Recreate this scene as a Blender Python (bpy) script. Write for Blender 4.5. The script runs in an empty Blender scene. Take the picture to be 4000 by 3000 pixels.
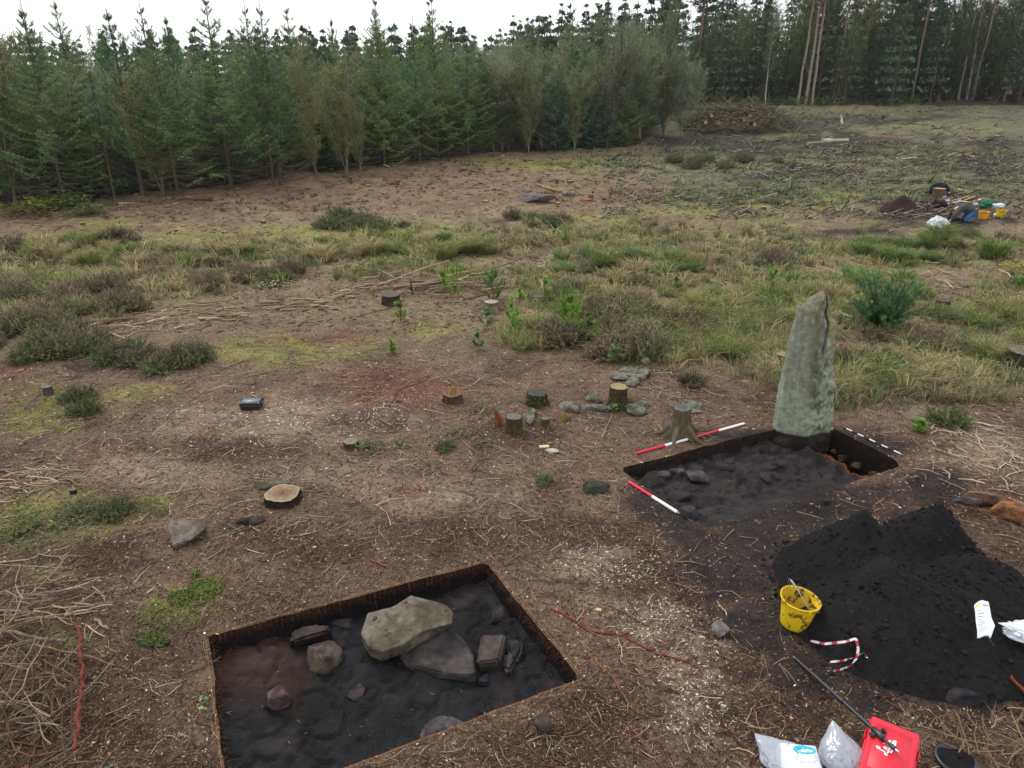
import bpy, bmesh, math, random
import numpy as np
from mathutils import Vector, Matrix

R = math.radians
scene = bpy.context.scene
col = scene.collection
# ------------------------------------------------------------------ camera, sky, sun, exposure
CH, PITCH, F, CX, CY = 4.75, R(22.5), 2825.0, 2000.0, 1500.0     # eye height, downward pitch, focal length of the 4000 px wide photo
cam_d = bpy.data.cameras.new('camera'); cam = bpy.data.objects.new('camera', cam_d); col.objects.link(cam)
cam.location = (0, 0, CH); cam.rotation_euler = (R(90) - PITCH, 0, 0)
cam_d.sensor_width = 36; cam_d.lens = F / 4000 * 36; cam_d.clip_end = 1500; cam_d.clip_start = .05
scene.camera = cam
world = bpy.data.worlds.new('World'); scene.world = world; world.use_nodes = True
wn, wl = world.node_tree.nodes, world.node_tree.links
wn.clear()
sky = wn.new('ShaderNodeTexSky'); sky.sky_type = 'NISHITA'; sky.sun_disc = False
SUN_EL, SUN_AZ = R(50), R(-35)
sky.sun_elevation = SUN_EL; sky.sun_rotation = SUN_AZ; sky.dust_density = 4
cl = wn.new('ShaderNodeMix'); cl.data_type = 'RGBA'; cl.inputs[0].default_value = .9
cl.inputs[7].default_value = (9.9, 10.1, 10.4, 1)                 # the closed layer of cloud
bg = wn.new('ShaderNodeBackground'); bg.inputs[1].default_value = .1
wo = wn.new('ShaderNodeOutputWorld')
wl.new(sky.outputs[0], cl.inputs[6]); wl.new(cl.outputs[2], bg.inputs[0]); wl.new(bg.outputs[0], wo.inputs[0])
sd = bpy.data.lights.new('sun', 'SUN'); sd.energy = 1.5; sd.angle = R(22); sd.color = (1, .97, .92)
so = bpy.data.objects.new('sun', sd); col.objects.link(so)
dv = Vector((math.sin(SUN_AZ) * math.cos(SUN_EL), math.cos(SUN_AZ) * math.cos(SUN_EL), math.sin(SUN_EL)))
so.rotation_euler = dv.to_track_quat('Z', 'Y').to_euler(); so.location = (0, 0, 30)
vs = scene.view_settings
scene.display_settings.display_device = 'sRGB'
vs.view_transform = 'Standard'; vs.look = 'None'; vs.exposure = 0.42; vs.gamma = 1; vs.use_curve_mapping = False
scene.cycles.max_bounces = 6; scene.cycles.diffuse_bounces = 3; scene.cycles.transparent_max_bounces = 8
scene.cycles.transmission_bounces = 3; scene.cycles.glossy_bounces = 2

# ------------------------------------------------------------------ numpy noise
def _h(ix, iy, iz, seed):
    n = (ix.astype(np.int64) * 374761393 + iy.astype(np.int64) * 668265263 + iz.astype(np.int64) * 2147483647 + seed * 1442695041) & 0xffffffff
    n = ((n ^ (n >> 13)) * 1274126177) & 0xffffffff
    return ((n ^ (n >> 16)) & 0xffffff) / 16777216.0
def vn2(x, y, seed=0):
    x = np.asarray(x, float); y = np.asarray(y, float)
    ix = np.floor(x); iy = np.floor(y); fx = x - ix; fy = y - iy
    fx = fx * fx * (3 - 2 * fx); fy = fy * fy * (3 - 2 * fy); z = np.zeros_like(ix)
    a = _h(ix, iy, z, seed); b = _h(ix + 1, iy, z, seed); c = _h(ix, iy + 1, z, seed); d = _h(ix + 1, iy + 1, z, seed)
    return (a * (1 - fx) + b * fx) * (1 - fy) + (c * (1 - fx) + d * fx) * fy
def fb2(x, y, o=4, seed=0):
    s = 0; a = .5; t = 0
    for k in range(o):
        s = s + a * vn2(x, y, seed + k * 17); t += a; a *= .5; x = x * 2.03 + 5.1; y = y * 2.03 + 1.7
    return s / t
def vn3(x, y, z, seed=0):
    ix = np.floor(x); iy = np.floor(y); iz = np.floor(z); fx = x - ix; fy = y - iy; fz = z - iz
    fx = fx * fx * (3 - 2 * fx); fy = fy * fy * (3 - 2 * fy); fz = fz * fz * (3 - 2 * fz); r = 0
    for dx in (0, 1):
        for dy in (0, 1):
            for dz in (0, 1):
                r = r + _h(ix + dx, iy + dy, iz + dz, seed) * (fx if dx else 1 - fx) * (fy if dy else 1 - fy) * (fz if dz else 1 - fz)
    return r
def fb3(p, o=4, seed=0):
    x, y, z = p[:, 0], p[:, 1], p[:, 2]; s = 0; a = .5; t = 0
    for k in range(o):
        s = s + a * vn3(x, y, z, seed + k * 13); t += a; a *= .5; x = x * 2.03 + 3.1; y = y * 2.03 + 1.7; z = z * 2.03 + 7.3
    return s / t
def sst(a, b, x):
    t = np.clip((x - a) / (b - a), 0, 1); return t * t * (3 - 2 * t)
def S(r, g, b, k=1.25):                                            # colour seen under the overcast sky -> base colour
    f = lambda c: (c / 255 / 12.92 if c <= 10.3 else ((c / 255 + .055) / 1.055) ** 2.4)
    return np.array([f(r), f(g), f(b)]) / k

# ------------------------------------------------------------------ terrain and the photo's own geometry
def base(x, y):
    x = np.asarray(x, float); y = np.asarray(y, float)
    return 3.6 * sst(22, 95, y) + .012 * np.clip(y - 95, 0, 400)
def zs(x, y):
    x = np.asarray(x, float); y = np.asarray(y, float)
    amp = .05 + .20 * sst(11, 24, y) + .25 * sst(70, 120, y)
    return base(x, y) + amp * (fb2(x * .55, y * .55, 3, 3) - .5) * 2 * .6
CT, ST = math.cos(PITCH), math.sin(PITCH)
def proj(x, y, z):
    d = y * CT - (z - CH) * ST; up = y * ST + (z - CH) * CT
    d = np.maximum(d, .05)
    return CX + F * x / d, CY - F * up / d
def ray(u, v):
    a = (u - CX) / F; b = (v - CY) / F
    return np.array([a, CT - b * ST, -ST - b * CT])
def G(u, v, z=None):
    d = ray(u, v)
    if z is not None:
        t = (z - CH) / d[2]; return Vector((d[0] * t, d[1] * t, z))
    t = np.geomspace(3, 400, 260); x, y = d[0] * t, d[1] * t; e = CH + d[2] * t - zs(x, y)
    i = int(np.argmax(e < 0)) if (e < 0).any() else len(t) - 1
    i = max(i, 1); k = e[i - 1] / (e[i - 1] - e[i] + 1e-9); tt = t[i - 1] + (t[i] - t[i - 1]) * min(max(k, 0), 1)
    return Vector((d[0] * tt, d[1] * tt, float(zs(d[0] * tt, d[1] * tt))))
def height_to(p, v):                                              # height above p so that the top of a vertical thing at p is seen at row v
    ang = PITCH + math.atan((v - CY) / F); return CH - p.y * math.tan(ang) - p.z
def line_x(p, q, r, s):
    a = np.array([[q.x - p.x, -(s.x - r.x)], [q.y - p.y, -(s.y - r.y)]]); t = np.linalg.solve(a, [r.x - p.x, r.y - p.y])
    return Vector((p.x + (q.x - p.x) * t[0], p.y + (q.y - p.y) * t[0], 0))
def inpoly(x, y, P):
    r = np.zeros(np.shape(x), bool); n = len(P)
    for i in range(n):
        x0, y0 = P[i]; x1, y1 = P[(i + 1) % n]
        c = ((y0 > y) != (y1 > y)) & (x < (x1 - x0) * (y - y0) / (y1 - y0 + 1e-12) + x0); r ^= c
    return r
def near_edge(x, y, P):
    bd = np.full(np.shape(x), 1e9); bx = np.array(x, float); by = np.array(y, float); n = len(P)
    for i in range(n):
        x0, y0 = P[i]; x1, y1 = P[(i + 1) % n]; dx, dy = x1 - x0, y1 - y0
        t = np.clip(((x - x0) * dx + (y - y0) * dy) / (dx * dx + dy * dy), 0, 1); qx, qy = x0 + t * dx, y0 + t * dy
        d = np.hypot(x - qx, y - qy); m = d < bd; bd = np.where(m, d, bd); bx = np.where(m, qx, bx); by = np.where(m, qy, by)
    return bd, bx, by
# trench outlines
g0 = lambda u, v: G(u, v, 0)
A1, B1, C1 = g0(813, 2485), g0(1898, 2200), g0(2268, 2647)
D1 = line_x(A1, g0(880, 3000), C1, g0(1350, 3000))
A2, B2, C2 = g0(2415, 1827), g0(3190, 1640), g0(3530, 1820)
D2 = line_x(A2, g0(2757, 2062), C2, g0(3300, 1893))
def ragged(C, step=.05, amp=.012, seed=1):
    out = []
    n = len(C)
    for i in range(n):
        p, q = C[i], C[(i + 1) % n]; L = math.hypot(q.x - p.x, q.y - p.y); m = max(2, int(L / step)); nx, ny = -(q.y - p.y) / L, (q.x - p.x) / L
        for k in range(m):
            t = k / m; a = amp * 2 * (float(fb2(np.array(t * L * 5), np.array(i * 7.3), 3, seed)) - .5) * min(1, 4 * min(t, 1 - t) + .1)
            out.append((p.x + (q.x - p.x) * t + nx * a, p.y + (q.y - p.y) * t + ny * a))
    return np.array(out)
T1 = ragged([A1, B1, C1, D1], amp=.02); T2 = ragged([A2, B2, C2, D2], amp=.03, seed=5)
def fine(x, y):
    return .022 * (fb2(x * 3.1, y * 3.1, 3, 11) - .5) + .012 * (fb2(x * 11, y * 11, 2, 12) - .5)
def gz(x, y):
    x = np.asarray(x, float); y = np.asarray(y, float)
    d = np.full(x.shape, 9.0)
    for P in (T1, T2):
        b = (x > P[:, 0].min() - .15) & (x < P[:, 0].max() + .15) & (y > P[:, 1].min() - .15) & (y < P[:, 1].max() + .15)
        if b.any(): d[b] = np.minimum(d[b], near_edge(x[b], y[b], P)[0])
    # clearing is humpy: tussocks farther out
    hump = .16 * sst(13, 20, y) * (1 - sst(60, 90, y)) * np.clip(fb2(x * 1.3, y * 1.3, 3, 21) - .42, 0, 1)
    rel = .13 * sst(9, 18, y) * (fb2(x * 2.0 + 3, y * 2.0, 4, 23) - .5) + .35 * sst(40, 60, y) * (1 - sst(78, 90, y)) * (fb2(x * .7, y * .5, 3, 24) - .5)
    return zs(x, y) + (fine(x, y) + hump + rel) * sst(0, .12, d)
def gz1(x, y): return float(gz(np.array([x]), np.array([y]))[0])
heaps = []
def heap_cone(u, v, H, sl): p = G(u, v); heaps.append((p.x, p.y, H, sl))
heap_cone(3320, 2266, .84, 1.12); heap_cone(3435, 2400, .60, .66); heap_cone(3615, 2195, .74, 1.08); heap_cone(3780, 2360, .56, .62); heap_cone(3540, 2440, .52, .60); heap_cone(3700, 2460, .46, .56)
def heap_h(x, y):
    k = 22.; s = 0
    for hx, hy, H, sl in heaps: s = s + np.exp(k * (H - sl * np.hypot(x - hx, y - hy) * (1 + .0 * x)))
    h = np.log(s + 1e-9) / k
    return h + .09 * (fb2(x * 2.2, y * 2.2, 4, 31) - .5) * sst(-.1, .3, h) * 2

# ------------------------------------------------------------------ materials
def new_mat(name):
    m = bpy.data.materials.new(name); m.use_nodes = True; n = m.node_tree.nodes; n.clear(); return m, n, m.node_tree.links
def mat(name, c=(.5, .5, .5), rough=.8, attr=False, var=.25, scale=8., bump=0., bscale=30., leaf=0., orand=0., spec=.3, metal=0., dirt=None, alpha=1., trans=0., coat=0.):
    """colour (or the mesh's own Col attribute) x noise, optional bump, leaf translucency, per-object tint, dirt (colour, amount, scale)"""
    m, n, l = new_mat(name)
    out = n.new('ShaderNodeOutputMaterial'); p = n.new('ShaderNodeBsdfPrincipled'); tc = n.new('ShaderNodeTexCoord')
    p.inputs['Roughness'].default_value = rough; p.inputs['Specular IOR Level'].default_value = spec; p.inputs['Metallic'].default_value = metal
    p.inputs['Coat Weight'].default_value = coat
    if attr: a = n.new('ShaderNodeAttribute'); a.attribute_name = 'Col'; src = a.outputs[0]
    else: a = n.new('ShaderNodeRGB'); a.outputs[0].default_value = (*c, 1); src = a.outputs[0]
    if var:
        t = n.new('ShaderNodeTexNoise'); t.inputs['Scale'].default_value = scale; t.inputs['Detail'].default_value = 5; l.new(tc.outputs['Object'], t.inputs['Vector'])
        mr = n.new('ShaderNodeMapRange'); mr.inputs[1].default_value = .25; mr.inputs[2].default_value = .75; mr.inputs[3].default_value = 1 - var; mr.inputs[4].default_value = 1 + var
        l.new(t.outputs[0], mr.inputs[0]); mx = n.new('ShaderNodeVectorMath'); mx.operation = 'SCALE'; l.new(src, mx.inputs[0]); l.new(mr.outputs[0], mx.inputs[3]); src = mx.outputs[0]
    if orand:
        oi = n.new('ShaderNodeObjectInfo'); mr = n.new('ShaderNodeMapRange'); mr.inputs[3].default_value = 1 - orand; mr.inputs[4].default_value = 1 + orand; l.new(oi.outputs['Random'], mr.inputs[0])
        mx = n.new('ShaderNodeVectorMath'); mx.operation = 'SCALE'; l.new(src, mx.inputs[0]); l.new(mr.outputs[0], mx.inputs[3]); src = mx.outputs[0]
    if dirt:
        t = n.new('ShaderNodeTexNoise'); t.inputs['Scale'].default_value = dirt[2]; t.inputs['Detail'].default_value = 8; t.inputs['Roughness'].default_value = .65; l.new(tc.outputs['Object'], t.inputs['Vector'])
        mr = n.new('ShaderNodeMapRange'); mr.inputs[1].default_value = 1 - dirt[1]; mr.inputs[2].default_value = 1.06 - dirt[1]; l.new(t.outputs[0], mr.inputs[0])
        mm = n.new('ShaderNodeMix'); mm.data_type = 'RGBA'; mm.inputs[7].default_value = (*dirt[0], 1); l.new(mr.outputs[0], mm.inputs[0]); l.new(src, mm.inputs[6]); src = mm.outputs[2]
    l.new(src, p.inputs['Base Color'])
    if bump:
        t = n.new('ShaderNodeTexNoise'); t.inputs['Scale'].default_value = bscale; t.inputs['Detail'].default_value = 6; t.inputs['Roughness'].default_value = .65; l.new(tc.outputs['Object'], t.inputs['Vector'])
        b = n.new('ShaderNodeBump'); b.inputs['Strength'].default_value = 1; b.inputs['Distance'].default_value = bump; l.new(t.outputs[0], b.inputs['Height']); l.new(b.outputs[0], p.inputs['Normal'])
    sh = p.outputs[0]
    if leaf:
        tr = n.new('ShaderNodeBsdfTranslucent'); l.new(src, tr.inputs[0]); ms = n.new('ShaderNodeMixShader'); ms.inputs[0].default_value = leaf
        l.new(sh, ms.inputs[1]); l.new(tr.outputs[0], ms.inputs[2]); sh = ms.outputs[0]
    if trans:
        tr = n.new('ShaderNodeBsdfTransparent'); ms = n.new('ShaderNodeMixShader'); ms.inputs[0].default_value = trans
        l.new(sh, ms.inputs[1]); l.new(tr.outputs[0], ms.inputs[2]); sh = ms.outputs[0]
    l.new(sh, out.inputs[0]); return m

def ground_mat():
    m, n, l = new_mat('ground_litter')
    out = n.new('ShaderNodeOutputMaterial'); p = n.new('ShaderNodeBsdfPrincipled'); p.inputs['Roughness'].default_value = .92; p.inputs['Specular IOR Level'].default_value = .12
    tc = n.new('ShaderNodeTexCoord'); a = n.new('ShaderNodeAttribute'); a.attribute_name = 'Col'; ch = n.new('ShaderNodeAttribute'); ch.attribute_name = 'chip'
    def noise(sc, det=6, ro=.6, dist=0, vec=None):
        t = n.new('ShaderNodeTexNoise'); t.inputs['Scale'].default_value = sc; t.inputs['Detail'].default_value = det; t.inputs['Roughness'].default_value = ro; t.inputs['Distortion'].default_value = dist
        l.new(vec or tc.outputs['Object'], t.inputs['Vector']); return t.outputs[0]
    def rng(x, a0, a1, b0, b1):
        r = n.new('ShaderNodeMapRange'); 
        for i, v_ in enumerate((a0, a1, b0, b1)): r.inputs[i + 1].default_value = v_
        l.new(x, r.inputs[0]); return r.outputs[0]
    def mulc(c, f):
        v = n.new('ShaderNodeVectorMath'); v.operation = 'SCALE'; l.new(c, v.inputs[0]); l.new(f, v.inputs[3]); return v.outputs[0]
    def mix(f, c, cc):
        x = n.new('ShaderNodeMix'); x.data_type = 'RGBA'; l.new(f, x.inputs[0]); l.new(c, x.inputs[6]); x.inputs[7].default_value = (*cc, 1); return x.outputs[2]
    def mul(x, y):
        v = n.new('ShaderNodeMath'); v.operation = 'MULTIPLY'; l.new(x, v.inputs[0]); l.new(y, v.inputs[1]) if not isinstance(y, float) else setattr(v.inputs[1], 'default_value', y); return v.outputs[0]
    c = mulc(a.outputs[0], rng(noise(1.1, 8, .7), .3, .7, .62, 1.42)); c = mulc(c, rng(noise(5.5, 9, .8, .6), .33, .67, .55, 1.5))
    c = mulc(c, rng(noise(16, 9, .85), .32, .68, .40, 1.7))
    # fibres: stretched noises in two directions
    fs = []
    for k, (ang, sc) in enumerate(((20, (14, 120, 60)), (100, (120, 16, 60)), (55, (90, 20, 60)))):
        mp = n.new('ShaderNodeMapping'); mp.inputs['Scale'].default_value = sc; mp.inputs['Rotation'].default_value = (0, 0, R(ang)); l.new(tc.outputs['Object'], mp.inputs[0])
        w = noise(1, 3, .6, 1.2, mp.outputs[0]); c = mix(mul(mul(rng(w, .60, .68, 0, 1), ch.outputs[0]), .85), c, ((.27, .19, .13), (.21, .145, .10), (.33, .27, .2))[k]); fs.append(w)
    vo = n.new('ShaderNodeTexVoronoi'); vo.inputs['Scale'].default_value = 62; l.new(tc.outputs['Object'], vo.inputs['Vector'])
    c = mix(mul(rng(vo.outputs['Distance'], .16, .10, 0, .8), rng(noise(3.1, 5, .6), .48, .62, .1, 1)), c, (.06, .042, .032))
    l.new(c, p.inputs['Base Color'])
    bsum = n.new('ShaderNodeMath'); bsum.operation = 'ADD'; l.new(noise(35, 7, .7), bsum.inputs[0]); l.new(mul(fs[0], .6), bsum.inputs[1])
    b = n.new('ShaderNodeBump'); b.inputs['Distance'].default_value = .025; b.inputs['Strength'].default_value = .9; l.new(bsum.outputs[0], b.inputs['Height']); l.new(b.outputs[0], p.inputs['Normal'])
    l.new(p.outputs[0], out.inputs[0]); return m

M = {
 'ground': ground_mat(),
 'peat': mat('dark_peat', attr=True, var=.35, scale=22, rough=.95, bump=.025, bscale=45, spec=.08),
 'wet_peat': mat('damp_peat', attr=True, var=.3, scale=9, rough=.7, bump=.018, bscale=38, spec=.14),
 'rock': mat('stone', attr=True, var=.42, scale=13, rough=.92, bump=.035, bscale=26, spec=.12, dirt=((.045, .036, .03), .42, 9)),
 'monolith': mat('lichen_stone', attr=True, var=.3, scale=15, rough=.9, bump=.02, bscale=30, spec=.12),
 'bark': mat('bark', attr=True, var=.35, scale=14, rough=.95, bump=.01, bscale=50, spec=.1),
 'wood': mat('bare_wood', attr=True, var=.25, scale=20, rough=.9, spec=.1),
 'needle': mat('needles', attr=True, var=.25, scale=1.4, rough=.6, leaf=.22, orand=.2, spec=.25),
 'leaf': mat('leaves', attr=True, var=.25, scale=1.4, rough=.6, leaf=.35, orand=.15, spec=.25),
 'grass': mat('grass_blades', attr=True, var=.2, scale=.8, rough=.75, leaf=.3, spec=.15),
 'litter': mat('litter_pieces', attr=True, var=.0, rough=.9, spec=.1),
 'red': mat('red_plastic', (.58, .012, .03), .42, var=.06, spec=.45, dirt=((.05, .03, .02), .37, 26)),
 'black_plastic': mat('black_plastic', (.012, .013, .016), .35, var=.1, spec=.6),
 'grey_lid': mat('blue_grey_plastic', (.09, .11, .14), .4, var=.1, spec=.6),  # lighter blue-grey tone for the hard case's lid panel and ribs
 'yellow': mat('yellow_plastic', (.72, .50, .012), .5, var=.1, dirt=((.16, .09, .02), .455, 9), spec=.3),
 'yellow_in': mat('yellow_plastic_muddy', (.55, .36, .02), .6, var=.2, dirt=((.06, .035, .018), .485, 13)),
 'orange_yellow': mat('orange_yellow_plastic', (.78, .36, .02), .5, var=.15, dirt=((.2, .09, .02), .42, 8)),
 'white_paint': mat('white_paint', (.8, .8, .78), .45, var=.05, dirt=((.25, .22, .18), .3, 30)),
 'red_paint': mat('red_paint', (.62, .02, .05), .45, var=.05),
 'black_paint': mat('black_paint', (.02, .02, .02), .45, var=.05),
 'steel': mat('steel', (.45, .46, .48), .35, metal=.9, var=.1),
 'string': mat('orange_string', (.42, .17, .05), .8, var=.15),
 'white_bag': mat('white_polythene', (.82, .86, .9), .35, var=.04, leaf=.3, spec=.5),
 'clear_bag': mat('clear_polythene', (.62, .66, .74), .16, var=.06, leaf=.3, spec=1.0, trans=.38, coat=.4),
 'cyan': mat('cyan_print', (.02, .42, .6), .5, var=.05),
 'white_print': mat('white_print', (.85, .85, .85), .5, var=0),
 'grey_print': mat('grey_print', (.25, .26, .27), .6, var=0),
 'lime_print': mat('lime_print', (.5, .62, .1), .6, var=0),
 'red_print': mat('red_print', (.5, .05, .05), .6, var=0),
 'cloth_dark': mat('dark_jacket', (.05, .057, .065), .9, var=.35, scale=9),
 'cloth_navy': mat('navy_jacket', (.008, .013, .03), .8, var=.3, scale=9),
 'denim': mat('blue_denim', (.04, .12, .27), .9, var=.25, scale=12),
 'olive': mat('olive_wool', (.07, .065, .035), .95, var=.2),
 'orange_cloth': mat('orange_cloth', (.62, .17, .04), .9, var=.1),
 'green_cloth': mat('green_cloth', (.015, .14, .07), .85, var=.2, scale=9),
 'skin': mat('skin', (.55, .3, .22), .6, var=.05),
 'boot': mat('brown_boot', (.10, .05, .03), .8, var=.2),
 'tape': mat('barrier_tape', attr=True, var=.0, rough=.4, leaf=.2),
}

# ------------------------------------------------------------------ mesh builder
class MB:
    def __init__(s): s.v = []; s.t = []; s.q = []; s.c = []; s.n = 0; s.tm = []; s.qm = []
    def add(s, v, f, c=(.5, .5, .5), m=0):
        v = np.asarray(v, float).reshape(-1, 3); f = np.asarray(f, np.int64)
        if f.ndim == 1: f = f.reshape(1, -1)
        c = np.asarray(c, float); c = np.broadcast_to(c, (len(v), 3)) if c.ndim == 1 else c
        s.v.append(v); s.c.append(c)
        (s.t if f.shape[1] == 3 else s.q).append(f + s.n); (s.tm if f.shape[1] == 3 else s.qm).append(np.full(len(f), m)); s.n += len(v); return s
    def mesh(s, name, mats, smooth=True, origin=(0, 0, 0), attrs=None):
        me = bpy.data.meshes.new(name)
        v = np.concatenate(s.v) - np.array(origin); c = np.concatenate(s.c)
        t = np.concatenate(s.t) if s.t else np.zeros((0, 3), np.int64); q = np.concatenate(s.q) if s.q else np.zeros((0, 4), np.int64)
        me.vertices.add(len(v)); me.vertices.foreach_set('co', v.ravel().astype(np.float32))
        nl = len(t) * 3 + len(q) * 4; me.loops.add(nl); me.loops.foreach_set('vertex_index', np.concatenate([t.ravel(), q.ravel()]).astype(np.int32))
        me.polygons.add(len(t) + len(q)); ls = np.concatenate([np.arange(len(t)) * 3, len(t) * 3 + np.arange(len(q)) * 4]).astype(np.int32)
        me.polygons.foreach_set('loop_start', ls)
        mi = np.concatenate([np.concatenate(s.tm) if s.tm else np.zeros(0), np.concatenate(s.qm) if s.qm else np.zeros(0)]).astype(np.int32)
        me.polygons.foreach_set('material_index', mi)
        me.polygons.foreach_set('use_smooth', np.full(len(t) + len(q), smooth))
        a = me.attributes.new('Col', 'FLOAT_COLOR', 'POINT'); a.data.foreach_set('color', np.concatenate([c, np.ones((len(c), 1))], 1).ravel().astype(np.float32))
        for k, arr in (attrs or {}).items():
            b = me.attributes.new(k, 'FLOAT', 'POINT'); b.data.foreach_set('value', np.asarray(arr, np.float32))
        for mm in (mats if isinstance(mats, (list, tuple)) else [mats]): me.materials.append(M[mm] if isinstance(mm, str) else mm)
        me.update(calc_edges=True); me.validate(); return me
    def build(s, name, mats, parent=None, smooth=True, origin=None, attrs=None):
        og = tuple(parent.location) if (parent is not None and origin is None) else (origin or (0, 0, 0))
        if parent is not None and parent.parent is not None: og = tuple(parent.parent.location)
        return link(name, s.mesh(name, mats, smooth, og, attrs), parent, None if parent else origin)
def link(name, me, parent=None, loc=None):
    o = bpy.data.objects.new(name, me); col.objects.link(o)
    if parent: o.parent = parent
    if loc: o.location = loc
    return o
def tag(o, label=None, cat=None, group=None, kind=None):
    for k, v_ in (('label', label), ('category', cat), ('group', group), ('kind', kind)):
        if v_: o[k] = v_
    return o
def thing(name, label, cat, loc, group=None, rz=0):
    o = bpy.data.objects.new(name, None); col.objects.link(o); o.location = loc; o.rotation_euler = (0, 0, rz); o.empty_display_size = .1
    return tag(o, label, cat, group)
def tube(mb, pts, rad, n=6, c=(.5, .5, .5), cap=True, m=0, knob=0, rng=None):
    P = np.array([tuple(p) for p in pts], float); k = len(P); rad = np.broadcast_to(np.asarray(rad, float), (k,))
    T = np.gradient(P, axis=0); T /= np.linalg.norm(T, axis=1)[:, None] + 1e-9
    ref = np.array([0, 0, 1.]) if abs(T[:, 2]).mean() < .8 else np.array([1., 0, 0])
    U = np.cross(T, ref); U /= np.linalg.norm(U, axis=1)[:, None] + 1e-9; W = np.cross(T, U)
    a = np.arange(n) * 2 * math.pi / n; rr = rad[:, None] * np.ones((k, n))
    if knob and rng is not None: rr = rr * (1 + knob * (rng.random((k, n)) - .5) * 2)
    V = P[:, None] + rr[..., None] * (np.cos(a)[None, :, None] * U[:, None] + np.sin(a)[None, :, None] * W[:, None])
    i = np.arange(k - 1)[:, None] * n; j = np.arange(n)[None]; j2 = (j + 1) % n
    f = np.stack([i + j, i + j2, i + n + j2, i + n + j], -1).reshape(-1, 4)
    c = np.asarray(c, float); cc = np.repeat(c, n, 0) if c.ndim == 2 else c
    mb.add(V.reshape(-1, 3), f, cc, m)
    if cap:
        for e, idx in ((0, 0), (k - 1, 1)):
            ctr = P[e]; ring = V[e]; vv = np.vstack([ring, ctr]); ff = [(x, (x + 1) % n, n) if idx else ((x + 1) % n, x, n) for x in range(n)]
            mb.add(vv, ff, c[e] if c.ndim == 2 else c, m)
def segs(mb, P0, P1, R0, R1, c, n=3, m=0):                         # many prisms at once
    P0 = np.asarray(P0, float); P1 = np.asarray(P1, float); K = len(P0); T = P1 - P0; L = np.linalg.norm(T, axis=1)[:, None] + 1e-9; T = T / L
    ref = np.where(abs(T[:, 2:3]) < .8, np.array([[0, 0, 1.]]), np.array([[1., 0, 0]])); U = np.cross(T, ref); U /= np.linalg.norm(U, axis=1)[:, None] + 1e-9; W = np.cross(T, U)
    a = np.arange(n) * 2 * math.pi / n; ring = np.cos(a)[None, :, None] * U[:, None] + np.sin(a)[None, :, None] * W[:, None]
    R0 = np.broadcast_to(R0, (K,))[:, None, None]; R1 = np.broadcast_to(R1, (K,))[:, None, None]
    V = np.concatenate([P0[:, None] + ring * R0, P1[:, None] + ring * R1], 1)
    j = np.arange(n); f = np.stack([j, (j + 1) % n, n + (j + 1) % n, n + j], -1)[None] + (np.arange(K) * 2 * n)[:, None, None]
    c = np.asarray(c, float); cc = np.repeat(c, 2 * n, 0) if c.ndim == 2 else c
    mb.add(V.reshape(-1, 3), f.reshape(-1, 4), cc, m)
def brush(mb, P0, P1, n, length, width, c, rng, lean=.55, m=0, cvar=.2):   # needles round many shoots at once
    P0 = np.asarray(P0, float); P1 = np.asarray(P1, float); K = len(P0); T = P1 - P0; L = np.linalg.norm(T, axis=1)[:, None] + 1e-9; T = T / L
    t = (np.arange(n)[None] + rng.random((K, n))) / n
    B = P0[:, None] + (P1 - P0)[:, None] * t[..., None]
    r = rng.normal(size=(K, n, 3)); r -= (r * T[:, None]).sum(-1, keepdims=True) * T[:, None]; r /= np.linalg.norm(r, axis=-1, keepdims=True) + 1e-9
    D = r + T[:, None] * lean; D /= np.linalg.norm(D, axis=-1, keepdims=True)
    S_ = np.cross(D, T[:, None]); S_ /= np.linalg.norm(S_, axis=-1, keepdims=True) + 1e-9
    ln = length * (.7 + .6 * rng.random((K, n, 1))); V = np.stack([B - S_ * width / 2, B + S_ * width / 2, B + D * ln], 2).reshape(-1, 3)
    c = np.asarray(c, float); cc = np.repeat(c, n, 0) if c.ndim == 2 else np.broadcast_to(c, (K * n, 3))
    cc = cc * (1 + cvar * (rng.random((K * n, 1)) - .5) * 2)
    mb.add(V, np.arange(K * n * 3).reshape(-1, 3), np.repeat(cc, 3, 0), m)
def leaves(mb, P, size, c, rng, m=0, flat=.0, cvar=.25, asp=.55):
    P = np.asarray(P, float); K = len(P); D = rng.normal(size=(K, 3)); D[:, 2] *= (1 - flat); D /= np.linalg.norm(D, axis=1)[:, None]
    N = rng.normal(size=(K, 3)); N[:, :2] *= (1 - flat); N[:, 2] = abs(N[:, 2]) + flat; W = np.cross(D, N); W /= np.linalg.norm(W, axis=1)[:, None] + 1e-9
    s = size * (.6 + .8 * rng.random((K, 1)))
    V = np.stack([P - D * s * .5, P + W * s * asp * .5, P + D * s * .5, P - W * s * asp * .5], 1).reshape(-1, 3)
    c = np.asarray(c, float); cc = c if c.ndim == 2 else np.broadcast_to(c, (K, 3)); cc = cc * (1 + cvar * (rng.random((K, 1)) - .5) * 2)
    mb.add(V, np.arange(K * 4).reshape(-1, 4), np.repeat(cc, 4, 0), m)
def lathe(mb, prof, n=24, c=(.5, .5, .5), m=0, f=lambda a, i: 1.0, mtx=None):
    a = np.arange(n) * 2 * math.pi / n; V = []
    for i, (r, z) in enumerate(prof):
        rr = np.array([r * f(x, i) for x in a]); V.append(np.stack([rr * np.cos(a), rr * np.sin(a), np.full(n, z)], 1))
    V = np.concatenate(V); k = len(prof); i = np.arange(k - 1)[:, None] * n; j = np.arange(n)[None]; j2 = (j + 1) % n
    F_ = np.stack([i + j, i + j2, i + n + j2, i + n + j], -1).reshape(-1, 4)
    if mtx is not None: V = xf(V, mtx)
    mb.add(V, F_, c, m); return V
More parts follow.
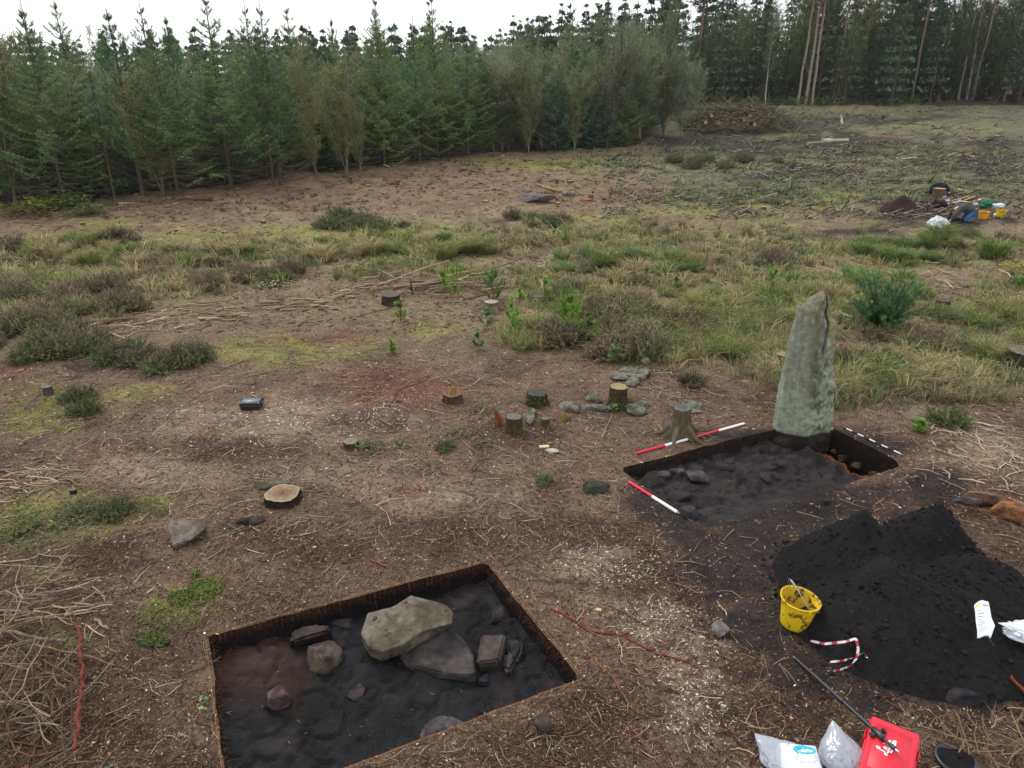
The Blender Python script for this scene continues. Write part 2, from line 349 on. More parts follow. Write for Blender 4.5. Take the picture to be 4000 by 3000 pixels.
def xf(V, mtx): mm = np.array(mtx); return np.asarray(V) @ mm[:3, :3].T + mm[:3, 3]
def bm_add(mb, bm, c=(.5, .5, .5), m=0, mtx=None):
    bmesh.ops.triangulate(bm, faces=bm.faces[:]); bm.verts.ensure_lookup_table()
    V = np.array([v_.co[:] for v_ in bm.verts]); F_ = np.array([[v_.index for v_ in f.verts] for f in bm.faces]); bm.free()
    if mtx is not None: V = xf(V, mtx)
    mb.add(V, F_, c, m); return V
def rbox(mb, sx, sy, sz, bev=.01, seg=2, c=(.5, .5, .5), mtx=None, ctr=(0, 0, 0), m=0, taper=1.0):
    bm = bmesh.new(); bmesh.ops.create_cube(bm, size=1)
    for v_ in bm.verts:
        k = taper if v_.co.z < 0 else 1
        v_.co = Vector((v_.co.x * sx * k + ctr[0], v_.co.y * sy * k + ctr[1], v_.co.z * sz + ctr[2]))
    if bev: bmesh.ops.bevel(bm, geom=bm.edges[:], offset=bev, segments=seg, affect='EDGES', profile=.7)
    bm.normal_update(); bm.verts.index_update(); bm_add(mb, bm, c, m, mtx)
_ico = {}
def ico(s):
    if s not in _ico:
        bm = bmesh.new(); bmesh.ops.create_icosphere(bm, subdivisions=s, radius=1); bm.verts.ensure_lookup_table()
        _ico[s] = (np.array([v_.co[:] for v_ in bm.verts]), np.array([[v_.index for v_ in f.verts] for f in bm.faces])); bm.free()
    return _ico[s]
def rock(mb, sx, sy, sz, rng, c=(.3, .3, .3), planes=14, sub=4, rough=.04, loc=(0, 0, 0), rz=0, tilt=(0, 0), c2=None, sunk=.3, m=0):
    D, F_ = ico(sub); N = rng.normal(size=(planes, 3)); N /= np.linalg.norm(N, axis=1)[:, None]; dd = .62 + .3 * rng.random(planes)
    N = np.vstack([N, [0, 0, 1]]); dd = np.append(dd, .72)
    q = dd[None] / np.maximum(D @ N.T, .02); r = -np.log(np.exp(-55 * np.minimum(q, 3)).sum(1)) / 55; r = np.minimum(r, 1.1)
    V = D * r[:, None]; V = V * (1 + rough * (fb3(V * 3 + rng.random() * 50, 5, 7) - .5)[:, None] * 3)
    V = V * np.array([sx, sy, sz]) / 2 / .85
    mt = Matrix.Translation(Vector(loc) + Vector((0, 0, sz * (.5 - sunk)))) @ Matrix.Rotation(rz, 4, 'Z') @ Matrix.Rotation(tilt[0], 4, 'X') @ Matrix.Rotation(tilt[1], 4, 'Y')
    V = xf(V, mt); k = sst(.45, .6, fb3(V * 9, 4, 5))[:, None]; c = np.asarray(c); c2 = np.asarray(c2) if c2 is not None else c * .6
    mb.add(V, F_, c * (1 - k) + c2 * k, m)
def slab(mb, top, bot, c, c2, bev=.015, cuts=4, amp=.012, seed=1):   # stone from an upper and a lower outline (same count)
    bm = bmesh.new(); n = len(top); tv = [bm.verts.new(p) for p in top]; bv = [bm.verts.new(p) for p in bot]
    bm.faces.new(tv); bm.faces.new(bv[::-1])
    for i in range(n): bm.faces.new((tv[i], bv[i], bv[(i + 1) % n], tv[(i + 1) % n]))
    bmesh.ops.recalc_face_normals(bm, faces=bm.faces[:]); bmesh.ops.bevel(bm, geom=bm.edges[:], offset=bev, segments=2, affect='EDGES')
    bmesh.ops.triangulate(bm, faces=bm.faces[:])
    for _ in range(cuts):
        es = [e for e in bm.edges if e.calc_length() > .045]
        if es: bmesh.ops.subdivide_edges(bm, edges=es, cuts=1); bmesh.ops.triangulate(bm, faces=[f for f in bm.faces if len(f.verts) > 3])
    bm.normal_update(); bm.verts.ensure_lookup_table(); bm.verts.index_update()
    V = np.array([v_.co[:] for v_ in bm.verts]); N = np.array([v_.normal[:] for v_ in bm.verts]); F_ = np.array([[v_.index for v_ in f.verts] for f in bm.faces]); bm.free()
    V = V + N * (amp * 2 * (fb3(V * 6, 4, seed) - .5) + amp * (fb3(V * 25, 2, seed + 3) - .5))[:, None]
    k = sst(.42, .62, fb3(V * 7, 4, seed + 9))[:, None]; mb.add(V, F_, np.asarray(c) * (1 - k) + np.asarray(c2) * k)
rnd = lambda s: np.random.default_rng(s)

# ------------------------------------------------------------------ ground colours: zones given in the photo's rows and columns, kept as colour of the soil itself, save the shaded forest floor
def zmask(u, v, zones, seed, nz=.55, su=90., sv=40.):
    w = np.zeros_like(u); nn = fb2(u / su, v / sv, 4, seed) - .5 + .35 * (fb2(u / su * 5, v / sv * 5, 4, seed + 7) - .5)
    for cx, cy, rx, ry in zones:
        r = np.sqrt(((u - cx) / rx) ** 2 + ((v - cy) / ry) ** 2) + nn * nz * 2
        w = np.maximum(w, 1 - sst(.45, 1.25, r))
    return w
PEAT = [(3000, 2130, 420, 130), (2930, 1990, 380, 120), (3400, 2400, 560, 420), (3750, 2650, 420, 150), (2560, 1960, 120, 60), (3000, 2260, 300, 120), (3350, 1760, 260, 60), (2950, 1700, 300, 35), (3650, 1900, 110, 90), (3430, 2720, 200, 90), (3080, 2660, 90, 60), (3250, 1940, 260, 80), (3050, 2050, 300, 120), (2820, 2250, 190, 150), (2950, 2450, 130, 160), (2680, 2080, 120, 60)]
PEATF = [(2780, 540, 190, 60), (3300, 470, 420, 22), (3350, 560, 330, 45), (3750, 640, 360, 55), (3120, 680, 260, 32), (3640, 800, 280, 60), (3700, 860, 330, 45), (3350, 590, 260, 40), (3900, 560, 200, 25), (2980, 590, 190, 40), (3150, 490, 240, 30), (3900, 700, 190, 30), (2620, 545, 90, 22), (2650, 948, 110, 12), (3300, 905, 260, 18), (730, 985, 90, 12), (330, 1440, 90, 40), (1950, 870, 50, 12)]
DARKN = [(400, 2180, 170, 90), (480, 2130, 110, 40), (1700, 2080, 300, 90), (2300, 2080, 300, 70), (1200, 2120, 330, 80), (1000, 2060, 160, 50), (2550, 2250, 300, 120), (3000, 2800, 300, 140), (2330, 2780, 250, 140), (1500, 1640, 240, 60), (2000, 1700, 260, 60), (2250, 2900, 300, 120), (100, 2700, 220, 300), (400, 2850, 200, 120), (900, 1760, 250, 60)]
PALEN = [(2720, 2560, 170, 150), (2620, 2430, 200, 90), (2740, 2750, 150, 140), (2400, 2200, 230, 80), (1150, 1640, 600, 90), (1750, 1950, 400, 90), (700, 1850, 380, 70), (1350, 1850, 300, 60), (2450, 2350, 200, 60), (3600, 1600, 300, 60), (3850, 1750, 160, 110)]
RED = [(1590, 1925, 75, 38), (1550, 1520, 240, 90), (1300, 1320, 220, 30), (1150, 1200, 130, 25), (3560, 1985, 240, 32), (3860, 1960, 200, 60), (3250, 1350, 90, 30), (1450, 1560, 170, 50), (30, 1450, 90, 30)]
BROWNF = [(400, 840, 800, 55), (1000, 770, 600, 70), (1700, 740, 560, 85), (2250, 760, 420, 60), (1500, 700, 500, 50), (300, 900, 400, 30), (2500, 1000, 140, 25), (3700, 590, 240, 18), (3350, 530, 200, 16)]
MOSS = [(770, 2320, 125, 60), (690, 2370, 140, 60), (1150, 2150, 0.1, 0.1), (2900, 800, 330, 26), (3200, 800, 300, 42), (3400, 850, 110, 25), (1150, 905, 420, 26), (820, 925, 280, 30), (2150, 640, 260, 26), (1600, 890, 260, 32), (2700, 830, 220, 30), (250, 1560, 240, 60), (1120, 1370, 340, 50), (600, 1960, 130, 34), (150, 1640, 200, 60), (500, 1530, 180, 40), (1700, 1290, 130, 40), (250, 2480, 150, 60), (200, 2000, 330, 100), (1000, 1370, 200, 60), (2000, 630, 180, 18), (450, 870, 160, 18), (2350, 850, 200, 22)]
GREENF = [(400, 1010, 620, 80), (1100, 985, 500, 60), (1700, 960, 520, 70), (2250, 930, 460, 75), (2700, 1020, 500, 120), (3100, 960, 420, 70), (3650, 980, 500, 80), (2700, 1300, 420, 160), (3350, 1500, 280, 120), (3800, 1480, 300, 100), (3300, 1230, 380, 120), (3000, 870, 250, 40), (3650, 740, 420, 45), (3350, 640, 420, 28), (2950, 640, 280, 25), (3200, 520, 400, 14), (3700, 500, 420, 26), (2750, 470, 150, 30), (3200, 425, 700, 14), (200, 1200, 300, 100), (2500, 650, 300, 45), (160, 2080, 260, 90), (200, 2230, 130, 40), (650, 1150, 260, 60)]
def ground_colour(x, y, z):
    u, v = proj(x, y, z)
    c = np.empty((len(x), 3)); n1 = fb2(x * .8, y * .8, 4, 41)[:, None]; n2 = fb2(x * 2.7, y * 2.7, 4, 43)[:, None]
    near = S(95, 74, 60); tan_ = S(120, 99, 80); dk = S(60, 47, 41)
    c[:] = near * (1 - n2) + tan_ * n2; k = sst(.52, .68, n1); c = c * (1 - .6 * k) + dk * .6 * k
    k = sst(1500, 1200, v)[:, None]; c = c * (1 - k) + (S(122, 108, 84) * (.75 + .5 * n2)) * k
    k = (sst(2400, 2700, u) * sst(900, 750, v))[:, None]; c = c * (1 - k) + (S(98, 98, 76) * (.8 + .4 * n2)) * k
    def over(zones, colr, amt, seed, nz=.55, su=90., sv=40.):
        nonlocal c
        w = (zmask(u, v, zones, seed, nz, su, sv) * amt)[:, None]; c = c * (1 - w) + colr * w; return w[:, 0]
    over(PALEN, S(150, 130, 110) * (.8 + .4 * n2), .6, 51)
    over(BROWNF, S(122, 98, 78) * (.5 + 1.0 * n2), .8, 52, .6, 120, 30)
    over(GREENF, S(112, 112, 72) * (.65 + .7 * n2), .7, 53, .7, 110, 30)
    over(RED, S(112, 66, 50) * (.8 + .4 * n1), .6, 54, .8)
    over(DARKN, S(54, 41, 36), .75, 55)
    over(MOSS, S(126, 132, 62) * (.5 + 1.0 * n2), .55, 56, 1.1, 60, 25)
    p = over(PEATF, S(50, 45, 45) * (.6 + .7 * n1), .9, 57, 1.1, 90, 18)
    q = over([(a_, b_, c_ * 1.22, d_ * 1.22) for a_, b_, c_, d_ in PEAT], S(50, 45, 45) * (.7 + .5 * n1), .97, 58, .45, 110, 60)
    forest = inpoly(x, y, FOREST)
    c[forest] = S(60, 52, 42) * (.8 + .4 * n1[forest])  # darkened: shade inside the wood is put into the floor colour
    chip = np.clip(1 - q * .85 - p * .6, 0, 1)
    return np.clip(c, .004, 1), chip

# ------------------------------------------------------------------ forest floor plan
EDGE_PX = [(-700, 830), (0, 800), (300, 790), (560, 752), (900, 725), (1180, 672), (1520, 640), (1900, 600), (2250, 582), (2480, 574)]
E = [G(u, v) for u, v in EDGE_PX]
E2 = [Vector((10.2, 56, 0)), Vector((13.5, 66, 0)), Vector((19, 74, 0)), Vector((70, 75, 0)), Vector((110, 76, 0))]
FOREST = np.array([(p.x, p.y) for p in E] + [(p.x, p.y) for p in E2] + [(110, 400), (-300, 400), (-300, E[0].y)])

# ------------------------------------------------------------------ ground sheet with the two trenches cut out
def make_ground():
    ys = np.concatenate([np.linspace(-6, 3.1, 9), 3.2 * (1.0088 ** np.arange(0, 551)), np.array([420, 500.])]); nx = 440
    tt = np.linspace(-1, 1, nx); X = tt[None] * (np.maximum(ys, 3.2)[:, None] * .88 + 1.6); Y = np.repeat(ys[:, None], nx, 1)
    x, y = X.ravel(), Y.ravel(); ny = len(ys)
    i = np.arange(ny - 1)[:, None] * nx; j = np.arange(nx - 1)[None]; Fq = np.stack([i + j, i + j + 1, i + nx + j + 1, i + nx + j], -1).reshape(-1, 4)
    ins = np.zeros(len(x), bool)
    for P in (T1, T2):
        b = (x > P[:, 0].min() - .3) & (x < P[:, 0].max() + .3) & (y > P[:, 1].min() - .3) & (y < P[:, 1].max() + .3); k = np.where(b)[0]
        ip = inpoly(x[k], y[k], P); d, qx, qy = near_edge(x[k], y[k], P)
        full = k[ip]; ins[full] = True; x[full] = qx[ip]; y[full] = qy[ip]
    Fq = Fq[~ins[Fq].all(1)]
    z = gz(x, y); c, chip = ground_colour(x, y, z)
    mb = MB(); mb.add(np.stack([x, y, z], 1), Fq, c)
    o = mb.build('ground', 'ground', attrs={'chip': chip}); tag(o, kind='structure'); return o
make_ground()
def seg_dist(x, y, p, q):
    dx, dy = q.x - p.x, q.y - p.y; t = np.clip(((x - p.x) * dx + (y - p.y) * dy) / (dx * dx + dy * dy), 0, 1); return np.hypot(x - p.x - t * dx, y - p.y - t * dy)
def floor1(x, y):
    n = fb2(x * 2.3, y * 2.3, 4, 61); b = -.22 + .10 * (n - .5) + .05 * (fb2(x * 9, y * 9, 4, 62) - .5) - .035 * np.clip(.08 - abs(fb2(x * 4, y * 4, 3, 63) - .5), 0, 1) / .08
    root = sst(.75, .55, seg_dist(x, y, A1, D1) + .25 * (n - .5))     # rooty ledge along the left side
    mid = g0(1590, 2560); bump = .06 * np.exp(-((x - mid.x) ** 2 + (y - mid.y) ** 2) / .5)
    return b + .05 * root + bump
def floor2(x, y):
    n = fb2(x * 1.7, y * 1.7, 3, 71)
    f = fb2(x * 6.5, y * 6.5, 3, 72); cob = np.maximum(0, f - .42) * .24 + .075 * (fb2(x * 14, y * 14, 4, 73) - .5)
    b = -.20 + .06 * (n - .5) + cob
    op = np.minimum(seg_dist(x, y, Q2, D2), seg_dist(x, y, D2, D2b)); ramp = sst(.55, .0, op); b = b * (1 - ramp) + (zs(x, y) - .012) * ramp
    s = seg_dist(x, y, B2, C2) + .05 * (f - .5); st = sst(SW + .02, SW - .03, s); deep = -.42 - .14 * np.exp(-((x - B2.x) ** 2 + (y - B2.y) ** 2) / .18) + .05 * (fb2(x * 7, y * 7, 3, 77) - .5)
    return b * (1 - st) + deep * st
def lerp(p, q, t): return Vector((p.x + (q.x - p.x) * t, p.y + (q.y - p.y) * t, 0))
SW = .42; Q2 = lerp(C2, D2, .36); D2b = lerp(D2, A2, .12)
def make_trench(name, P, fl, step, colf, wallc, seed, roots):
    root = thing(name, None, None, (float(P[:, 0].mean()), float(P[:, 1].mean()), 0)); root['kind'] = 'structure'
    x0, y0 = P.min(0) - .08; x1, y1 = P.max(0) + .08; xs = np.arange(x0, x1, step); ysr = np.arange(y0, y1, step)
    X, Y = np.meshgrid(xs, ysr); x, y = X.ravel(), Y.ravel(); n = len(xs); z = fl(x, y)
    i = np.arange(len(ysr) - 1)[:, None] * n; j = np.arange(n - 1)[None]; Fq = np.stack([i + j, i + j + 1, i + n + j + 1, i + n + j], -1).reshape(-1, 4)
    keep = inpoly(x, y, P) | (near_edge(x, y, P)[0] < .05); Fq = Fq[keep[Fq].all(1)]
    mb = MB(); mb.add(np.stack([x, y, z], 1), Fq, colf(x, y, z)); fo = mb.build('trench_floor', 'wet_peat', root); tag(fo, kind='structure')
    # walls
    m = len(P); nxt = np.roll(P, -1, 0); prv = np.roll(P, 1, 0); T = nxt - prv; T /= np.linalg.norm(T, axis=1)[:, None]; Nn = np.stack([-T[:, 1], T[:, 0]], 1)
    ctr = P.mean(0); 
    Nn *= np.sign(((ctr - P) * Nn).sum(1))[:, None]
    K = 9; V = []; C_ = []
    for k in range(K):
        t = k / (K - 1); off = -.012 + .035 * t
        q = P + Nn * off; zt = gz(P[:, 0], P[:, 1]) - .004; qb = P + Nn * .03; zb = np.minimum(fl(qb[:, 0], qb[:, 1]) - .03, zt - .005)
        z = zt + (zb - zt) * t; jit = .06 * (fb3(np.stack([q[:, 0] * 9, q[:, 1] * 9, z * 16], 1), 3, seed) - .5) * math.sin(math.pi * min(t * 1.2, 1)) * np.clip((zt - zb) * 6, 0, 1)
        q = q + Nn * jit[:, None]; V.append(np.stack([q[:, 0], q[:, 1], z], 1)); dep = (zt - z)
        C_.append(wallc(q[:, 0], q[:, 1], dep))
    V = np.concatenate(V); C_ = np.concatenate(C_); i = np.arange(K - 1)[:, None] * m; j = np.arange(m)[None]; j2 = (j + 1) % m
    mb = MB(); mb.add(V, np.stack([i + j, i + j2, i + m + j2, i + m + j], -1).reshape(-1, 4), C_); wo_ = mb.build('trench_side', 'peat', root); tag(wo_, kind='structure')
    rg = rnd(seed); k = rg.integers(0, m, roots); p = P[k] + Nn[k] * (.0 + .03 * rg.random((roots, 1))); zt = gz(P[k, 0], P[k, 1]); dep = rg.random(roots) ** 2 * .12
    ok = (zt - fl(P[k, 0] + Nn[k, 0] * .05, P[k, 1] + Nn[k, 1] * .05)) > .1; p, zt, dep = p[ok], zt[ok], dep[ok]; kk = k[ok]; R_ = len(p)
    P0 = np.stack([p[:, 0], p[:, 1], zt - dep], 1); d = np.concatenate([Nn[kk] * (.3 + .7 * rg.random((R_, 1))) + .6 * rg.normal(size=(R_, 2)), -.3 + .7 * rg.normal(size=(R_, 1))], 1); P1 = P0 + d * (.012 + .05 * rg.random((R_, 1)) ** 2)
    cc = S(98, 72, 56) * (.4 + 1.1 * rg.random((R_, 1)) ** 2); mb = MB(); segs(mb, P0, P1, .0018, .0009, cc); ro = mb.build('root_fibres', 'litter', root); ro['kind'] = 'stuff'
    return root
def c1(x, y, z):
    n = fb2(x * 3, y * 3, 4, 64)[:, None]; blk = S(38, 38, 44); c = .62 * S(42, 43, 46) * (.35 + 1.1 * n) * (.6 + .8 * fb2(x * 16, y * 16, 3, 65)[:, None])
    L = seg_dist(x, y, A1, D1) + .5 * (fb2(x * 2.5, y * 2.5, 4, 66) - .5); far = seg_dist(x, y, A1, D1)
    px, py = proj(x, y, z); rooty = (sst(.85, .55, L) * sst(2850, 2640, py + 120 * (n[:, 0] - .5)))[:, None]; rooty = rooty * .8; c = c * (1 - rooty) + S(58, 38, 29) * (.4 + .9 * n) * rooty
    k = sst(.56, .66, fb2(x * 2.1 + 9, y * 2.1, 4, 67))[:, None]; return c * (1 - .25 * k) + S(84, 72, 72) * .25 * k
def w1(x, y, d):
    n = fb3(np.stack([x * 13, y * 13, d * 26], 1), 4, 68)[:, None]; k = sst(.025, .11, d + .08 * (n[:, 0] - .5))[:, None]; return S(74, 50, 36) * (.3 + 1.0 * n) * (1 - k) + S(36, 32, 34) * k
def c2(x, y, z):
    n = fb2(x * 3, y * 3, 4, 74)[:, None]; c = .72 * S(52, 47, 47) * (.35 + 1.2 * n) * (.6 + .8 * fb2(x * 15, y * 15, 3, 79)[:, None]); k = .5 * sst(.5, .65, fb2(x * 5, y * 5, 4, 75))[:, None]; c = c * (1 - k) + S(66, 58, 57) * k
    s = seg_dist(x, y, B2, C2); far = np.hypot(x - B2.x, y - B2.y)
    o = (np.exp(-((s - SW + .01) / .085) ** 2) * sst(.25, .5, far) * sst(.2, .4, n[:, 0]) )[:, None]; c = c * (1 - o) + S(158, 84, 44) * (.7 + .6 * n) * o
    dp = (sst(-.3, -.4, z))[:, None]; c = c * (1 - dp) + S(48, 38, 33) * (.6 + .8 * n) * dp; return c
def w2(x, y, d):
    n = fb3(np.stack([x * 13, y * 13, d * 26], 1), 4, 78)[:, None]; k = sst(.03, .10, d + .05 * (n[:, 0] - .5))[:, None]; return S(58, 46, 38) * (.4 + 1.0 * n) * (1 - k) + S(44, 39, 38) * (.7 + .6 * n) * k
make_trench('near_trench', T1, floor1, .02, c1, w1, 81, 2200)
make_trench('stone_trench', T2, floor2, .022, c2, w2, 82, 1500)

# ------------------------------------------------------------------ spoil heap
def make_heap(name, label, hf, x0, x1, y0, y1, step, colr, gf, seed, clods=3000):
    xs = np.arange(x0, x1, step); ysr = np.arange(y0, y1, step); X, Y = np.meshgrid(xs, ysr); x, y = X.ravel(), Y.ravel(); h = hf(x, y)
    rg = rnd(seed); h = h + .06 * (fb2(x * 5, y * 5, 5, seed) - .5) + .018 * (vn2(x * 30, y * 30, seed + 1) - .5); n = len(xs)
    z = gf(x, y) + np.maximum(h, -.05)
    i = np.arange(len(ysr) - 1)[:, None] * n; j = np.arange(n - 1)[None]; Fq = np.stack([i + j, i + j + 1, i + n + j + 1, i + n + j], -1).reshape(-1, 4)
    Fq = Fq[(h > -.045)[Fq].any(1)]; nn = fb2(x * 2, y * 2, 4, seed + 5)[:, None]
    og = (float((x0 + x1) / 2), float((y0 + y1) / 2), 0); root = thing(name, label, 'spoil heap', og)
    mb = MB(); mb.add(np.stack([x, y, z], 1), Fq, colr * (.75 + .5 * nn)); mb.build('soil', 'peat', root)
    px = x0 + (x1 - x0) * rg.random(clods); py = y0 + (y1 - y0) * rg.random(clods); ph = hf(px, py); ok = ph > -.04 - .14 * rg.random(clods) ** 2; px, py, ph = px[ok], py[ok], ph[ok]
    D, F_ = ico(1); K = len(px); s = (.004 + .026 * rg.random(K) ** 5)[:, None, None]
    V = D[None] * s * (.7 + .6 * rg.random((K, 1, 3))) * (.75 + .5 * rg.random((K, len(D), 1))); V = V + np.stack([px, py, gf(px, py) + np.maximum(ph, 0) + .002], 1)[:, None]
    mb = MB(); mb.add(V.reshape(-1, 3), (F_[None] + (np.arange(K) * len(D))[:, None, None]).reshape(-1, 3), np.repeat(colr * (.9 + 1.1 * rg.random((K, 1)) ** 2), len(D), 0)); o = mb.build('clods', 'peat', root, smooth=False); o['kind'] = 'stuff'
    return root
hx = [h[0] for h in heaps]; hy = [h[1] for h in heaps]
make_heap('spoil_heap', 'large heap of fine black peat soil behind the muddy yellow bucket', heap_h, min(hx) - 1.7, max(hx) + 1.7, min(hy) - 1.6, max(hy) + 1.5, .024, S(39, 37, 38), lambda a, b: gz(a, b), 91, 8000)
sp = G(3515, 822)
make_heap('spoil_heap', 'small dark brown soil heap beside the kneeling digger in the distance', lambda x, y: .60 - .92 * np.hypot((x - sp.x) * .85, y - sp.y) + .08 * (fb2(x * 3, y * 3, 3, 5) - .5), sp.x - 2, sp.x + 2, sp.y - 1.6, sp.y + 1.6, .06, S(58, 46, 42), lambda a, b: gz(a, b), 92, 400)

# ------------------------------------------------------------------ rocks
def sharp(o, a=24): o.data.set_sharp_from_angle(angle=R(a)); return o
def rock_thing(name, label, u, v, sx, sy, sz, seed, c=(.25, .24, .22), c2=None, rz=0, tilt=(0, 0), planes=14, sub=4, rough=.05, sunk=.3, z=None, group=None, cat='stone', lift=0):
    p = G(u, v) if z is None else G(u, v, z); zz = gz1(p.x, p.y) if z is None else z
    mb = MB(); rock(mb, sx, sy, sz, rnd(seed), c, planes, sub, rough, (p.x, p.y, zz + lift), rz, tilt, c2, sunk)
    return tag(sharp(mb.build(name, 'rock', origin=(p.x, p.y, zz))), label, cat, group)
grn, grn2, pur, blk = S(128, 120, 106), S(96, 89, 75), S(98, 86, 84), S(58, 54, 56)
pz = lambda u, v, z: tuple(G(u, v, z))
# the slab lying on top and the one below it
mb = MB(); 
tp = [(1410, 2474, .06), (1436, 2394, .10), (1536, 2366, .13), (1604, 2322, .16), (1680, 2342, .17), (1748, 2364, .17), (1770, 2394, .16), (1766, 2436, .13), (1654, 2466, .09), (1572, 2520, .06), (1490, 2548, .03), (1440, 2530, .03)]
bt = [(1414, 2504, -.08), (1440, 2430, -.04), (1540, 2400, .0), (1604, 2370, .02), (1680, 2380, .02), (1735, 2390, .02), (1758, 2415, .02), (1756, 2452, .0), (1668, 2500, -.05), (1590, 2548, -.08), (1492, 2584, -.10), (1445, 2562, -.10)]
slab(mb, [pz(*q) for q in tp], [pz(*q) for q in bt], grn, grn2, .008, 4, .007, 3)
tag(sharp(mb.build('stone_slab', 'rock', origin=pz(1590, 2450, 0))), 'large pale greenish angular stone slab lying on top of another inside the near trench', 'stone')
mb = MB()
tp = [(1560, 2560, -.10), (1600, 2470, -.06), (1752, 2446, -.04), (1806, 2494, -.05), (1846, 2552, -.06), (1858, 2628, -.08), (1838, 2640, -.10), (1742, 2632, -.11), (1606, 2598, -.12)]
bt = [(1545, 2580, -.26), (1600, 2480, -.26), (1752, 2470, -.26), (1812, 2510, -.26), (1858, 2570, -.26), (1868, 2665, -.26), (1845, 2682, -.26), (1735, 2680, -.26), (1590, 2640, -.26)]
slab(mb, [pz(*q) for q in tp], [pz(*q) for q in bt], S(92, 84, 82), S(66, 60, 60), .012, 4, .014, 4)
tag(sharp(mb.build('stone_slab', 'rock', origin=pz(1720, 2580, -.2))), 'dark broad flat slab half under the pale greenish slab in the near trench', 'stone')
def box_stone(label, tq, bq, zt, zb, c, c2, seed, bev=.02):
    mb = MB(); slab(mb, [pz(u, v, zt) for u, v in tq], [pz(u, v, zb) for u, v in bq], c, c2, bev, 4, .012, seed)
    tag(sharp(mb.build('stone', 'rock', origin=pz(*tq[0], zb))), label, 'stone')
box_stone('dark squarish block of stone standing right of the broad flat slab', [(1882, 2475), (1976, 2474), (1950, 2576), (1862, 2590)], [(1872, 2540), (1985, 2520), (1962, 2640), (1866, 2640)], -.04, -.27, S(88, 78, 74), S(60, 54, 54), 6)
box_stone('narrow dark pointed stone in front of the squarish block in the near trench', [(1976, 2545), (2006, 2540), (2018, 2580), (1990, 2628), (1962, 2600)], [(1966, 2570), (2010, 2560), (2024, 2600), (1992, 2668), (1954, 2640)], -.12, -.27, S(86, 76, 74), S(62, 56, 58), 7, .03)
box_stone('low dark stone leaning behind the narrow pointed one at the trench right side', [(1975, 2498), (2030, 2488), (2042, 2530), (2012, 2590), (1985, 2560)], [(1965, 2530), (2040, 2520), (2052, 2560), (2016, 2625), (1975, 2600)], -.13, -.27, S(72, 66, 68), S(52, 50, 54), 8, .03)
box_stone('small black flat stone at the foot of the squarish block', [(1882, 2630), (1915, 2628), (1912, 2668), (1880, 2672), (1860, 2660)], [(1878, 2650), (1920, 2645), (1916, 2690), (1878, 2695), (1850, 2680)], -.17, -.27, S(50, 50, 56), S(40, 40, 46), 9, .02)
box_stone('long dark brown boulder leaning on the back left side of the near trench', [(1128, 2478), (1165, 2446), (1250, 2432), (1296, 2442), (1290, 2466), (1200, 2490), (1140, 2512)], [(1124, 2510), (1165, 2480), (1250, 2470), (1304, 2480), (1290, 2500), (1210, 2516), (1140, 2538)], -.04, -.24, S(84, 72, 66), S(58, 50, 48), 10, .035)
rock_thing('stone', 'rounded brown boulder in the near trench beside the long dark boulder', 1268, 2590, .27, .30, .24, 14, S(96, 84, 76), S(66, 58, 54), z=-.22, rz=.5, planes=9, sunk=.15)
rock_thing('stone', 'small pale cone shaped stone poking from the floor at the left of the near trench', 1088, 2745, .19, .16, .2, 22, S(104, 88, 84), S(76, 64, 62), z=-.20, planes=8, sunk=.25)
rock_thing('stone', 'flat grey stone half buried in the front side of the near trench', 1730, 2862, .30, .2, .12, 23, S(96, 90, 92), S(70, 66, 68), z=-.10, planes=9, sunk=.3, rz=.4)
for k, (u, v, s, l) in enumerate([(1345, 2440, .2, 'pinkish stone flush in the soil between the long boulder and the greenish slab'), (1805, 2285, .12, 'small pinkish stone at the far corner of the near trench'), (1925, 2290, .15, 'brown stone set in the far right side of the near trench'), (1660, 2715, .22, 'dull brown stone showing through the soil below the broad flat slab'), (1950, 2405, .25, 'dull low rock showing through black soil near the right side of the near trench'), (1390, 2700, .26, 'buried rounded rock hump under black soil in the near trench')]):
    rock_thing('stone', l, u, v, s, s * .7, s * .42, 30 + k, S(74, 64, 66), S(52, 48, 52), z=-.225, rz=k, sunk=.42, rough=.03)
# loose stones round the site
mb = MB(); slab(mb, [pz(u, v, z) for u, v, z in [(652, 2062, .16), (672, 2030, .18), (770, 2030, .18), (806, 2052, .15), (800, 2070, .13), (745, 2110, .10), (672, 2132, .06)]], [pz(u, v, z) for u, v, z in [(658, 2078, -.02), (680, 2055, -.02), (770, 2052, -.02), (808, 2066, -.02), (800, 2082, -.02), (748, 2125, -.02), (682, 2152, -.02)]], S(132, 122, 112), S(104, 100, 82), .012, 4, .008, 5)
tag(sharp(mb.build('stone', 'rock', origin=pz(730, 2090, 0))), 'pale wedge shaped stone on the litter left of the cut stump', 'stone')
rock_thing('stone', 'small light grey stone on pale chippings left of the muddy yellow bucket', 2808, 2475, .17, .13, .16, 40, S(158, 152, 148), S(126, 120, 118), sunk=.2)
rock_thing('stone', 'mossy dark flat stone sunk beside the pale faced stump', 980, 2040, .3, .14, .1, 41, S(74, 70, 66), S(50, 46, 44), sunk=.3)
rock_thing('stone', 'long flat grey stone lying behind the pale faced stump', 1075, 1900, .42, .16, .12, 42, S(110, 106, 90), S(84, 80, 70), sunk=.3)
rock_thing('stone', 'dark mossy stone sunk in litter left of the short red and white pole', 2322, 1918, .34, .2, .18, 43, S(72, 72, 64), S(50, 50, 46), rz=.3, sunk=.35)
rock_thing('stone', 'flat black stone at the edge of the black spoil lower right', 3758, 2732, .26, .13, .13, 44, S(66, 62, 64), S(48, 46, 50), sunk=.25)
rock_thing('stone', 'flat orange sandstone block at the right end of the black spoil heap', 3962, 2030, .42, .26, .26, 45, S(158, 106, 68), S(112, 78, 64), rz=-.4, sunk=.25)
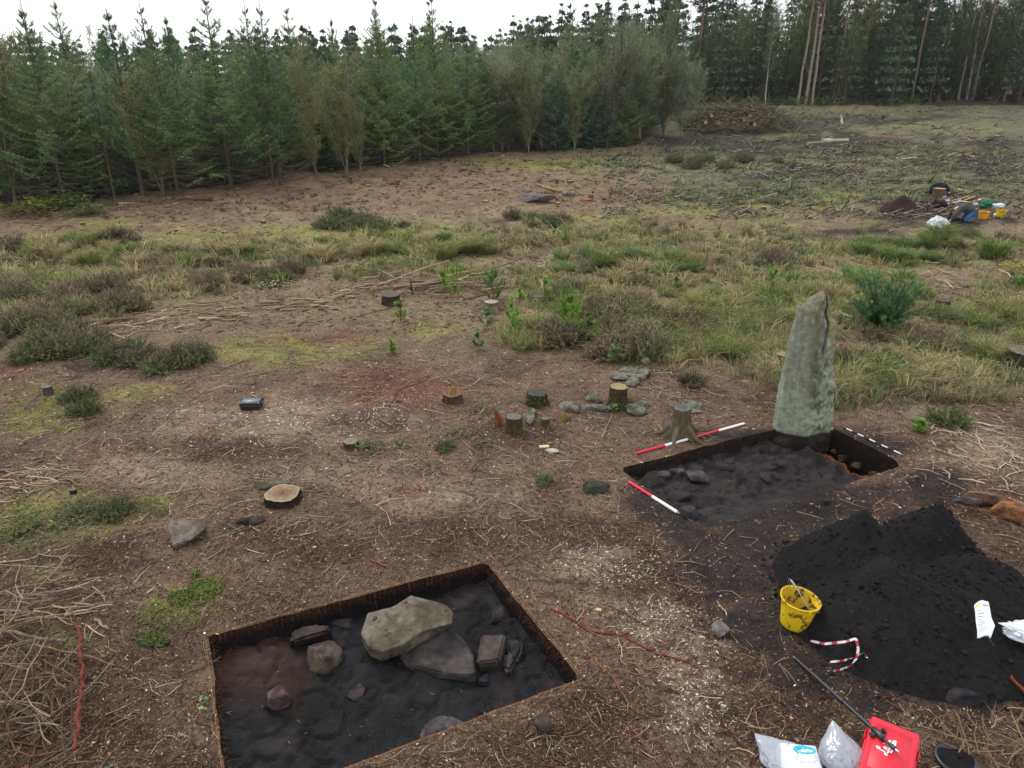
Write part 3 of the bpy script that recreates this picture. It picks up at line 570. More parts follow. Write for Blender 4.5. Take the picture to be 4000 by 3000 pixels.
rock_thing('stone', 'rusty brown stone behind the orange sandstone block', 3820, 1965, .42, .22, .18, 46, S(104, 70, 52), S(76, 56, 46), rz=-.3, sunk=.3)
rock_thing('stone', 'grey oval stone on the soil right of the twin peaked spoil heap', 3765, 1992, .28, .14, .12, 47, S(92, 88, 90), S(70, 66, 68), sunk=.2, lift=.1)
rock_thing('stone', 'dark wet stone at the open near side of the stone trench', 2695, 2010, .22, .22, .18, 48, S(70, 70, 76), S(50, 50, 56), sunk=.4)
rock_thing('stone', 'black rounded stone lying by the pale soil above the spoil heap', 3228, 1962, .1, .09, .08, 49, blk, blk * .8)
rock_thing('boulder', 'dark rounded boulder behind the kneeling digger', 3666, 812, .50, .42, .40, 50, S(62, 54, 50), S(46, 40, 38), planes=8, cat='boulder', sunk=.15)
rock_thing('boulder', 'flat pale grey boulder in the far brown clearing', 2085, 790, 1.5, .8, .45, 51, S(128, 118, 120), S(104, 98, 88), cat='boulder', sunk=.3)
rock_thing('boulder', 'small pale boulder right of the flat boulder in the far clearing', 2228, 768, .8, .45, .36, 52, S(138, 130, 126), S(110, 106, 96), cat='boulder')
rock_thing('stone', 'pale rounded stone above the flat boulder in the far clearing', 2055, 752, .45, .3, .22, 53, S(140, 132, 130), S(110, 106, 96))
rock_thing('stone', 'pale stone left of the flat boulder in the far clearing', 1940, 742, .4, .3, .2, 54, S(140, 132, 130), S(110, 106, 96))
# stones ringed round the mossy ivy stump
ring = [(2225, 1598, .34, .2, 'long pale flat stone left of the ivy stump'), (2285, 1600, .22, .18, 'pale lichen stone between the long flat stone and the ivy stump'), (2345, 1605, .32, .16, 'greenish flat stone in front of the ivy stump'), (2322, 1565, .24, .2, 'grey stone at the left foot of the ivy stump'), (2480, 1608, .3, .3, 'smooth round grey stone right of the ivy stump'), (2500, 1585, .22, .14, 'small stone behind the smooth round one by the ivy stump'), (2430, 1478, .34, .26, 'left slab of the pale stones behind the ivy stump'), (2490, 1472, .5, .3, 'largest slab of the pale stones behind the ivy stump'), (2455, 1450, .36, .22, 'farthest slab of the pale stones behind the ivy stump'), (2468, 1500, .3, .2, 'nearest slab of the pale stones behind the ivy stump'), (2655, 1608, .4, .3, 'smooth grey slab lying right of the flared stump'), (2070, 1635, .45, .14, 'flat pale stone behind the small leaning stump'), (2518, 1418, .3, .14, 'flat slab by the heather above the pale stones')]
for k, (u, v, a, b, l) in enumerate(ring):
    if k == 10: u, v = 2698, 1592
    rock_thing('stone', l, u, v, a, b, .13, 60 + k, S(128, 126, 116), S(94, 92, 78), rz=.2 * k - .8, planes=7, sub=4, sunk=.3)
# stones in the sondage and cobbles on the second trench's floor
for k, (u, v, s, l) in enumerate([(3225, 1745, .26, 'large pale brown stone in the deep slot below the standing stone'), (3290, 1800, .18, 'tan angular stone in the middle of the deep slot'), (3345, 1828, .16, 'tan stone at the right part of the deep slot'), (3260, 1770, .14, 'small tan stone above the middle of the deep slot'), (3310, 1780, .15, 'brown stone against the back side of the deep slot'), (3390, 1815, .22, 'flat brown stone near the right end of the deep slot'), (3415, 1862, .14, 'last small stone at the right end of the deep slot')]):
    rock_thing('stone', l, u, v, s, s * .8, s * .7, 80 + k, S(112, 94, 68), S(64, 54, 44), z=-.36, rz=k, sunk=.15)
rg = rnd(5)
for k in range(16):
    s_, t_ = rg.random() * .86 + .04, rg.random() * .85 + .05; p = lerp(lerp(A2, B2, s_), lerp(D2, C2, s_), t_)
    if float(seg_dist(p.x, p.y, B2, C2)) < SW + .1 or t_ > .78: continue
    z = float(floor2(np.array([p.x]), np.array([p.y]))[0]); a = .10 + .18 * rg.random(); mb = MB()
    rock(mb, a, a * .7, a * .5, rg, S(56, 50, 51), 7, 3, .05, (p.x, p.y, z - .035), rg.random() * 3, (0, 0), S(54, 50, 54), .35)
    tag(mb.build('cobble', 'wet_peat', origin=(p.x, p.y, z)), 'peat stained cobble bedded in the floor of the trench by the standing stone', 'stone', 'cobbles bedded in the floor of the stone trench')
for u, v, a, l in [(2582, 1862, .22, 'pale cobble nearest the left corner of the stone trench'), (2645, 1850, .2, 'second pale cobble near the left corner of the stone trench'), (2725, 1870, .3, 'broad flat pale cobble in the left half of the stone trench')]:
    rock_thing('stone', l, u, v, a, a * .75, a * .5, int(u), S(92, 84, 84), S(66, 60, 62), z=-.19, sunk=.3)

# ------------------------------------------------------------------ standing stone
def standing_stone():
    bp = G(3125, 1672); Y0 = bp.y; h = CH
    ztop = CH - Y0 * math.tan(PITCH + math.atan((1136 - CY) / F)); K, n = 150, 170
    rows = [(1134, 3210, 3218), (1142, 3204, 3226), (1152, 3190, 3234), (1166, 3168, 3240), (1182, 3150, 3244), (1205, 3125, 3246), (1230, 3112, 3254), (1260, 3102, 3262), (1300, 3092, 3264), (1345, 3080, 3260), (1400, 3070, 3254), (1450, 3060, 3258), (1510, 3047, 3262), (1560, 3038, 3258), (1620, 3028, 3258), (1660, 3022, 3254), (1690, 3018, 3250), (1760, 3016, 3236)]
    zr, xl, xr = [], [], []
    for v, l_, r_ in rows:
        z = CH - Y0 * math.tan(PITCH + math.atan((v - CY) / F)); d = Y0 * CT + (CH - z) * ST; zr.append(z); xl.append((l_ - CX) / F * d); xr.append((r_ - CX) / F * d)
    zr, xl, xr = map(np.array, (zr, xl, xr)); o = np.argsort(zr)
    zz = -.42 + (ztop + .42) * (1 - (1 - np.linspace(0, 1, K)) ** 1.15); L = np.interp(zz, zr[o], xl[o]); Rr = np.interp(zz, zr[o], xr[o])
    sec = np.array([(0, .02), (.03, -.08), (.20, -.20), (.42, -.27), (.50, -.26), (.72, -.20), (.93, -.13), (1, -.02), (.97, .12), (.8, .22), (.5, .26), (.2, .2), (.03, .1), (0, .02)])
    dd = np.append(0, np.cumsum(np.hypot(*np.diff(sec, axis=0).T))); s = np.linspace(0, dd[-1], n, endpoint=False); fx = np.interp(s, dd, sec[:, 0]); fy = np.interp(s, dd, sec[:, 1])
    w = Rr - L; dep = np.clip(.55 + .45 * (ztop - zz) / 1.2, .4, 1.0); dep = dep * np.clip(((ztop - zz) / .12) ** .5, .15, 1)
    X = L[:, None] + w[:, None] * fx[None]; Y = Y0 + fy[None] * dep[:, None]; Z = np.repeat(zz[:, None], n, 1)
    tz = (zz / ztop)[:, None]; front = (fy < 0)[None] * 1.
    # deep cleft right of the top, step on the right hand side
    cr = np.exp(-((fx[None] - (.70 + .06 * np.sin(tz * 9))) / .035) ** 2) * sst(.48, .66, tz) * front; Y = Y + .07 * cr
    Z = Z - .10 * np.exp(-((fx[None] - .71) / .05) ** 2) * sst(.93, 1, tz)
    P = np.stack([X, Y, Z], -1).reshape(-1, 3); rough = (sst(.40, .55, np.tile(fx, (K, 1))) * (1 - .45 * sst(.45, .6, tz))).ravel()
    n1 = fb3(P * np.array([7, 7, 6]), 4, 3) - .5; rid = np.abs(fb3(P * np.array([5, 5, 5]) + 20, 4, 5) - .5); st = fb3(P * np.array([26, 26, 3]), 3, 6) - .5
    off = n1 * (.03 + .07 * rough) - rid * .22 * rough * .6 + st * .012
    ctr = np.array([0, Y0, 0]); nrm = np.stack([(np.tile(fx, (K, 1)).ravel() - .5) * 1.2, np.tile(fy, (K, 1)).ravel() * 3, np.zeros(K * n)], 1); nrm /= np.linalg.norm(nrm, axis=1)[:, None] + 1e-9
    P2 = P + nrm * off[:, None]
    # colour of the stone: pale sage lichen low down, brown grey stain up the middle, yellow lichen at the top
    FX = np.tile(fx, (K, 1)).ravel(); TZ = np.repeat(tz[:, 0], n); g = fb3(P * np.array([4, 4, 2.2]) + 9, 4, 8); sp_ = fb3(P * np.array([16, 16, 9]), 4, 9)
    c = np.tile(S(138, 140, 122), (K * n, 1)); low = sst(.62, .18, TZ + .25 * (g - .5))[:, None]; c = c * (1 - low) + S(158, 168, 146) * low
    br = (np.exp(-((FX - .46 - .12 * (g - .5)) / .13) ** 2) * sst(.12, .35, TZ) * .75)[:, None]; c = c * (1 - br) + S(104, 98, 72) * br
    top = (sst(.72, .98, TZ + .2 * (g - .5)) * .65)[:, None]; c = c * (1 - top) + S(112, 106, 84) * top
    k = (sst(.5, .62, sp_) * (.22 + .4 * rough))[:, None]; c = c * (1 - k) + S(62, 66, 58) * k
    k = (sst(.60, .75, fb3(P * np.array([11, 11, 7]) + 30, 4, 11)) * rough * .8)[:, None]; c = c * (1 - k) + S(178, 184, 166) * k
    k = (sst(.5, .62, st + .5) * sst(.5, .3, FX) * .35)[:, None]; c = c * (1 - k) + S(164, 168, 156) * k
    yl = (np.exp(-((FX - .86) / .09) ** 2) * sst(.55, .75, TZ) * sst(.42, .56, sp_))[:, None] * .8; c = c * (1 - yl) + S(140, 136, 62) * yl
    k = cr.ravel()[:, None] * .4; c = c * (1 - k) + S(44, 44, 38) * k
    k = sst(.02, -.02, P[:, 2] - .0 + .04 * (g - .5))[:, None]; c = c * (1 - k) + S(58, 50, 47) * k
    mb = MB(); i = np.arange(K - 1)[:, None] * n; j = np.arange(n)[None]; j2 = (j + 1) % n
    mb.add(P2, np.stack([i + j, i + j2, i + n + j2, i + n + j], -1).reshape(-1, 4), c)
    tp = P2[-n:]; mb.add(np.vstack([tp, tp.mean(0) + [0, 0, .01]]), [(a, (a + 1) % n, n) for a in range(n)], c[-1])
    tag(mb.build('standing_stone', 'monolith', origin=(bp.x, bp.y, 0)), 'tall pointed grey green standing stone at the far corner of the stone trench', 'standing stone')
    # the plug of soil it is still bedded in
    mb = MB(); rock(mb, .75, .42, .42, rnd(4), S(52, 45, 42), 8, 4, .08, (bp.x - .05, bp.y - .10, -.33), 0, (0, 0), S(40, 35, 34), .2)
    tag(mb.build('soil_block', 'peat', origin=(bp.x, bp.y, -.3)), 'dark block of unexcavated soil under the foot of the standing stone', 'soil')
standing_stone()

# ------------------------------------------------------------------ trees
BR = S(92, 78, 66); BRD = S(120, 104, 90)
def curve_branch(p0, az, el, L, k, rng, up=.0, droop=.0, wob=.05):
    s = np.linspace(0, 1, k); d = np.array([math.cos(az), math.sin(az)]); wb = np.cumsum(rng.normal(size=(k, 3)) * wob * L / k, 0); wb[0] = 0
    r = L * s * math.cos(el); z = L * s * math.sin(el) + up * L * s ** 2 - droop * L * s * (1 - s) * 1.5
    return np.stack([p0[0] + d[0] * r, p0[1] + d[1] * r, p0[2] + z], 1) + wb
def trunk_pts(H, rng, k=9, lean=.02, wob=.01):
    s = np.linspace(0, 1, k); a = rng.random() * 6.3; w = np.cumsum(rng.normal(size=(k, 2)) * wob * H / k, 0); w[0] = 0
    return np.stack([math.cos(a) * lean * H * s + w[:, 0], math.sin(a) * lean * H * s + w[:, 1], H * s], 1)
def at_h(T, h): return np.array([np.interp(h, T[:, 2], T[:, 0]), np.interp(h, T[:, 2], T[:, 1]), h])
def conifer(seed, H, kind='spruce', dead=.18, c=(.05, .1, .03), c2=(.07, .13, .05), width=.26, dense=1.0, bare=0.):
    rng = rnd(seed); tr, cr = MB(), MB(); T = trunk_pts(H, rng, lean=.006, wob=.012); tr_r = .0085 * H + .012
    tcol = S(104, 92, 80) if kind != 'spruce' else S(92, 82, 72)
    tube(tr, np.vstack([[T[0, 0], T[0, 1], -.15], T]), np.concatenate([[tr_r * 1.15], tr_r * (1 - np.linspace(0, 1, 9)) ** .8 + .006]), 7, tcol, knob=.06, rng=rng)
    h = .05 * H; A0, A1_, C_, D0, D1_ = [], [], [], [], []; g0_, g1_, gc = [], [], []
    c, c2 = np.array(c), np.array(c2)
    while h < H - .12:
        rel = (H - h) / H; n = int((5.4 if rel > .18 else 4) * dense + rng.random()); L0 = min(width * (H - h) * (1.1 if kind == 'spruce' else 1) * np.interp(rel, [0, .12, .24], [.35, .6, 1]) + .09, 2.0 if kind == 'spruce' else 1.8) * (1 if rel < .72 else .95 - .1 * (rel - .72) / .28)
        a0 = rng.random() * 6.3
        for k in range(n):
            L = L0 * (.7 + .45 * rng.random()); az = a0 + k * 6.283 / n + rng.normal() * .25
            if kind == 'spruce': el = np.interp(rel, [0, .12, .35, 1], [1.0, .75, .30, -.08]) + rng.normal() * .1; up, dr = .12, .10 + .12 * rel
            else: el = np.interp(rel, [0, .15, .5, 1], [1.15, .9, .55, .2]) + rng.normal() * .12; up, dr = .38, .05
            P = curve_branch(at_h(T, h + rng.normal() * .03), az, el, L, 6, rng, up, dr)
            isd = rel > 1 - dead and rng.random() < np.interp(rel, [1 - dead, 1], [.3, .95])
            if rel > 1 - bare: isd = True
            bc = BRD * (.6 + .5 * rng.random()) if isd else BR
            g0_.append(P[:-1]); g1_.append(P[1:]); w = np.linspace(.012, .003, 6) * (.5 + L * .5); gc.append(np.stack([w[:-1], w[1:]], 1)); D0.append(np.repeat(bc[None], 5, 0))
            m = max(3, int(L / (.085 if kind == 'spruce' else .16)));  s = (np.arange(m) + .6 * rng.random(m) + .3) / m; s = s[(s > (.16 if kind == 'spruce' else .35)) | (np.zeros(len(s)) > 1)]; s = np.clip(s, 0, .98); m = len(s)
            if m == 0: continue
            x = s * 5; i0 = np.minimum(x.astype(int), 4); f = (x - i0)[:, None]; B = P[i0] * (1 - f) + P[i0 + 1] * f; Td = P[i0 + 1] - P[i0]; Td /= np.linalg.norm(Td, axis=1)[:, None]
            sd_ = np.stack([-Td[:, 1], Td[:, 0], np.zeros(m)], 1); sg = np.where(np.arange(m) % 2 == 0, 1, -1)[:, None]
            if kind == 'spruce': l = (.34 * L * (1 - s) ** .8 + .09) * (.7 + .5 * rng.random(m)); dr_ = Td * .75 + sd_ * sg * .7 + np.array([0, 0, 1]) * (rng.normal(size=(m, 1)) * .12 - .12 * rel + (.2 if rel < .2 else 0))
            else: l = (.20 * L + .10) * (.7 + .5 * rng.random(m)); dr_ = Td * .8 + sd_ * sg * .5 + rng.normal(size=(m, 3)) * .25 + np.array([0, 0, .55])
            dr_ /= np.linalg.norm(dr_, axis=1)[:, None]; E_ = B + dr_ * l[:, None]
            if isd: g0_.append(B); g1_.append(E_ - np.array([0, 0, .03])); gc.append(np.stack([np.full(m, .004), np.full(m, .002)], 1)); D0.append(np.repeat(bc[None], m, 0))
            else:
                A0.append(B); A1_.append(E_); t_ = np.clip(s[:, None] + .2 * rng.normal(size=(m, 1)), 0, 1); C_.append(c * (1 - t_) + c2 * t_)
                A0.append(P[-2:-1] * .5 + P[-3:-2] * .5); A1_.append(P[-1:] + (P[-1:] - P[-2:-1]) * .4); C_.append(c2[None])
        h += np.interp(rel, [0, .1, .3, 1], [.55, .46, .26, .24] if kind == 'spruce' else [.45, .42, .34, .34]) * (.8 + .4 * rng.random())
    P0, P1 = np.concatenate(g0_), np.concatenate(g1_); rr = np.concatenate(gc); dc = np.concatenate(D0); segs(tr, P0, P1, rr[:, 0], rr[:, 1], dc)
    A0, A1_, C_ = np.concatenate(A0), np.concatenate(A1_), np.concatenate(C_) * 1.15
    # leader
    A0 = np.vstack([A0, at_h(T, H * .95)[None]]); A1_ = np.vstack([A1_, T[-1:] + [0, 0, .12]]); C_ = np.vstack([C_, c[None]])
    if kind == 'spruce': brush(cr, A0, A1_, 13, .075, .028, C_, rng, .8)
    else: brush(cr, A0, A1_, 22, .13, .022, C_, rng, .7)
    return tr, cr
def broadleaf(seed, H, stems=3, c=(.1, .12, .05), c2=(.14, .15, .07), leaf=.05, nb=26, spread=.22, barkc=(.3, .28, .25), lpb=220, low=.12, upr=1.0, flat=.2, rad=.0052):
    rng = rnd(seed); tr, cr = MB(), MB(); c, c2 = np.array(c), np.array(c2); g0_, g1_, r0_, r1_ = [], [], [], []; LP, LC = [], []
    for k in range(stems):
        Hs = H * (1 if k == 0 else .65 + .3 * rng.random()); T = trunk_pts(Hs, rng, 10, .05 + .09 * (stems > 1) * rng.random() + (.06 if stems > 1 else 0), .05)
        r = rad * Hs + .008; s = np.linspace(0, 1, 10); cc = np.array(barkc)[None] * (1 - .55 * s[:, None]) * (.8 + .4 * rng.random((10, 1)))
        tube(tr, np.vstack([[T[0, 0], T[0, 1], -.15], T]), np.concatenate([[r * 1.2], r * (1 - s) ** .8 + .004]), 6, np.vstack([cc[:1], cc]), knob=.08, rng=rng)
        for b in range(int(nb / stems ** .5)):
            h = Hs * (low + (1 - low) * (b + rng.random()) / (nb / stems ** .5)); rel = 1 - h / Hs
            L = (spread * H * (.35 + .65 * math.sin(math.pi * min(1, .18 + rel * .85)))) * (.6 + .6 * rng.random()); el = (.55 + .4 * rng.random()) * upr + .25 * (1 - rel)
            P = curve_branch(at_h(T, min(h, Hs * .97)), rng.random() * 6.3, el, L, 5, rng, .1, 0, .35)
            g0_.append(P[:-1]); g1_.append(P[1:]); w = np.linspace(.010, .003, 5) * (.5 + L * .4); r0_.append(w[:-1]); r1_.append(w[1:])
            m = int(9 + L * 7); s = .2 + .8 * rng.random(m); x = s * 4; i0 = np.minimum(x.astype(int), 3); f = (x - i0)[:, None]; B = P[i0] * (1 - f) + P[i0 + 1] * f
            d = (P[i0 + 1] - P[i0]); d /= np.linalg.norm(d, axis=1)[:, None]; d = d * .7 + rng.normal(size=(m, 3)) * .5 + [0, 0, .25 * upr]; d /= np.linalg.norm(d, axis=1)[:, None]; l = (.16 + .34 * rng.random(m)) * (.5 + .25 * L); E_ = B + d * l[:, None]
            g0_.append(B); g1_.append(E_); r0_.append(np.full(m, .0035)); r1_.append(np.full(m, .0015))
            q = max(2, int(lpb / m)); t = rng.random((m, q, 1)) ** .7; LPk = B[:, None] + (E_ - B)[:, None] * t + rng.normal(size=(m, q, 3)) * .045 * (leaf / .05) ** .7; LP.append(LPk.reshape(-1, 3))
            mixk = np.clip(rng.random() * .5 + .5 * rng.random((m * q, 1)), 0, 1); LC.append(c * (1 - mixk) + c2 * mixk)
    segs(tr, np.concatenate(g0_), np.concatenate(g1_), np.concatenate(r0_), np.concatenate(r1_), np.array(barkc) * .42)
    leaves(cr, np.concatenate(LP), leaf, np.concatenate(LC) * 1.25, rng, flat=flat); return tr, cr
def tall_pine(seed, H, crown_from, fork=None, c=None):
    rng = rnd(seed); tr, cr = MB(), MB(); T = trunk_pts(H, rng, 12, .012 + .02 * rng.random(), .03); r = .13 + .03 * rng.random(); s = np.linspace(0, 1, 12)
    cc = 1.5 * S(128, 116, 108)[None] * (1 - sst(.25, .55, s)[:, None]) + 1.4 * S(138, 106, 88)[None] * sst(.25, .55, s)[:, None]
    tube(tr, np.vstack([[T[0, 0], T[0, 1], -.3], T]), np.concatenate([[r * 1.2], r * (1 - .85 * s)]), 8, np.vstack([cc[:1], cc]), knob=.05, rng=rng)
    if fork:
        p = at_h(T, fork); q = np.array([p, p + [-.9, .1, 1.4], p + [-1.0, .1, 3.2], p + [-.4, 0, 5.5]]); tube(tr, q, [r * .5, r * .45, r * .35, .04], 7, S(146, 106, 84))
    A0, A1_, C_ = [], [], []; h = crown_from; g = []
    for k in range(9):                                            # dead snags below the crown
        hh = crown_from * (.3 + .7 * rng.random()); P = curve_branch(at_h(T, hh), rng.random() * 6.3, .1, .5 + rng.random() * 1.3, 4, rng, 0, 0, .3); g.append(P)
    while h < H:
        rel = (H - h) / (H - crown_from)
        for k in range(4):
            L = (1.2 + 2.6 * rel ** .6) * (.6 + .6 * rng.random()); P = curve_branch(at_h(T, h), rng.random() * 6.3, .25 + .5 * (1 - rel), L, 5, rng, .15, 0, .4); g.append(P)
            m = int(22 + L * 12); s_ = .35 + .65 * rng.random(m); x = s_ * 4; i0 = np.minimum(x.astype(int), 3); f = (x - i0)[:, None]; B = P[i0] * (1 - f) + P[i0 + 1] * f + rng.normal(size=(m, 3)) * .16 * [1, 1, .6]
            d = rng.normal(size=(m, 3)) + [0, 0, .8]; d /= np.linalg.norm(d, axis=1)[:, None]; A0.append(B); A1_.append(B + d * .35); t = rng.random((m, 1)); C_.append(S(58, 76, 62) * (1 - t) + S(92, 110, 92) * t)
        h += .55
    for P in g: segs(tr, P[:-1], P[1:], np.linspace(.05, .02, len(P) - 1), np.linspace(.04, .01, len(P) - 1), S(96, 84, 76))
    brush(cr, np.concatenate(A0), np.concatenate(A1_), 12, .19, .055, np.concatenate(C_), rng, .6); return tr, cr
LIB = {}
def lib(key, builder, *a, cm='needle', **k):
    tr, cr = builder(*a, **k); LIB[key] = (tr.mesh(key + '_trunk', 'bark'), cr.mesh(key + '_crown', cm, smooth=False))
sg, sg2 = S(70, 94, 50), S(120, 144, 84)
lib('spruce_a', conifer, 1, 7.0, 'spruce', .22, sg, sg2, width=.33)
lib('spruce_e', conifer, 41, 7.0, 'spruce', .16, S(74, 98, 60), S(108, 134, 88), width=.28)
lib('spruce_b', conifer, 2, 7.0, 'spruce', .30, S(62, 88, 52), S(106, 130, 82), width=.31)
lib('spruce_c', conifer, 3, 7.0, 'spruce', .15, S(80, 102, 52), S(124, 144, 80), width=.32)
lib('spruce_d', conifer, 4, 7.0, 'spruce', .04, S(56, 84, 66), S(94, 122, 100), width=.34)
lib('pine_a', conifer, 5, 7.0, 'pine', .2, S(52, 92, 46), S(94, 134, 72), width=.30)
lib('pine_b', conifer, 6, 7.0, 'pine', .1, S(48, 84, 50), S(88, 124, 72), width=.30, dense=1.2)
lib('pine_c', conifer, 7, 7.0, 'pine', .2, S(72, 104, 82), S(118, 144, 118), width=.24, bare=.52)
lib('birch_a', broadleaf, 11, 6.0, 4, S(104, 112, 78), S(150, 156, 108), .055, 44, .27, S(150, 138, 122), 260, cm='leaf')
lib('birch_b', broadleaf, 12, 6.0, 3, S(108, 112, 66), S(150, 146, 92), .055, 42, .26, S(128, 114, 98), 250, cm='leaf')
lib('birch_c', broadleaf, 13, 6.0, 3, S(108, 120, 92), S(150, 162, 128), .055, 44, .28, S(144, 130, 114), 260, cm='leaf')
lib('birch_d', broadleaf, 14, 6.0, 5, S(98, 104, 82), S(136, 144, 112), .055, 46, .30, S(120, 108, 96), 230, cm='leaf')
lib('wood_a', broadleaf, 21, 10.0, 2, S(70, 90, 56), S(112, 128, 80), .11, 48, .24, S(92, 86, 76), 170, .04, cm='leaf', flat=.5)
lib('wood_b', broadleaf, 22, 10.0, 1, S(72, 90, 54), S(110, 126, 80), .11, 52, .22, S(92, 86, 76), 170, .04, cm='leaf', flat=.5)
lib('wood_c', broadleaf, 23, 10.0, 3, S(104, 110, 62), S(142, 142, 84), .10, 42, .2, S(132, 126, 112), 170, .08, cm='leaf', flat=.4)
lib('tall_a', tall_pine, 31, 17, 9.5); lib('tall_b', tall_pine, 32, 18, 10.5); lib('tall_c', tall_pine, 33, 16, 8.8, fork=5.2); lib('slim', broadleaf, 34, 12, 1, S(92, 100, 72), S(126, 130, 92), .14, 40, .16, S(205, 200, 190), 90, .35, cm='leaf', rad=.0085)
BASEH = {'spruce': 7.0, 'pine': 7.0, 'birch': 6.0, 'wood': 10.0, 'tall': 17.0, 'slim': 12.0}
CAT = {'spruce': ('spruce_tree', 'spruce tree'), 'pine': ('pine_tree', 'pine tree'), 'birch': ('birch_tree', 'birch tree'), 'wood': ('woodland_tree', 'tree'), 'tall': ('tall_pine_tree', 'pine tree'), 'slim': ('slender_birch_tree', 'birch tree')}
trees_n = 0
def tree(key, x, y, H, label, group=None, rz=None, wide=1.0):
    global trees_n; trees_n += 1
    k = key.split('_')[0]; nm, ct = CAT[k]; z = gz1(x, y); s = H / BASEH[k]; r = random.Random(trees_n)
    t = thing(nm, label, ct, (x, y, z), group, r.random() * 6.28 if rz is None else rz); t.scale = (s * wide, s * wide, s)
    a, b = LIB[key]; link('trunk', a, t); link('crown', b, t); return t
# front row, each placed where it stands in the photograph: (kind, column and row of its foot, row of its top, width, label)
FRONT = [
 ('pine_b', -60, 806, 60, 1.1, 'bushy dark green pine at the extreme left end of the forest edge'),
 ('birch_b', 60, 802, 110, 1.25, 'yellowing birch in front of the leftmost pines of the forest edge'),
 ('spruce_b', 130, 800, 330, 1.0, 'small spruce with thin dead lower branches near the left end of the edge'),
 ('spruce_a', 258, 796, 20, 1.0, 'spruce with grey bare lower stem left of the half bare pine'),
 ('pine_c', 450, 782, 290, .95, 'pine with a cage of bare dead branches below and blue green tufts above'),
 ('pine_a', 560, 770, 40, 1.25, 'tall bright green pine with upright candles standing against the sky'),
 ('birch_b', 640, 768, 260, 1.15, 'yellow leaved birch leaning between the candle pine and the tall spruce'),
 ('spruce_b', 700, 770, 90, 1.0, 'spruce with drooping grey green boughs right of the leaning birch'),
 ('spruce_a', 905, 738, -30, 1.05, 'tallest dark spruce with bare leader sticking up from the left part of the edge'),
 ('pine_a', 1070, 730, 130, .9, 'slim pine with a reddish stem right of the tallest dark spruce'),
 ('spruce_b', 1098, 728, -5, .9, 'narrow spruce with a high bare leader beside the slim reddish pine'),
 ('birch_b', 1240, 700, 200, .8, 'thin birch with sparse yellow leaves between two spruces of the edge'),
 ('birch_b', 1355, 685, 230, 1.1, 'broad golden leaved birch with many thin stems in the middle left of the edge'),
 ('birch_a', 1410, 672, 360, .8, 'low multi stemmed birch at the foot of the golden birch'),
 ('spruce_c', 1505, 650, 0, .95, 'yellow green spruce with red brown stem right of the golden birch'),
 ('spruce_b', 1640, 640, 60, .95, 'dark blue green spruce between two yellow green spruces'),
 ('spruce_c', 1710, 622, -10, .95, 'tall slim yellow green spruce with a long leader in the middle of the edge'),
 ('spruce_a', 1830, 612, 150, 1.05, 'broad pale green spruce with visible brown stem left of the bushy birch'),
 ('birch_c', 1930, 590, 270, 1.2, 'bushy grey green birch between the pale green spruce and the dark little spruce'),
 ('birch_a', 2065, 600, 280, .9, 'light birch with slim pale stem left of the small blue spruce'),
 ('spruce_d', 2170, 590, 240, 1.15, 'small dense blue green spruce in front of the birches'),
 ('birch_a', 2245, 588, 210, .9, 'slim birch just right of the small blue green spruce'),
 ('birch_d', 2370, 575, 110, 1.35, 'large feathery birch with several pale leaning stems near the clearing corner'),
 ('birch_c', 2500, 550, 125, 1.15, 'tall loose birch behind the large feathery birch'),
 ('birch_d', 2590, 535, 60, .8, 'thin dark stemmed birch with bare twiggy top at the clearing corner'),
 ('birch_c', 2660, 540, 230, 1.1, 'low grey green birch at the clearing corner beside the brush pile'),
 ('birch_c', 2730, 470, 250, 1.0, 'grey green birch bush just behind the brush pile'),
]
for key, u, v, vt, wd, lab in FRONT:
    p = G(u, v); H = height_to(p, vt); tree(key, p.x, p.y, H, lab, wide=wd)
rg = rnd(77); EB = [(p.x, p.y) for p in E] + [(10.2, 54)]
def edge_y(x): return np.interp(x, [e[0] for e in EB], [e[1] for e in EB])
lab_b = {'spruce': 'green spruce in the dense young plantation behind the front row', 'pine': 'green pine in the dense young plantation behind the front row', 'birch': 'birch growing among the conifers behind the front row'}
step = 1.75; cnt = 0
for iy in range(14):
    for ix in range(60):
        x = -44 + ix * step * (1 + iy * .05) + rg.normal() * .4; 
        if x > 9.5 + iy * .5: continue
        y = edge_y(x) + 1.3 + iy * step * 1.05 + rg.normal() * .4
        u, v = proj(x, y, 4); 
        if u < -350 or u > 2900 or cnt > 285: continue
        q = rg.random(); key = ['spruce_a', 'spruce_b', 'spruce_c', 'spruce_e', 'pine_a', 'pine_b', 'pine_b', 'birch_a', 'birch_c'][int(q * 9)]
        if u > 1850 and rg.random() < .35: key = ['birch_a', 'birch_c', 'birch_d'][int(rg.random() * 3)]
        H = (4.4 + 1.5 * rg.random() ** 2.2) * (1.0 if key[0] != 'b' else .95) * np.interp(u, [0, 900, 2300], [1.0, 1.0, 1.05]); k = key.split('_')[0]
        tree(key, x, y, H, lab_b[k], 'plantation trees behind the front row', wide=1.15 + .5 * rg.random()); cnt += 1
# low growth filling the foot of the forest edge
for k in range(46):
    u_ = -40 + 2620 * (k + rg.random()) / 46; x = G(u_, np.interp(u_, [q[0] for q in EDGE_PX], [q[1] for q in EDGE_PX])).x; y = edge_y(x) + .5 + 1.3 * rg.random(); key = ['spruce_d', 'birch_d', 'spruce_c', 'birch_a', 'spruce_d', 'pine_b'][int(rg.random() * 6)]; kk = key.split('_')[0]
    tree(key, x, y, 1.5 + 1.9 * rg.random(), 'low young ' + kk + ' filling the foot of the forest edge', 'low young trees at the foot of the forest edge', wide=1.5 + .5 * rg.random())
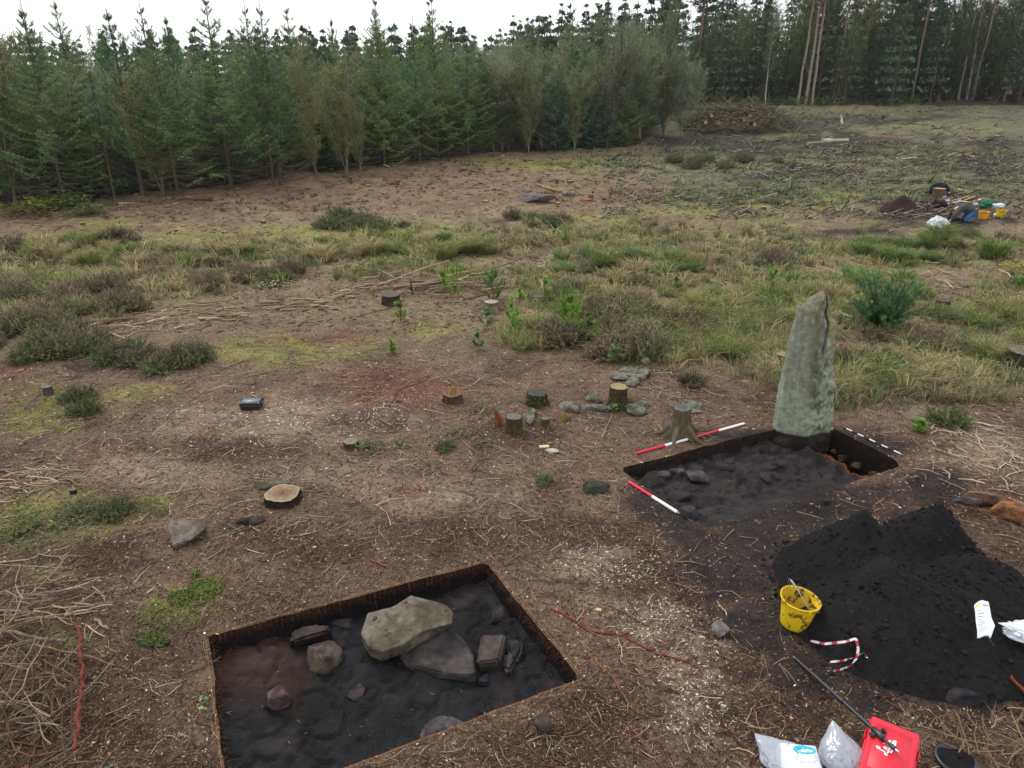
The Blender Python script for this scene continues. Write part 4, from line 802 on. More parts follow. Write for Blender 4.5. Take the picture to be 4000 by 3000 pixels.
# spindly leaders that stand clear of the canopy against the sky
for key, u, vt, dy, lab in [('spruce_b', 40, 30, 5, 'spindly bare topped spruce above the canopy at the far left'), ('spruce_b', 180, 0, 6, 'second thin topped spruce rising above the canopy at the left'), ('spruce_a', 300, -15, 5, 'dark topped spruce rising above the canopy left of the candle pine'), ('spruce_b', 610, -10, 5, 'spruce top with spread whorls just right of the candle pine'), ('spruce_b', 1000, -5, 6, 'bare leadered spruce above the canopy right of the tallest dark spruce'), ('spruce_a', 1160, 10, 6, 'spruce rising above the canopy near the russet patch'), ('pine_a', 700, 60, 7, 'thin pine with tall candle above the canopy'), ('spruce_b', 1490, 0, 4, 'twiggy topped spruce above the golden birch'), ('spruce_c', 1690, 5, 5, 'slim spruce top rising in the middle of the edge'), ('pine_b', 2020, 140, 6, 'dense dark green pine rising above the bushy birch'), ('spruce_b', 2225, 10, 9, 'narrow single spruce spire above the birches'), ('pine_a', 1320, 70, 6, 'pine with thick candles above the golden birch')]:
    x = (u - CX) / F * 36; y = edge_y(x) + dy; x = (u - CX) / F * y * 1.0; y = edge_y(x) + dy; d = y * CT + 1.0 * ST; x = (u - CX) / F * d; p = Vector((x, y, gz1(x, y))); tree(key, x, y, height_to(p, vt), lab, wide=.9)
# the wood round the far clearing on the right
rg = rnd(78)
def wood_edge(x): return np.interp(x, [10.2, 13.5, 19, 70], [57, 68, 76.5, 77.5])
lab_w = {'wood': 'dark leafy tree in the wood beyond the far clearing', 'tall': 'pine trunk deep in the wood beyond the far clearing', 'spruce': 'conifer in the wood beyond the far clearing', 'birch': 'thin tree at the front of the wood beyond the far clearing', 'pine': 'young pine in the wood beyond the far clearing'}
cnt = 0
for iy in range(8):
    for ix in range(34):
        x = 10 + ix * (2.1 + .12 * iy) + rg.normal() * .7; y = wood_edge(x) + 1.2 + iy * 2.6 + rg.normal() * .8
        if x > 72: continue
        u, v = proj(x, y, 5)
        if u > 4200: continue
        q = rg.random(); key = ['wood_a', 'wood_b', 'wood_a', 'wood_b', 'wood_c', 'spruce_a', 'spruce_d', 'wood_b', 'tall_a' if rg.random() < .5 else 'wood_a'][int(q * 9)]
        if iy < 1 and key == 'tall_a': key = 'wood_a'
        k = key.split('_')[0]; H = {'wood': 8.2, 'spruce': 7.5, 'tall': 15.5}[k] * (.65 + .45 * rg.random()) * (np.interp(u, [2500, 2750, 3100, 3400], [.8, .9, 1.15, 1.35]) if k != 'tall' else 1)
        if iy == 0: H *= .72
        tree(key, x, y, H, lab_w[k], 'trees of the wood beyond the far clearing', wide=1.1); cnt += 1
for key, u, v, vt, H, lab in [('slim', 2990, 402, 60, None, 'slender white stemmed birch standing left of the tall pines'), ('tall_b', 3115, 398, None, 15, 'broken topped pine trunk just right of the white birch'), ('tall_a', 3145, 398, None, 17, 'reddish leaning pine trunk first of the pair behind the clearing'), ('tall_b', 3172, 396, None, 16, 'thinner pine trunk second of the pair behind the clearing'),
    ('tall_c', 3478, 388, None, 16, 'pine with a crooked orange trunk forking near the top'), ('tall_a', 3772, 390, None, 17, 'pale grey pine trunk left stem of the twin pines'), ('tall_b', 3792, 390, None, 17, 'orange barked pine trunk right stem of the twin pines'), ('tall_a', 3918, 388, None, 17.5, 'thick straight grey pine trunk at the right end of the clearing'),
    ('tall_b', 3250, 372, None, 16, 'dark pine trunk behind the leafy trees right of the trunk pair'), ('tall_a', 3665, 372, None, 17, 'dark pine trunk standing back left of the twin pines'), ('tall_b', 3740, 376, None, 16, 'thin pine trunk close behind the twin pines'), ('tall_b', 3560, 368, None, 16, 'pine trunk behind and right of the crooked pine')]:
    p = G(u, max(v, 392)); 
    if v < 392: p = Vector(((u - CX) / F * 84, 80, 0)); 
    p.y = 74.2 if v >= 392 else p.y; p.x = (u - CX) / F * (p.y * CT + (CH - 3.) * ST)
    if H is None: H = height_to(p, vt)
    t = tree(key, p.x, p.y, H, lab, wide=1.0 if key != 'slim' else .8)
# far wooded rise: every tree stands free but reads as one mass
def far_wood():
    rng = rnd(99); cr = MB(); tr = MB(); K = 620; th = -.95 + 1.9 * rng.random(K); rr = 62 + 85 * rng.random(K) ** .9; x = rr * np.tan(th) * .85; y = rr
    keep = np.array([inpoly(np.array([a]), np.array([b]), FOREST)[0] for a, b in zip(x, y)]) & ((x > 0) | (y > edge_y(x) + 22)); x, y = x[keep], y[keep]; z = gz(x, y)
    u, v = proj(x, y, z + 9)
    H = (9.2 + 3.2 * rng.random(len(x)) ** 1.3) * np.interp(y, [60, 100, 150], [.72, .9, 1.0]) * np.interp(u, [0, 1300, 2000, 2700], [.66, .70, .80, 1.12])
    for k in range(len(x)):
        n = 460; s = rng.random(n) ** .8; h = H[k] * (.12 + .90 * (1 - s * .98)); w = .19 * H[k] * np.clip((s + .05), 0, .75) * (.5 + .8 * rng.random(n)) ; a = rng.random(n) * 6.3
        lump = np.floor(h / .9) * .9 + .25; h = h * .45 + lump * .55
        P = np.stack([x[k] + np.cos(a) * w, y[k] + np.sin(a) * w, z[k] + h], 1); cc = S(68, 84, 62) * (.65 + .7 * rng.random()) + (S(98, 114, 88) - S(68, 84, 62)) * rng.random((n, 1))
        leaves(cr, P, .50, cc * 1.2, rng, flat=.2, asp=.45)  # leaf colour lightened to put distance haze into it
        tube(tr, [(x[k], y[k], z[k] - .2), (x[k], y[k], z[k] + H[k] * .6), (x[k] + .1, y[k], z[k] + H[k] * 1.01)], [.13, .09, .02], 4, S(90, 78, 70), cap=False)
    o = cr.build('far_woods', 'needle', smooth=False); tag(o, 'dark conifer wood rising behind the plantation up to the skyline', 'woods', kind='stuff')
    o = tr.build('far_woods_trunks', 'bark'); tag(o, 'stems of the far conifer wood behind the plantation', 'woods', kind='stuff')
far_wood()

# ------------------------------------------------------------------ ground cover
def blocked(x, y, m=.02):
    b = np.zeros(len(x), bool); k = y < 12.5
    b[k] = inpoly(x[k], y[k], T1) | inpoly(x[k], y[k], T2) | (heap_h(x[k], y[k]) > -.02); return b
def scatter(n, vmin, vmax, rng, power=1.0, umin=-150, umax=4150):  # points spread evenly over the ground as seen, so near ground gets more pieces per metre
    u = umin + (umax - umin) * rng.random(n); v = vmin + (vmax - vmin) * rng.random(n) ** power
    a = (u - CX) / F; b = (v - CY) / F; dx, dy, dz = a, CT - b * ST, -ST - b * CT; t = -CH / np.minimum(dz, -.02)
    for _ in range(12): z = zs(dx * t, dy * t); t = (z - CH) / np.minimum(dz, -.02); t = np.clip(t, 1, 140)
    return dx * t, dy * t, u, v
# flat bits of needle, bark and pale wood chip
def litter_bits():
    rng = rnd(201); x, y, u, v = scatter(170000, 1120, 3080, rng, 1.0); ok = ~blocked(x, y) & (rng.random(len(x)) < .25 + .75 * (1 - zmask(u, v, PEAT, 58, .45, 110, 60)))
    pale = zmask(u, v, PALEN[:5], 51); keep2 = rng.random(len(x)) < np.where(v < 1400, .6, 1); ok &= keep2; x, y, u, v, pale = x[ok], y[ok], u[ok], v[ok], pale[ok]; K = len(x)
    z = gz(x, y) + .004; d = np.hypot(y, CH); sc = d / 7.5; L = (.011 + .038 * rng.random(K) ** 2.0) * sc ** .9; W = L * (.12 + .35 * rng.random(K) ** 1.5); a = rng.random(K) * 6.283; ti = rng.normal(size=K) * .35
    dx, dy = np.cos(a), np.sin(a); P = np.stack([x, y, z], 1); D = np.stack([dx, dy, ti * .5], 1) * (L / 2)[:, None]; Wd = np.stack([-dy, dx, rng.normal(size=K) * .4], 1) * (W / 2)[:, None]; up = np.array([0, 0, .003])
    V = np.stack([P - D, P + Wd + up, P + D, P - Wd], 1).reshape(-1, 3)
    pal = np.array([S(190, 168, 140), S(150, 124, 98), S(122, 92, 72), S(86, 66, 54), S(64, 50, 44), S(166, 116, 74), S(208, 200, 180), S(100, 104, 60)]); w = np.array([.06, .14, .24, .25, .22, .04, .02, .03])
    q = rng.choice(8, K, p=w); q = np.where(rng.random(K) < pale * .6, 6, q); far_ = (v[:K] < 1950) & (rng.random(K) < .16); q = np.where(far_, np.where(rng.random(K) < .5, 5, 0), q); c = pal[q] * (.7 + .6 * rng.random((K, 1)))
    mb = MB(); mb.add(V, np.arange(K * 4).reshape(-1, 4), np.repeat(c, 4, 0)); tag(mb.build('litter', 'litter', smooth=False), 'brown needle litter and pale wood chippings over the cleared ground', 'litter', kind='stuff')
litter_bits()
def twigs():
    rng = rnd(202); x, y, u, v = scatter(26000, 1000, 3080, rng, 1.1)
    dens = .25 + .75 * np.clip(fb2(x * 1.1, y * 1.1, 3, 9) * 2.2 - .6, 0, 1); dens = np.where(v < 1250, dens * .4, dens); ok = ~blocked(x, y) & (rng.random(len(x)) < dens) & (rng.random(len(x)) > .8 * zmask(u, v, PEAT, 58, .45, 110, 60)) & (rng.random(len(x)) > .7 * zmask(u, v, GREENF, 53, .7, 110, 30))
    x, y = x[ok], y[ok]; K = len(x); L = (.05 + .28 * rng.random(K) ** 2.4) * np.clip(y / 7, .8, 1.6); a = rng.random(K) * 6.283; b = a + rng.normal(size=K) * .5; r = .0016 + .0032 * rng.random(K) ** 2 + L * .005
    z = gz(x, y) + r * .9 + .004; dz = rng.random(K) * .03 * (L * 4); x1 = x + np.cos(a) * L / 2; y1 = y + np.sin(a) * L / 2; x2 = x1 + np.cos(b) * L / 2; y2 = y1 + np.sin(b) * L / 2
    P0 = np.stack([x, y, z], 1); P1 = np.stack([x1, y1, gz(x1, y1) + r + dz], 1); P2 = np.stack([x2, y2, gz(x2, y2) + r + .004], 1)
    pal = np.array([S(170, 152, 128), S(132, 112, 94), S(100, 78, 64), S(72, 56, 48), S(128, 66, 48), S(196, 184, 166)]); qi = rng.choice(6, K, p=[.17, .25, .27, .2, .07, .04]); qi = np.where((y > 6.8) & (rng.random(K) < .4), 5 * (rng.random(K) < .4), qi).astype(int); c = pal[qi] * (.65 + .5 * rng.random((K, 1)))
    bad = blocked(x2, y2) | blocked(x1, y1); g = ~bad
    mb = MB(); segs(mb, P0[g], P1[g], r[g], r[g] * .8, c[g]); segs(mb, P1[g], P2[g], r[g] * .8, r[g] * .4, c[g]); tag(mb.build('twig_litter', 'litter'), 'thin broken twigs strewn over the litter', 'twigs', kind='stuff')
twigs()
def blades(mb, x, y, z, H, nb, rng, c, spread, lean, width, wind=1.):
    """nb blades per tuft; every blade two pieces, bending over"""
    K = len(x); n = K * nb; i = np.repeat(np.arange(K), nb); a = rng.random(n) * 6.283; rr = spread[i] * rng.random(n) ** .6; bx = x[i] + np.cos(a) * rr * .5; by = y[i] + np.sin(a) * rr * .5
    a2 = a + rng.normal(size=n) * .6; h = H[i] * (.45 + .65 * rng.random(n)); o = h * (lean[i] + .45 * rng.random(n)); w = width[i] * (.6 + .8 * rng.random(n))
    wx, wy = lwx[i % len(lwx)] * wind, lwy[i % len(lwy)] * wind
    ox, oy = np.cos(a2) * o + wx * h * .35, np.sin(a2) * o + wy * h * .35; zz = z[i]
    B = np.stack([bx, by, zz], 1); Mi = B + np.stack([ox * .35, oy * .35, h * .62], 1); T = B + np.stack([ox, oy, h * (1.02 - .45 * lean[i])], 1)
    s = np.stack([-np.sin(a2 + rng.normal(size=n)), np.cos(a2), np.zeros(n)], 1) * (w / 2)[:, None]
    cc = c[i] * (.6 + .8 * rng.random((n, 1))) * (.65 + .75 * rng.random((K, 1)))[i]
    V = np.stack([B - s, B + s, Mi + s * .8, Mi - s * .8, T], 1).reshape(-1, 3); k = np.arange(n)[:, None] * 5
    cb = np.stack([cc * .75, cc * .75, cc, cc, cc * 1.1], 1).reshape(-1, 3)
    m = MB(); mb.add(V, k + np.array([[0, 1, 2, 3]]), cb); mb.t.append(k + np.array([[3, 2, 4]]) + mb.n - len(V)); mb.tm.append(np.zeros(n))
rw = rnd(7); lwx, lwy = rw.normal(size=97) * .6, rw.normal(size=97) * .6
GRASSZ = [(400, 1010, 620, 66), (1100, 985, 520, 50), (1700, 965, 520, 60), (2250, 930, 460, 66), (2700, 1020, 500, 110), (3100, 960, 420, 60), (3650, 990, 520, 60), (2700, 1290, 420, 140), (3350, 1500, 260, 90), (3800, 1480, 300, 90), (3300, 1200, 360, 90), (3900, 1250, 200, 100), (3050, 1420, 180, 120), (2980, 1250, 260, 90), (2050, 1330, 110, 60), (180, 1120, 260, 60), (3400, 800, 200, 40), (3550, 1420, 160, 60), (150, 1230, 300, 60), (600, 1100, 400, 60), (1400, 1040, 500, 50), (2000, 1090, 300, 40), (3800, 1380, 260, 60), (3700, 1530, 300, 50), (2250, 1180, 200, 60), (3950, 1130, 160, 60), (3150, 1130, 300, 60)]
def grass():
    rng = rnd(203); mb = MB()
    pal = np.array([S(148, 154, 92), S(122, 138, 82), S(168, 162, 112), S(192, 178, 136), S(112, 128, 84), S(154, 142, 104)])
    def lay(n, vmin, vmax, nb, Hm, wd, zones, seed, thr=.35, pw=1.0, cols=None, spread=.16):
        x, y, u, v = scatter(n, vmin, vmax, rng, pw); w = zmask(u, v, zones, seed, .6, 110, 34); patch = fb2(x * .8, y * .8, 3, seed + 1)
        ok = (rng.random(len(x)) < w * sst(.12, .42, patch)) & ~blocked(x, y); x, y, patch = x[ok], y[ok], patch[ok]; K = len(x); z = gz(x, y) - .01
        H = Hm * (.4 + 1.1 * rng.random(K) ** 1.6) * (.45 + 1.2 * patch); tone = fb2(x * .5 + 30, y * .5, 3, seed + 2); q = np.clip((tone - .28) / .44 * 6 + rng.normal(size=K) * 1.0, 0, 5.99).astype(int); c = (pal if cols is None else cols)[q % len(pal if cols is None else cols)]
        blades(mb, x, y, z, H, nb, rng, c, np.full(K, spread) * (.6 + .8 * rng.random(K)), .25 + .6 * rng.random(K), wd * np.hypot(y, CH) / 14 * np.ones(K))
    lay(20500, 850, 1640, 14, .30, .011, GRASSZ, 301)
    lay(4200, 1080, 1620, 26, .34, .009, GRASSZ[7:], 302, spread=.2)
    fz = [(3600, 620, 700, 60), (3100, 520, 600, 60), (3700, 440, 500, 30), (2900, 430, 400, 20), (3500, 740, 600, 60), (2450, 640, 300, 50), (2900, 760, 500, 60)]
    lay(12000, 395, 860, 8, .24, .018, fz, 303, cols=np.array([S(128, 142, 92), S(138, 150, 98), S(122, 134, 104), S(156, 152, 116), S(148, 134, 108)]), spread=.3)
    lay(3800, 590, 860, 9, .13, .016, [(1700, 690, 640, 75), (900, 800, 760, 45), (2300, 740, 420, 75), (300, 860, 420, 40)], 306, cols=np.array([S(132, 112, 84), S(122, 130, 76), S(150, 128, 98), S(108, 122, 66), S(96, 78, 62)]), spread=.22)
    mz = [(c_[0], c_[1], c_[2], c_[3]) for c_ in MOSS]
    lay(5200, 600, 2500, 10, .05, .012, mz, 56, cols=np.array([S(136, 146, 62), S(150, 154, 76), S(112, 128, 56)]), spread=.10)
    lay(2200, 1180, 3000, 6, .07, .006, [(700, 1500, 500, 200), (250, 2100, 300, 160), (1700, 1300, 300, 100), (3700, 1650, 300, 150), (300, 2400, 300, 200), (2900, 2900, 100, 60)], 305, spread=.06)
    tag(mb.build('grass', 'grass', smooth=False), 'straw coloured and green rough grass in bands across the heath', 'grass', kind='stuff')
grass()
# fallen needles and short weed tufts over the far clearing, wood splinters
def far_bits():
    rng = rnd(204); x, y, u, v = scatter(30000, 400, 1300, rng, 1.0); ok = ~blocked(x, y) & ~inpoly(x, y, FOREST); x, y, u, v = x[ok], y[ok], u[ok], v[ok]; K = len(x); d = np.hypot(y, CH); L = (.05 + .20 * rng.random(K) ** 2) * (d / 25) ** .8; r = L * .09
    a = rng.random(K) * 6.283; z = gz(x, y) + .01; D = np.stack([np.cos(a), np.sin(a), rng.normal(size=K) * .25], 1) * L[:, None]
    pal = np.array([S(190, 170, 140), S(150, 118, 92), S(112, 82, 66), S(80, 64, 56), S(178, 140, 100)]); grey = (u > 2500) & (v < 800); c = pal[rng.choice(5, K, p=[.14, .28, .3, .2, .08])]; c = np.where(grey[:, None], c * .4 + S(126, 122, 116) * .6, c) * (.7 + .6 * rng.random((K, 1)))
    P = np.stack([x, y, z], 1); mb = MB(); segs(mb, P, P + D, r, r * .5, c); tag(mb.build('brash_litter', 'litter'), 'chopped brash and splinters over the far clearing', 'brash', kind='stuff')
far_bits()
def clearing_brash():
    rng = rnd(214); x, y, u, v = scatter(24000, 400, 860, rng, 1.0, 2350, 4150); ok = ~inpoly(x, y, FOREST) & (y < 76); x, y = x[ok], y[ok]; K = len(x); d = np.hypot(y, CH); dn = fb2(x * .5, y * .35, 4, 77); k = rng.random(K) < sst(.3, .6, dn); x, y, d = x[k], y[k], d[k]; K = len(x)
    L = (.10 + .45 * rng.random(K) ** 2) * (d / 45) ** .5; r = L * .07; a = rng.normal(size=K) * .9; z = gz(x, y) + .02 + .06 * rng.random(K); D = np.stack([np.cos(a), np.sin(a), rng.normal(size=K) * .35], 1) * L[:, None]
    pal = np.array([S(176, 168, 154), S(130, 122, 110), S(86, 78, 72), S(52, 46, 44), S(112, 128, 84), S(150, 126, 100)]); c = pal[rng.choice(6, K, p=[.14, .22, .2, .2, .14, .1])] * (.7 + .6 * rng.random((K, 1))); P = np.stack([x, y, z], 1)
    mb = MB(); segs(mb, P, P + D, r, r * .5, c); tag(mb.build('clearing_brash', 'litter'), 'grey chopped brash covering the peaty far clearing', 'brash', kind='stuff')
clearing_brash()
def bracken():
    rng = rnd(205); x, y, u, v = scatter(900, 396, 425, rng, 1., 2700, 4150); ok = ~inpoly(x, y, FOREST) | (y < 80); x, y = x[ok], y[ok] ; x = np.concatenate([x, 20 + 45 * rng.random(260)]); y = np.concatenate([y, 73.0 + 3.5 * rng.random(260)]); K = len(x); z = gz(x, y); mb = MB()
    g = fb2(x * .35, y * .35, 3, 3); kk = g > .42; x, y, z = x[kk], y[kk], z[kk]; K = len(x)
    for q in range(K):
        n = 26; a = rng.random(n) * 6.28; r = .5 * rng.random(n); P = np.stack([x[q] + np.cos(a) * r, y[q] + np.sin(a) * r, z[q] + .1 + .75 * rng.random(n) * (1 - r)], 1); leaves(mb, P, .28, S(104, 124, 68) * (.6 + .6 * rng.random()), rng, flat=.7, asp=.4)
    tag(mb.build('bracken', 'leaf', smooth=False), 'bright green bracken and low weeds along the foot of the far wood', 'bracken', kind='stuff')
bracken()

# ------------------------------------------------------------------ heather bushes (each a thing)
def heather_mesh(seed, R_, H, c, ctip, n=120):
    rng = rnd(seed); mb = MB(); st = MB(); a = rng.random(n) * 6.283; r = R_ * rng.random(n) ** .55; B = np.stack([np.cos(a) * r * .6, np.sin(a) * r * .6, np.zeros(n) - .02], 1)
    h = H * (.35 + .95 * rng.random(n)) * (1 - .45 * (r / R_) ** 2); T = B + np.stack([np.cos(a) * r * .65, np.sin(a) * r * .65, h], 1); Mi = (B + T) / 2 + rng.normal(size=(n, 3)) * .03
    segs(mb, B, Mi, .004, .003, S(70, 56, 48)); segs(mb, Mi, T, .003, .0015, S(84, 68, 58))
    cc = np.asarray(c) * 1.9 * (.5 + .9 * rng.random((n, 1))); brush(mb, Mi, T, 12, .042, .011, cc, rng, 1.0); brush(mb, B * .3 + Mi * .7, Mi, 7, .05, .012, cc * .7, rng, .6)
    S0 = Mi[np.repeat(np.arange(n), 3)]; T0 = S0 + (T[np.repeat(np.arange(n), 3)] - S0) * .6 + rng.normal(size=(3 * n, 3)) * .06; brush(mb, S0, T0, 8, .035, .010, np.repeat(cc, 3, 0), rng, 1.0)
    k = rng.random(n) < .55; brush(mb, T[k] * .8 + Mi[k] * .2, T[k] + (T[k] - Mi[k]) * .15, 9, .022, .011, np.asarray(ctip) * 1.3, rng, .8)
    return mb.mesh('heather', 'needle', smooth=False)
HE = [heather_mesh(401, .34, .34, S(92, 92, 58), S(158, 128, 120)), heather_mesh(402, .36, .32, S(84, 80, 58), S(140, 112, 100)), heather_mesh(403, .34, .30, S(78, 88, 50), S(128, 110, 84)), heather_mesh(404, .36, .34, S(98, 84, 68), S(168, 138, 132))]
bush_n = 0
def heather(u, v, s, kind, label, group=None, sq=1.):
    global bush_n; bush_n += 1; p = G(u, v); r = random.Random(bush_n); z = gz1(p.x, p.y)
    o = link('heather_bush', HE[kind], None, (p.x, p.y, z)); o.rotation_euler = (0, 0, r.random() * 6.28); o.scale = (s, s, s * sq); return tag(o, label, 'heather', group)
rg = rnd(410)
def hfield(zone, n, smin, smax, where, kinds=(0, 1, 2, 3)):
    cx, cy, rx, ry = zone; k = 0
    while k < n:
        a, r = rg.random() * 6.28, rg.random() ** .5; u, v = cx + rx * r * math.cos(a), cy + ry * r * math.sin(a)
        p = G(u, v)
        if blocked(np.array([p.x]), np.array([p.y]))[0]: continue
        heather(u, v, smin * .65 + (smax * 1.05 - smin * .65) * rg.random(), kinds[int(rg.random() * len(kinds))], f'heather clump in the {where}', f'heather in the {where}'); k += 1
hfield((2400, 1300, 290, 105), 34, .8, 1.3, 'pinkish patch in the middle beside the pine saplings', (0, 3, 0, 2))
hfield((150, 1335, 230, 85), 26, .8, 1.3, 'dark patch at the left margin', (1, 2, 0))
hfield((260, 1180, 300, 70), 24, .8, 1.25, 'brown patch left of the broken branches', (1, 0, 3))
hfield((900, 1085, 260, 48), 18, .8, 1.2, 'brown patch above the broken branches', (1, 3, 2))
hfield((600, 1400, 190, 50), 15, .8, 1.1, 'low round patch above the black case', (2, 1))
hfield((1400, 880, 200, 30), 9, .9, 1.5, 'patch on the near side of the far brown litter', (1, 2))
hfield((2850, 640, 300, 26), 11, 1.0, 1.8, 'brown patch by the far clearing', (1, 2))
hfield((2080, 870, 130, 26), 7, .9, 1.4, 'patch in front of the far boulders', (2, 1))
hfield((3640, 1370, 90, 28), 6, .7, 1.0, 'small patch right of the standing stone', (2, 3))
hfield((3060, 1030, 60, 14), 5, .9, 1.2, 'purple patch beyond the standing stone', (3,))
hfield((3700, 960, 330, 30), 10, .9, 1.5, 'rushy strip in front of the far digger', (2, 2, 1))
for u, v, s, k, l in [(460, 950, 1.6, 1, 'single round dark brown heather bush at the left edge of the grass band'), (60, 985, 1.6, 1, 'dark heather bush at the left margin above the grass band'), (2230, 1150, 1.0, 3, 'heather bush behind the tallest pine sapling'), (3700, 1650, .9, 2, 'low green and brown heather bush right of the black and white pole'), (3420, 1330, .9, 1, 'brown dead heather bush below the large pine bush'), (3310, 1440, 1.2, 2, 'long haired tuft right beside the standing stone'), (3440, 1430, 1.1, 2, 'brown green tussock right of the standing stone tuft'), (3060, 1385, .8, 2, 'tussock left of the standing stone'), (310, 1560, .8, 2, 'small green heather at the left beside the thin grey stump'), (330, 1610, .7, 2, 'small sprig of heather below the thin grey stump'), (450, 2010, .6, 2, 'heather sprig left of the wedge shaped stone'), (2700, 1500, .7, 1, 'low heather between the ivy stump and the standing stone'), (1740, 1755, .4, 2, 'tiny olive tuft on bare litter left of the leaning stumps'), (2130, 1885, .35, 2, 'tiny bright tuft on the litter below the white paper')]:
    heather(u, v, s, k, l)

# ------------------------------------------------------------------ grass tussocks
def tussock_mesh(seed, c, n=260, H=.42):
    rng = rnd(seed); mb = MB(); blades(mb, np.zeros(1), np.zeros(1), np.zeros(1) - .02, np.array([H]), n, rng, np.asarray(c)[None], np.array([.30]), np.array([.55]), np.array([.012]), 0.); return mb.mesh('grass_tussock', 'grass', smooth=False)
TU = [tussock_mesh(451, S(122, 140, 70)), tussock_mesh(452, S(142, 146, 82)), tussock_mesh(453, S(104, 128, 70)), tussock_mesh(454, S(184, 168, 124))]
rg = rnd(455)
for where, zone, n, s0, s1, kinds in [('rough grass left of the standing stone', (2900, 1270, 260, 130), 22, .7, 1.3, (0, 1, 1, 3, 2)), ('strip of grass before the far digger', (3600, 985, 420, 40), 18, 1.1, 1.9, (0, 2, 1)), ('rough grass right of the standing stone', (3480, 1470, 230, 80), 12, .7, 1.2, (0, 2, 3)), ('grass band behind the branch pile', (1500, 985, 480, 45), 22, 1.0, 1.7, (1, 0, 3, 2)), ('grass band at the left', (500, 1000, 480, 55), 22, 1.0, 1.7, (1, 0, 3)), ('grass right of the thick log', (2450, 1040, 330, 80), 24, .9, 1.6, (1, 0, 3, 2)), ('grass round the large pine bush', (3250, 1130, 420, 50), 14, .8, 1.4, (0, 3, 2)), ('grass at the left end of the pinkish heather', (2120, 1300, 50, 45), 5, .9, 1.2, (1, 3)), ('grass at the right margin', (3900, 1330, 130, 90), 9, .8, 1.3, (0, 1, 3))]:
    for k in range(n):
        a_, q_ = rg.random() * 6.28, rg.random() ** .5; p = G(zone[0] + zone[2] * q_ * math.cos(a_), zone[1] + zone[3] * q_ * math.sin(a_))
        if blocked(np.array([p.x]), np.array([p.y]))[0]: continue
        s_ = s0 + (s1 - s0) * rg.random(); kd = kinds[int(rg.random() * len(kinds))]; o = link('grass_tussock', TU[kd], None, (p.x, p.y, gz1(p.x, p.y))); o.rotation_euler = (0, 0, rg.random() * 6.28); o.scale = (s_, s_, s_ * (.7 + .4 * rg.random())); tag(o, ('green', 'yellow green', 'dark green', 'straw coloured')[kd] + ' tussock in the ' + where, 'grass tussock', 'tussocks in the ' + where)

# ------------------------------------------------------------------ pine saplings
def sapling(label, u, v, vt, seed, side=5, c=S(86, 118, 62), c2=S(118, 150, 84), wide=.32, name='pine_sapling'):
    p = G(u, v); z = gz1(p.x, p.y); p = Vector((p.x, p.y, z)); H = max(.12, height_to(p, vt)); rng = rnd(seed); t = thing(name, label, 'pine sapling', tuple(p)); st, nd = MB(), MB()
    T = trunk_pts(H, rng, 6, .03, .04) + np.array(p); tube(st, T, np.linspace(.012, .004, 6) * (.6 + H * .4), 5, S(120, 92, 66)); A, B_ = [T[3:-1]], [T[4:]]; n = side
    A.append(T[-1:] - [0, 0, .25 * H]); B_.append(T[-1:] + [0, 0, .03])
    for h in np.linspace(.15, .7, max(2, int(H * 4.5))):
        for k in range(n):
            if rng.random() < .2: continue
            P = curve_branch(np.array(p) + (at_h(T - np.array(p), h * H)), rng.random() * 6.3, .35, wide * H ** .7 * (1.1 - h * .8) * (.6 + .6 * rng.random()), 4, rng, .75, 0, .1); segs(st, P[:-1], P[1:], .004, .003, S(112, 90, 64)); A.append(P[1:-1]); B_.append(P[2:])
            if rng.random() < .6: q = P[2]; A.append(q[None]); B_.append((q + rng.normal(size=3) * .05 + [0, 0, .12 * H ** .5])[None])
    A, B_ = np.concatenate(A), np.concatenate(B_); t_ = rng.random((len(A), 1)); brush(nd, A, B_, 60, .066, .012, 1.25 * (c * (1 - t_) + c2 * t_), rng, .9); st.build('stem', 'bark', t); nd.build('needles', 'needle', t, smooth=False); return t
k = 0
for u, v, vt, sd_, wd, lab in [(1737, 1155, 1052, 5, .25, 'narrow pine sapling standing in the branch pile, left of its taller neighbour'), (1790, 1170, 1030, 5, .34, 'tallest pine sapling in the branch pile'), (1930, 1188, 1052, 6, .34, 'bushy pine sapling just behind the pale topped stump'), (2030, 1190, 1122, 4, .3, 'small pine sapling right behind the three shoots near the pale topped stump'),
    (2003, 1308, 1160, 6, .3, 'loose pine sapling with a bare stem in front of the pale topped stump'), (1903, 1278, 1212, 5, .32, 'squat pine sapling at the foot of the pale topped stump'), (2123, 1172, 1085, 4, .3, 'pale pine sapling beside the low stump behind the heather'), (2222, 1330, 1122, 7, .34, 'largest pine sapling at the left end of the pinkish heather'), (2185, 1330, 1270, 4, .3, 'short shoot left of the largest pine sapling'), (2297, 1330, 1252, 4, .28, 'slim shoot right of the largest pine sapling'),
    (1566, 1258, 1176, 5, .28, 'bluish pine sapling in front of the round dark stump'), (1868, 1362, 1300, 4, .3, 'thin grey green seedling on bare litter below the saplings'), (1530, 1378, 1352, 5, .4, 'tiny pine seedling on the litter in the middle'), (3005, 1185, 1030, 4, .28, 'sparse pine sapling with blue green needles beyond the standing stone'), (2640, 1140, 1085, 4, .3, 'faint small pine sapling in the grass of the middle'), (3960, 1195, 1085, 7, .45, 'pine sapling at the right margin of the picture'), (3590, 1685, 1650, 4, .3, 'tiny shoot by the small heather right of the black and white pole'), (2390, 1420, 1355, 4, .3, 'thin shoot at the right end of the pinkish heather')]:
    k += 1; sapling(lab, u, v, vt, 500 + k, sd_, wide=wd, c=S(104, 140, 48) if k % 3 else S(90, 124, 66), c2=S(142, 176, 78) if k % 3 else S(126, 156, 96))
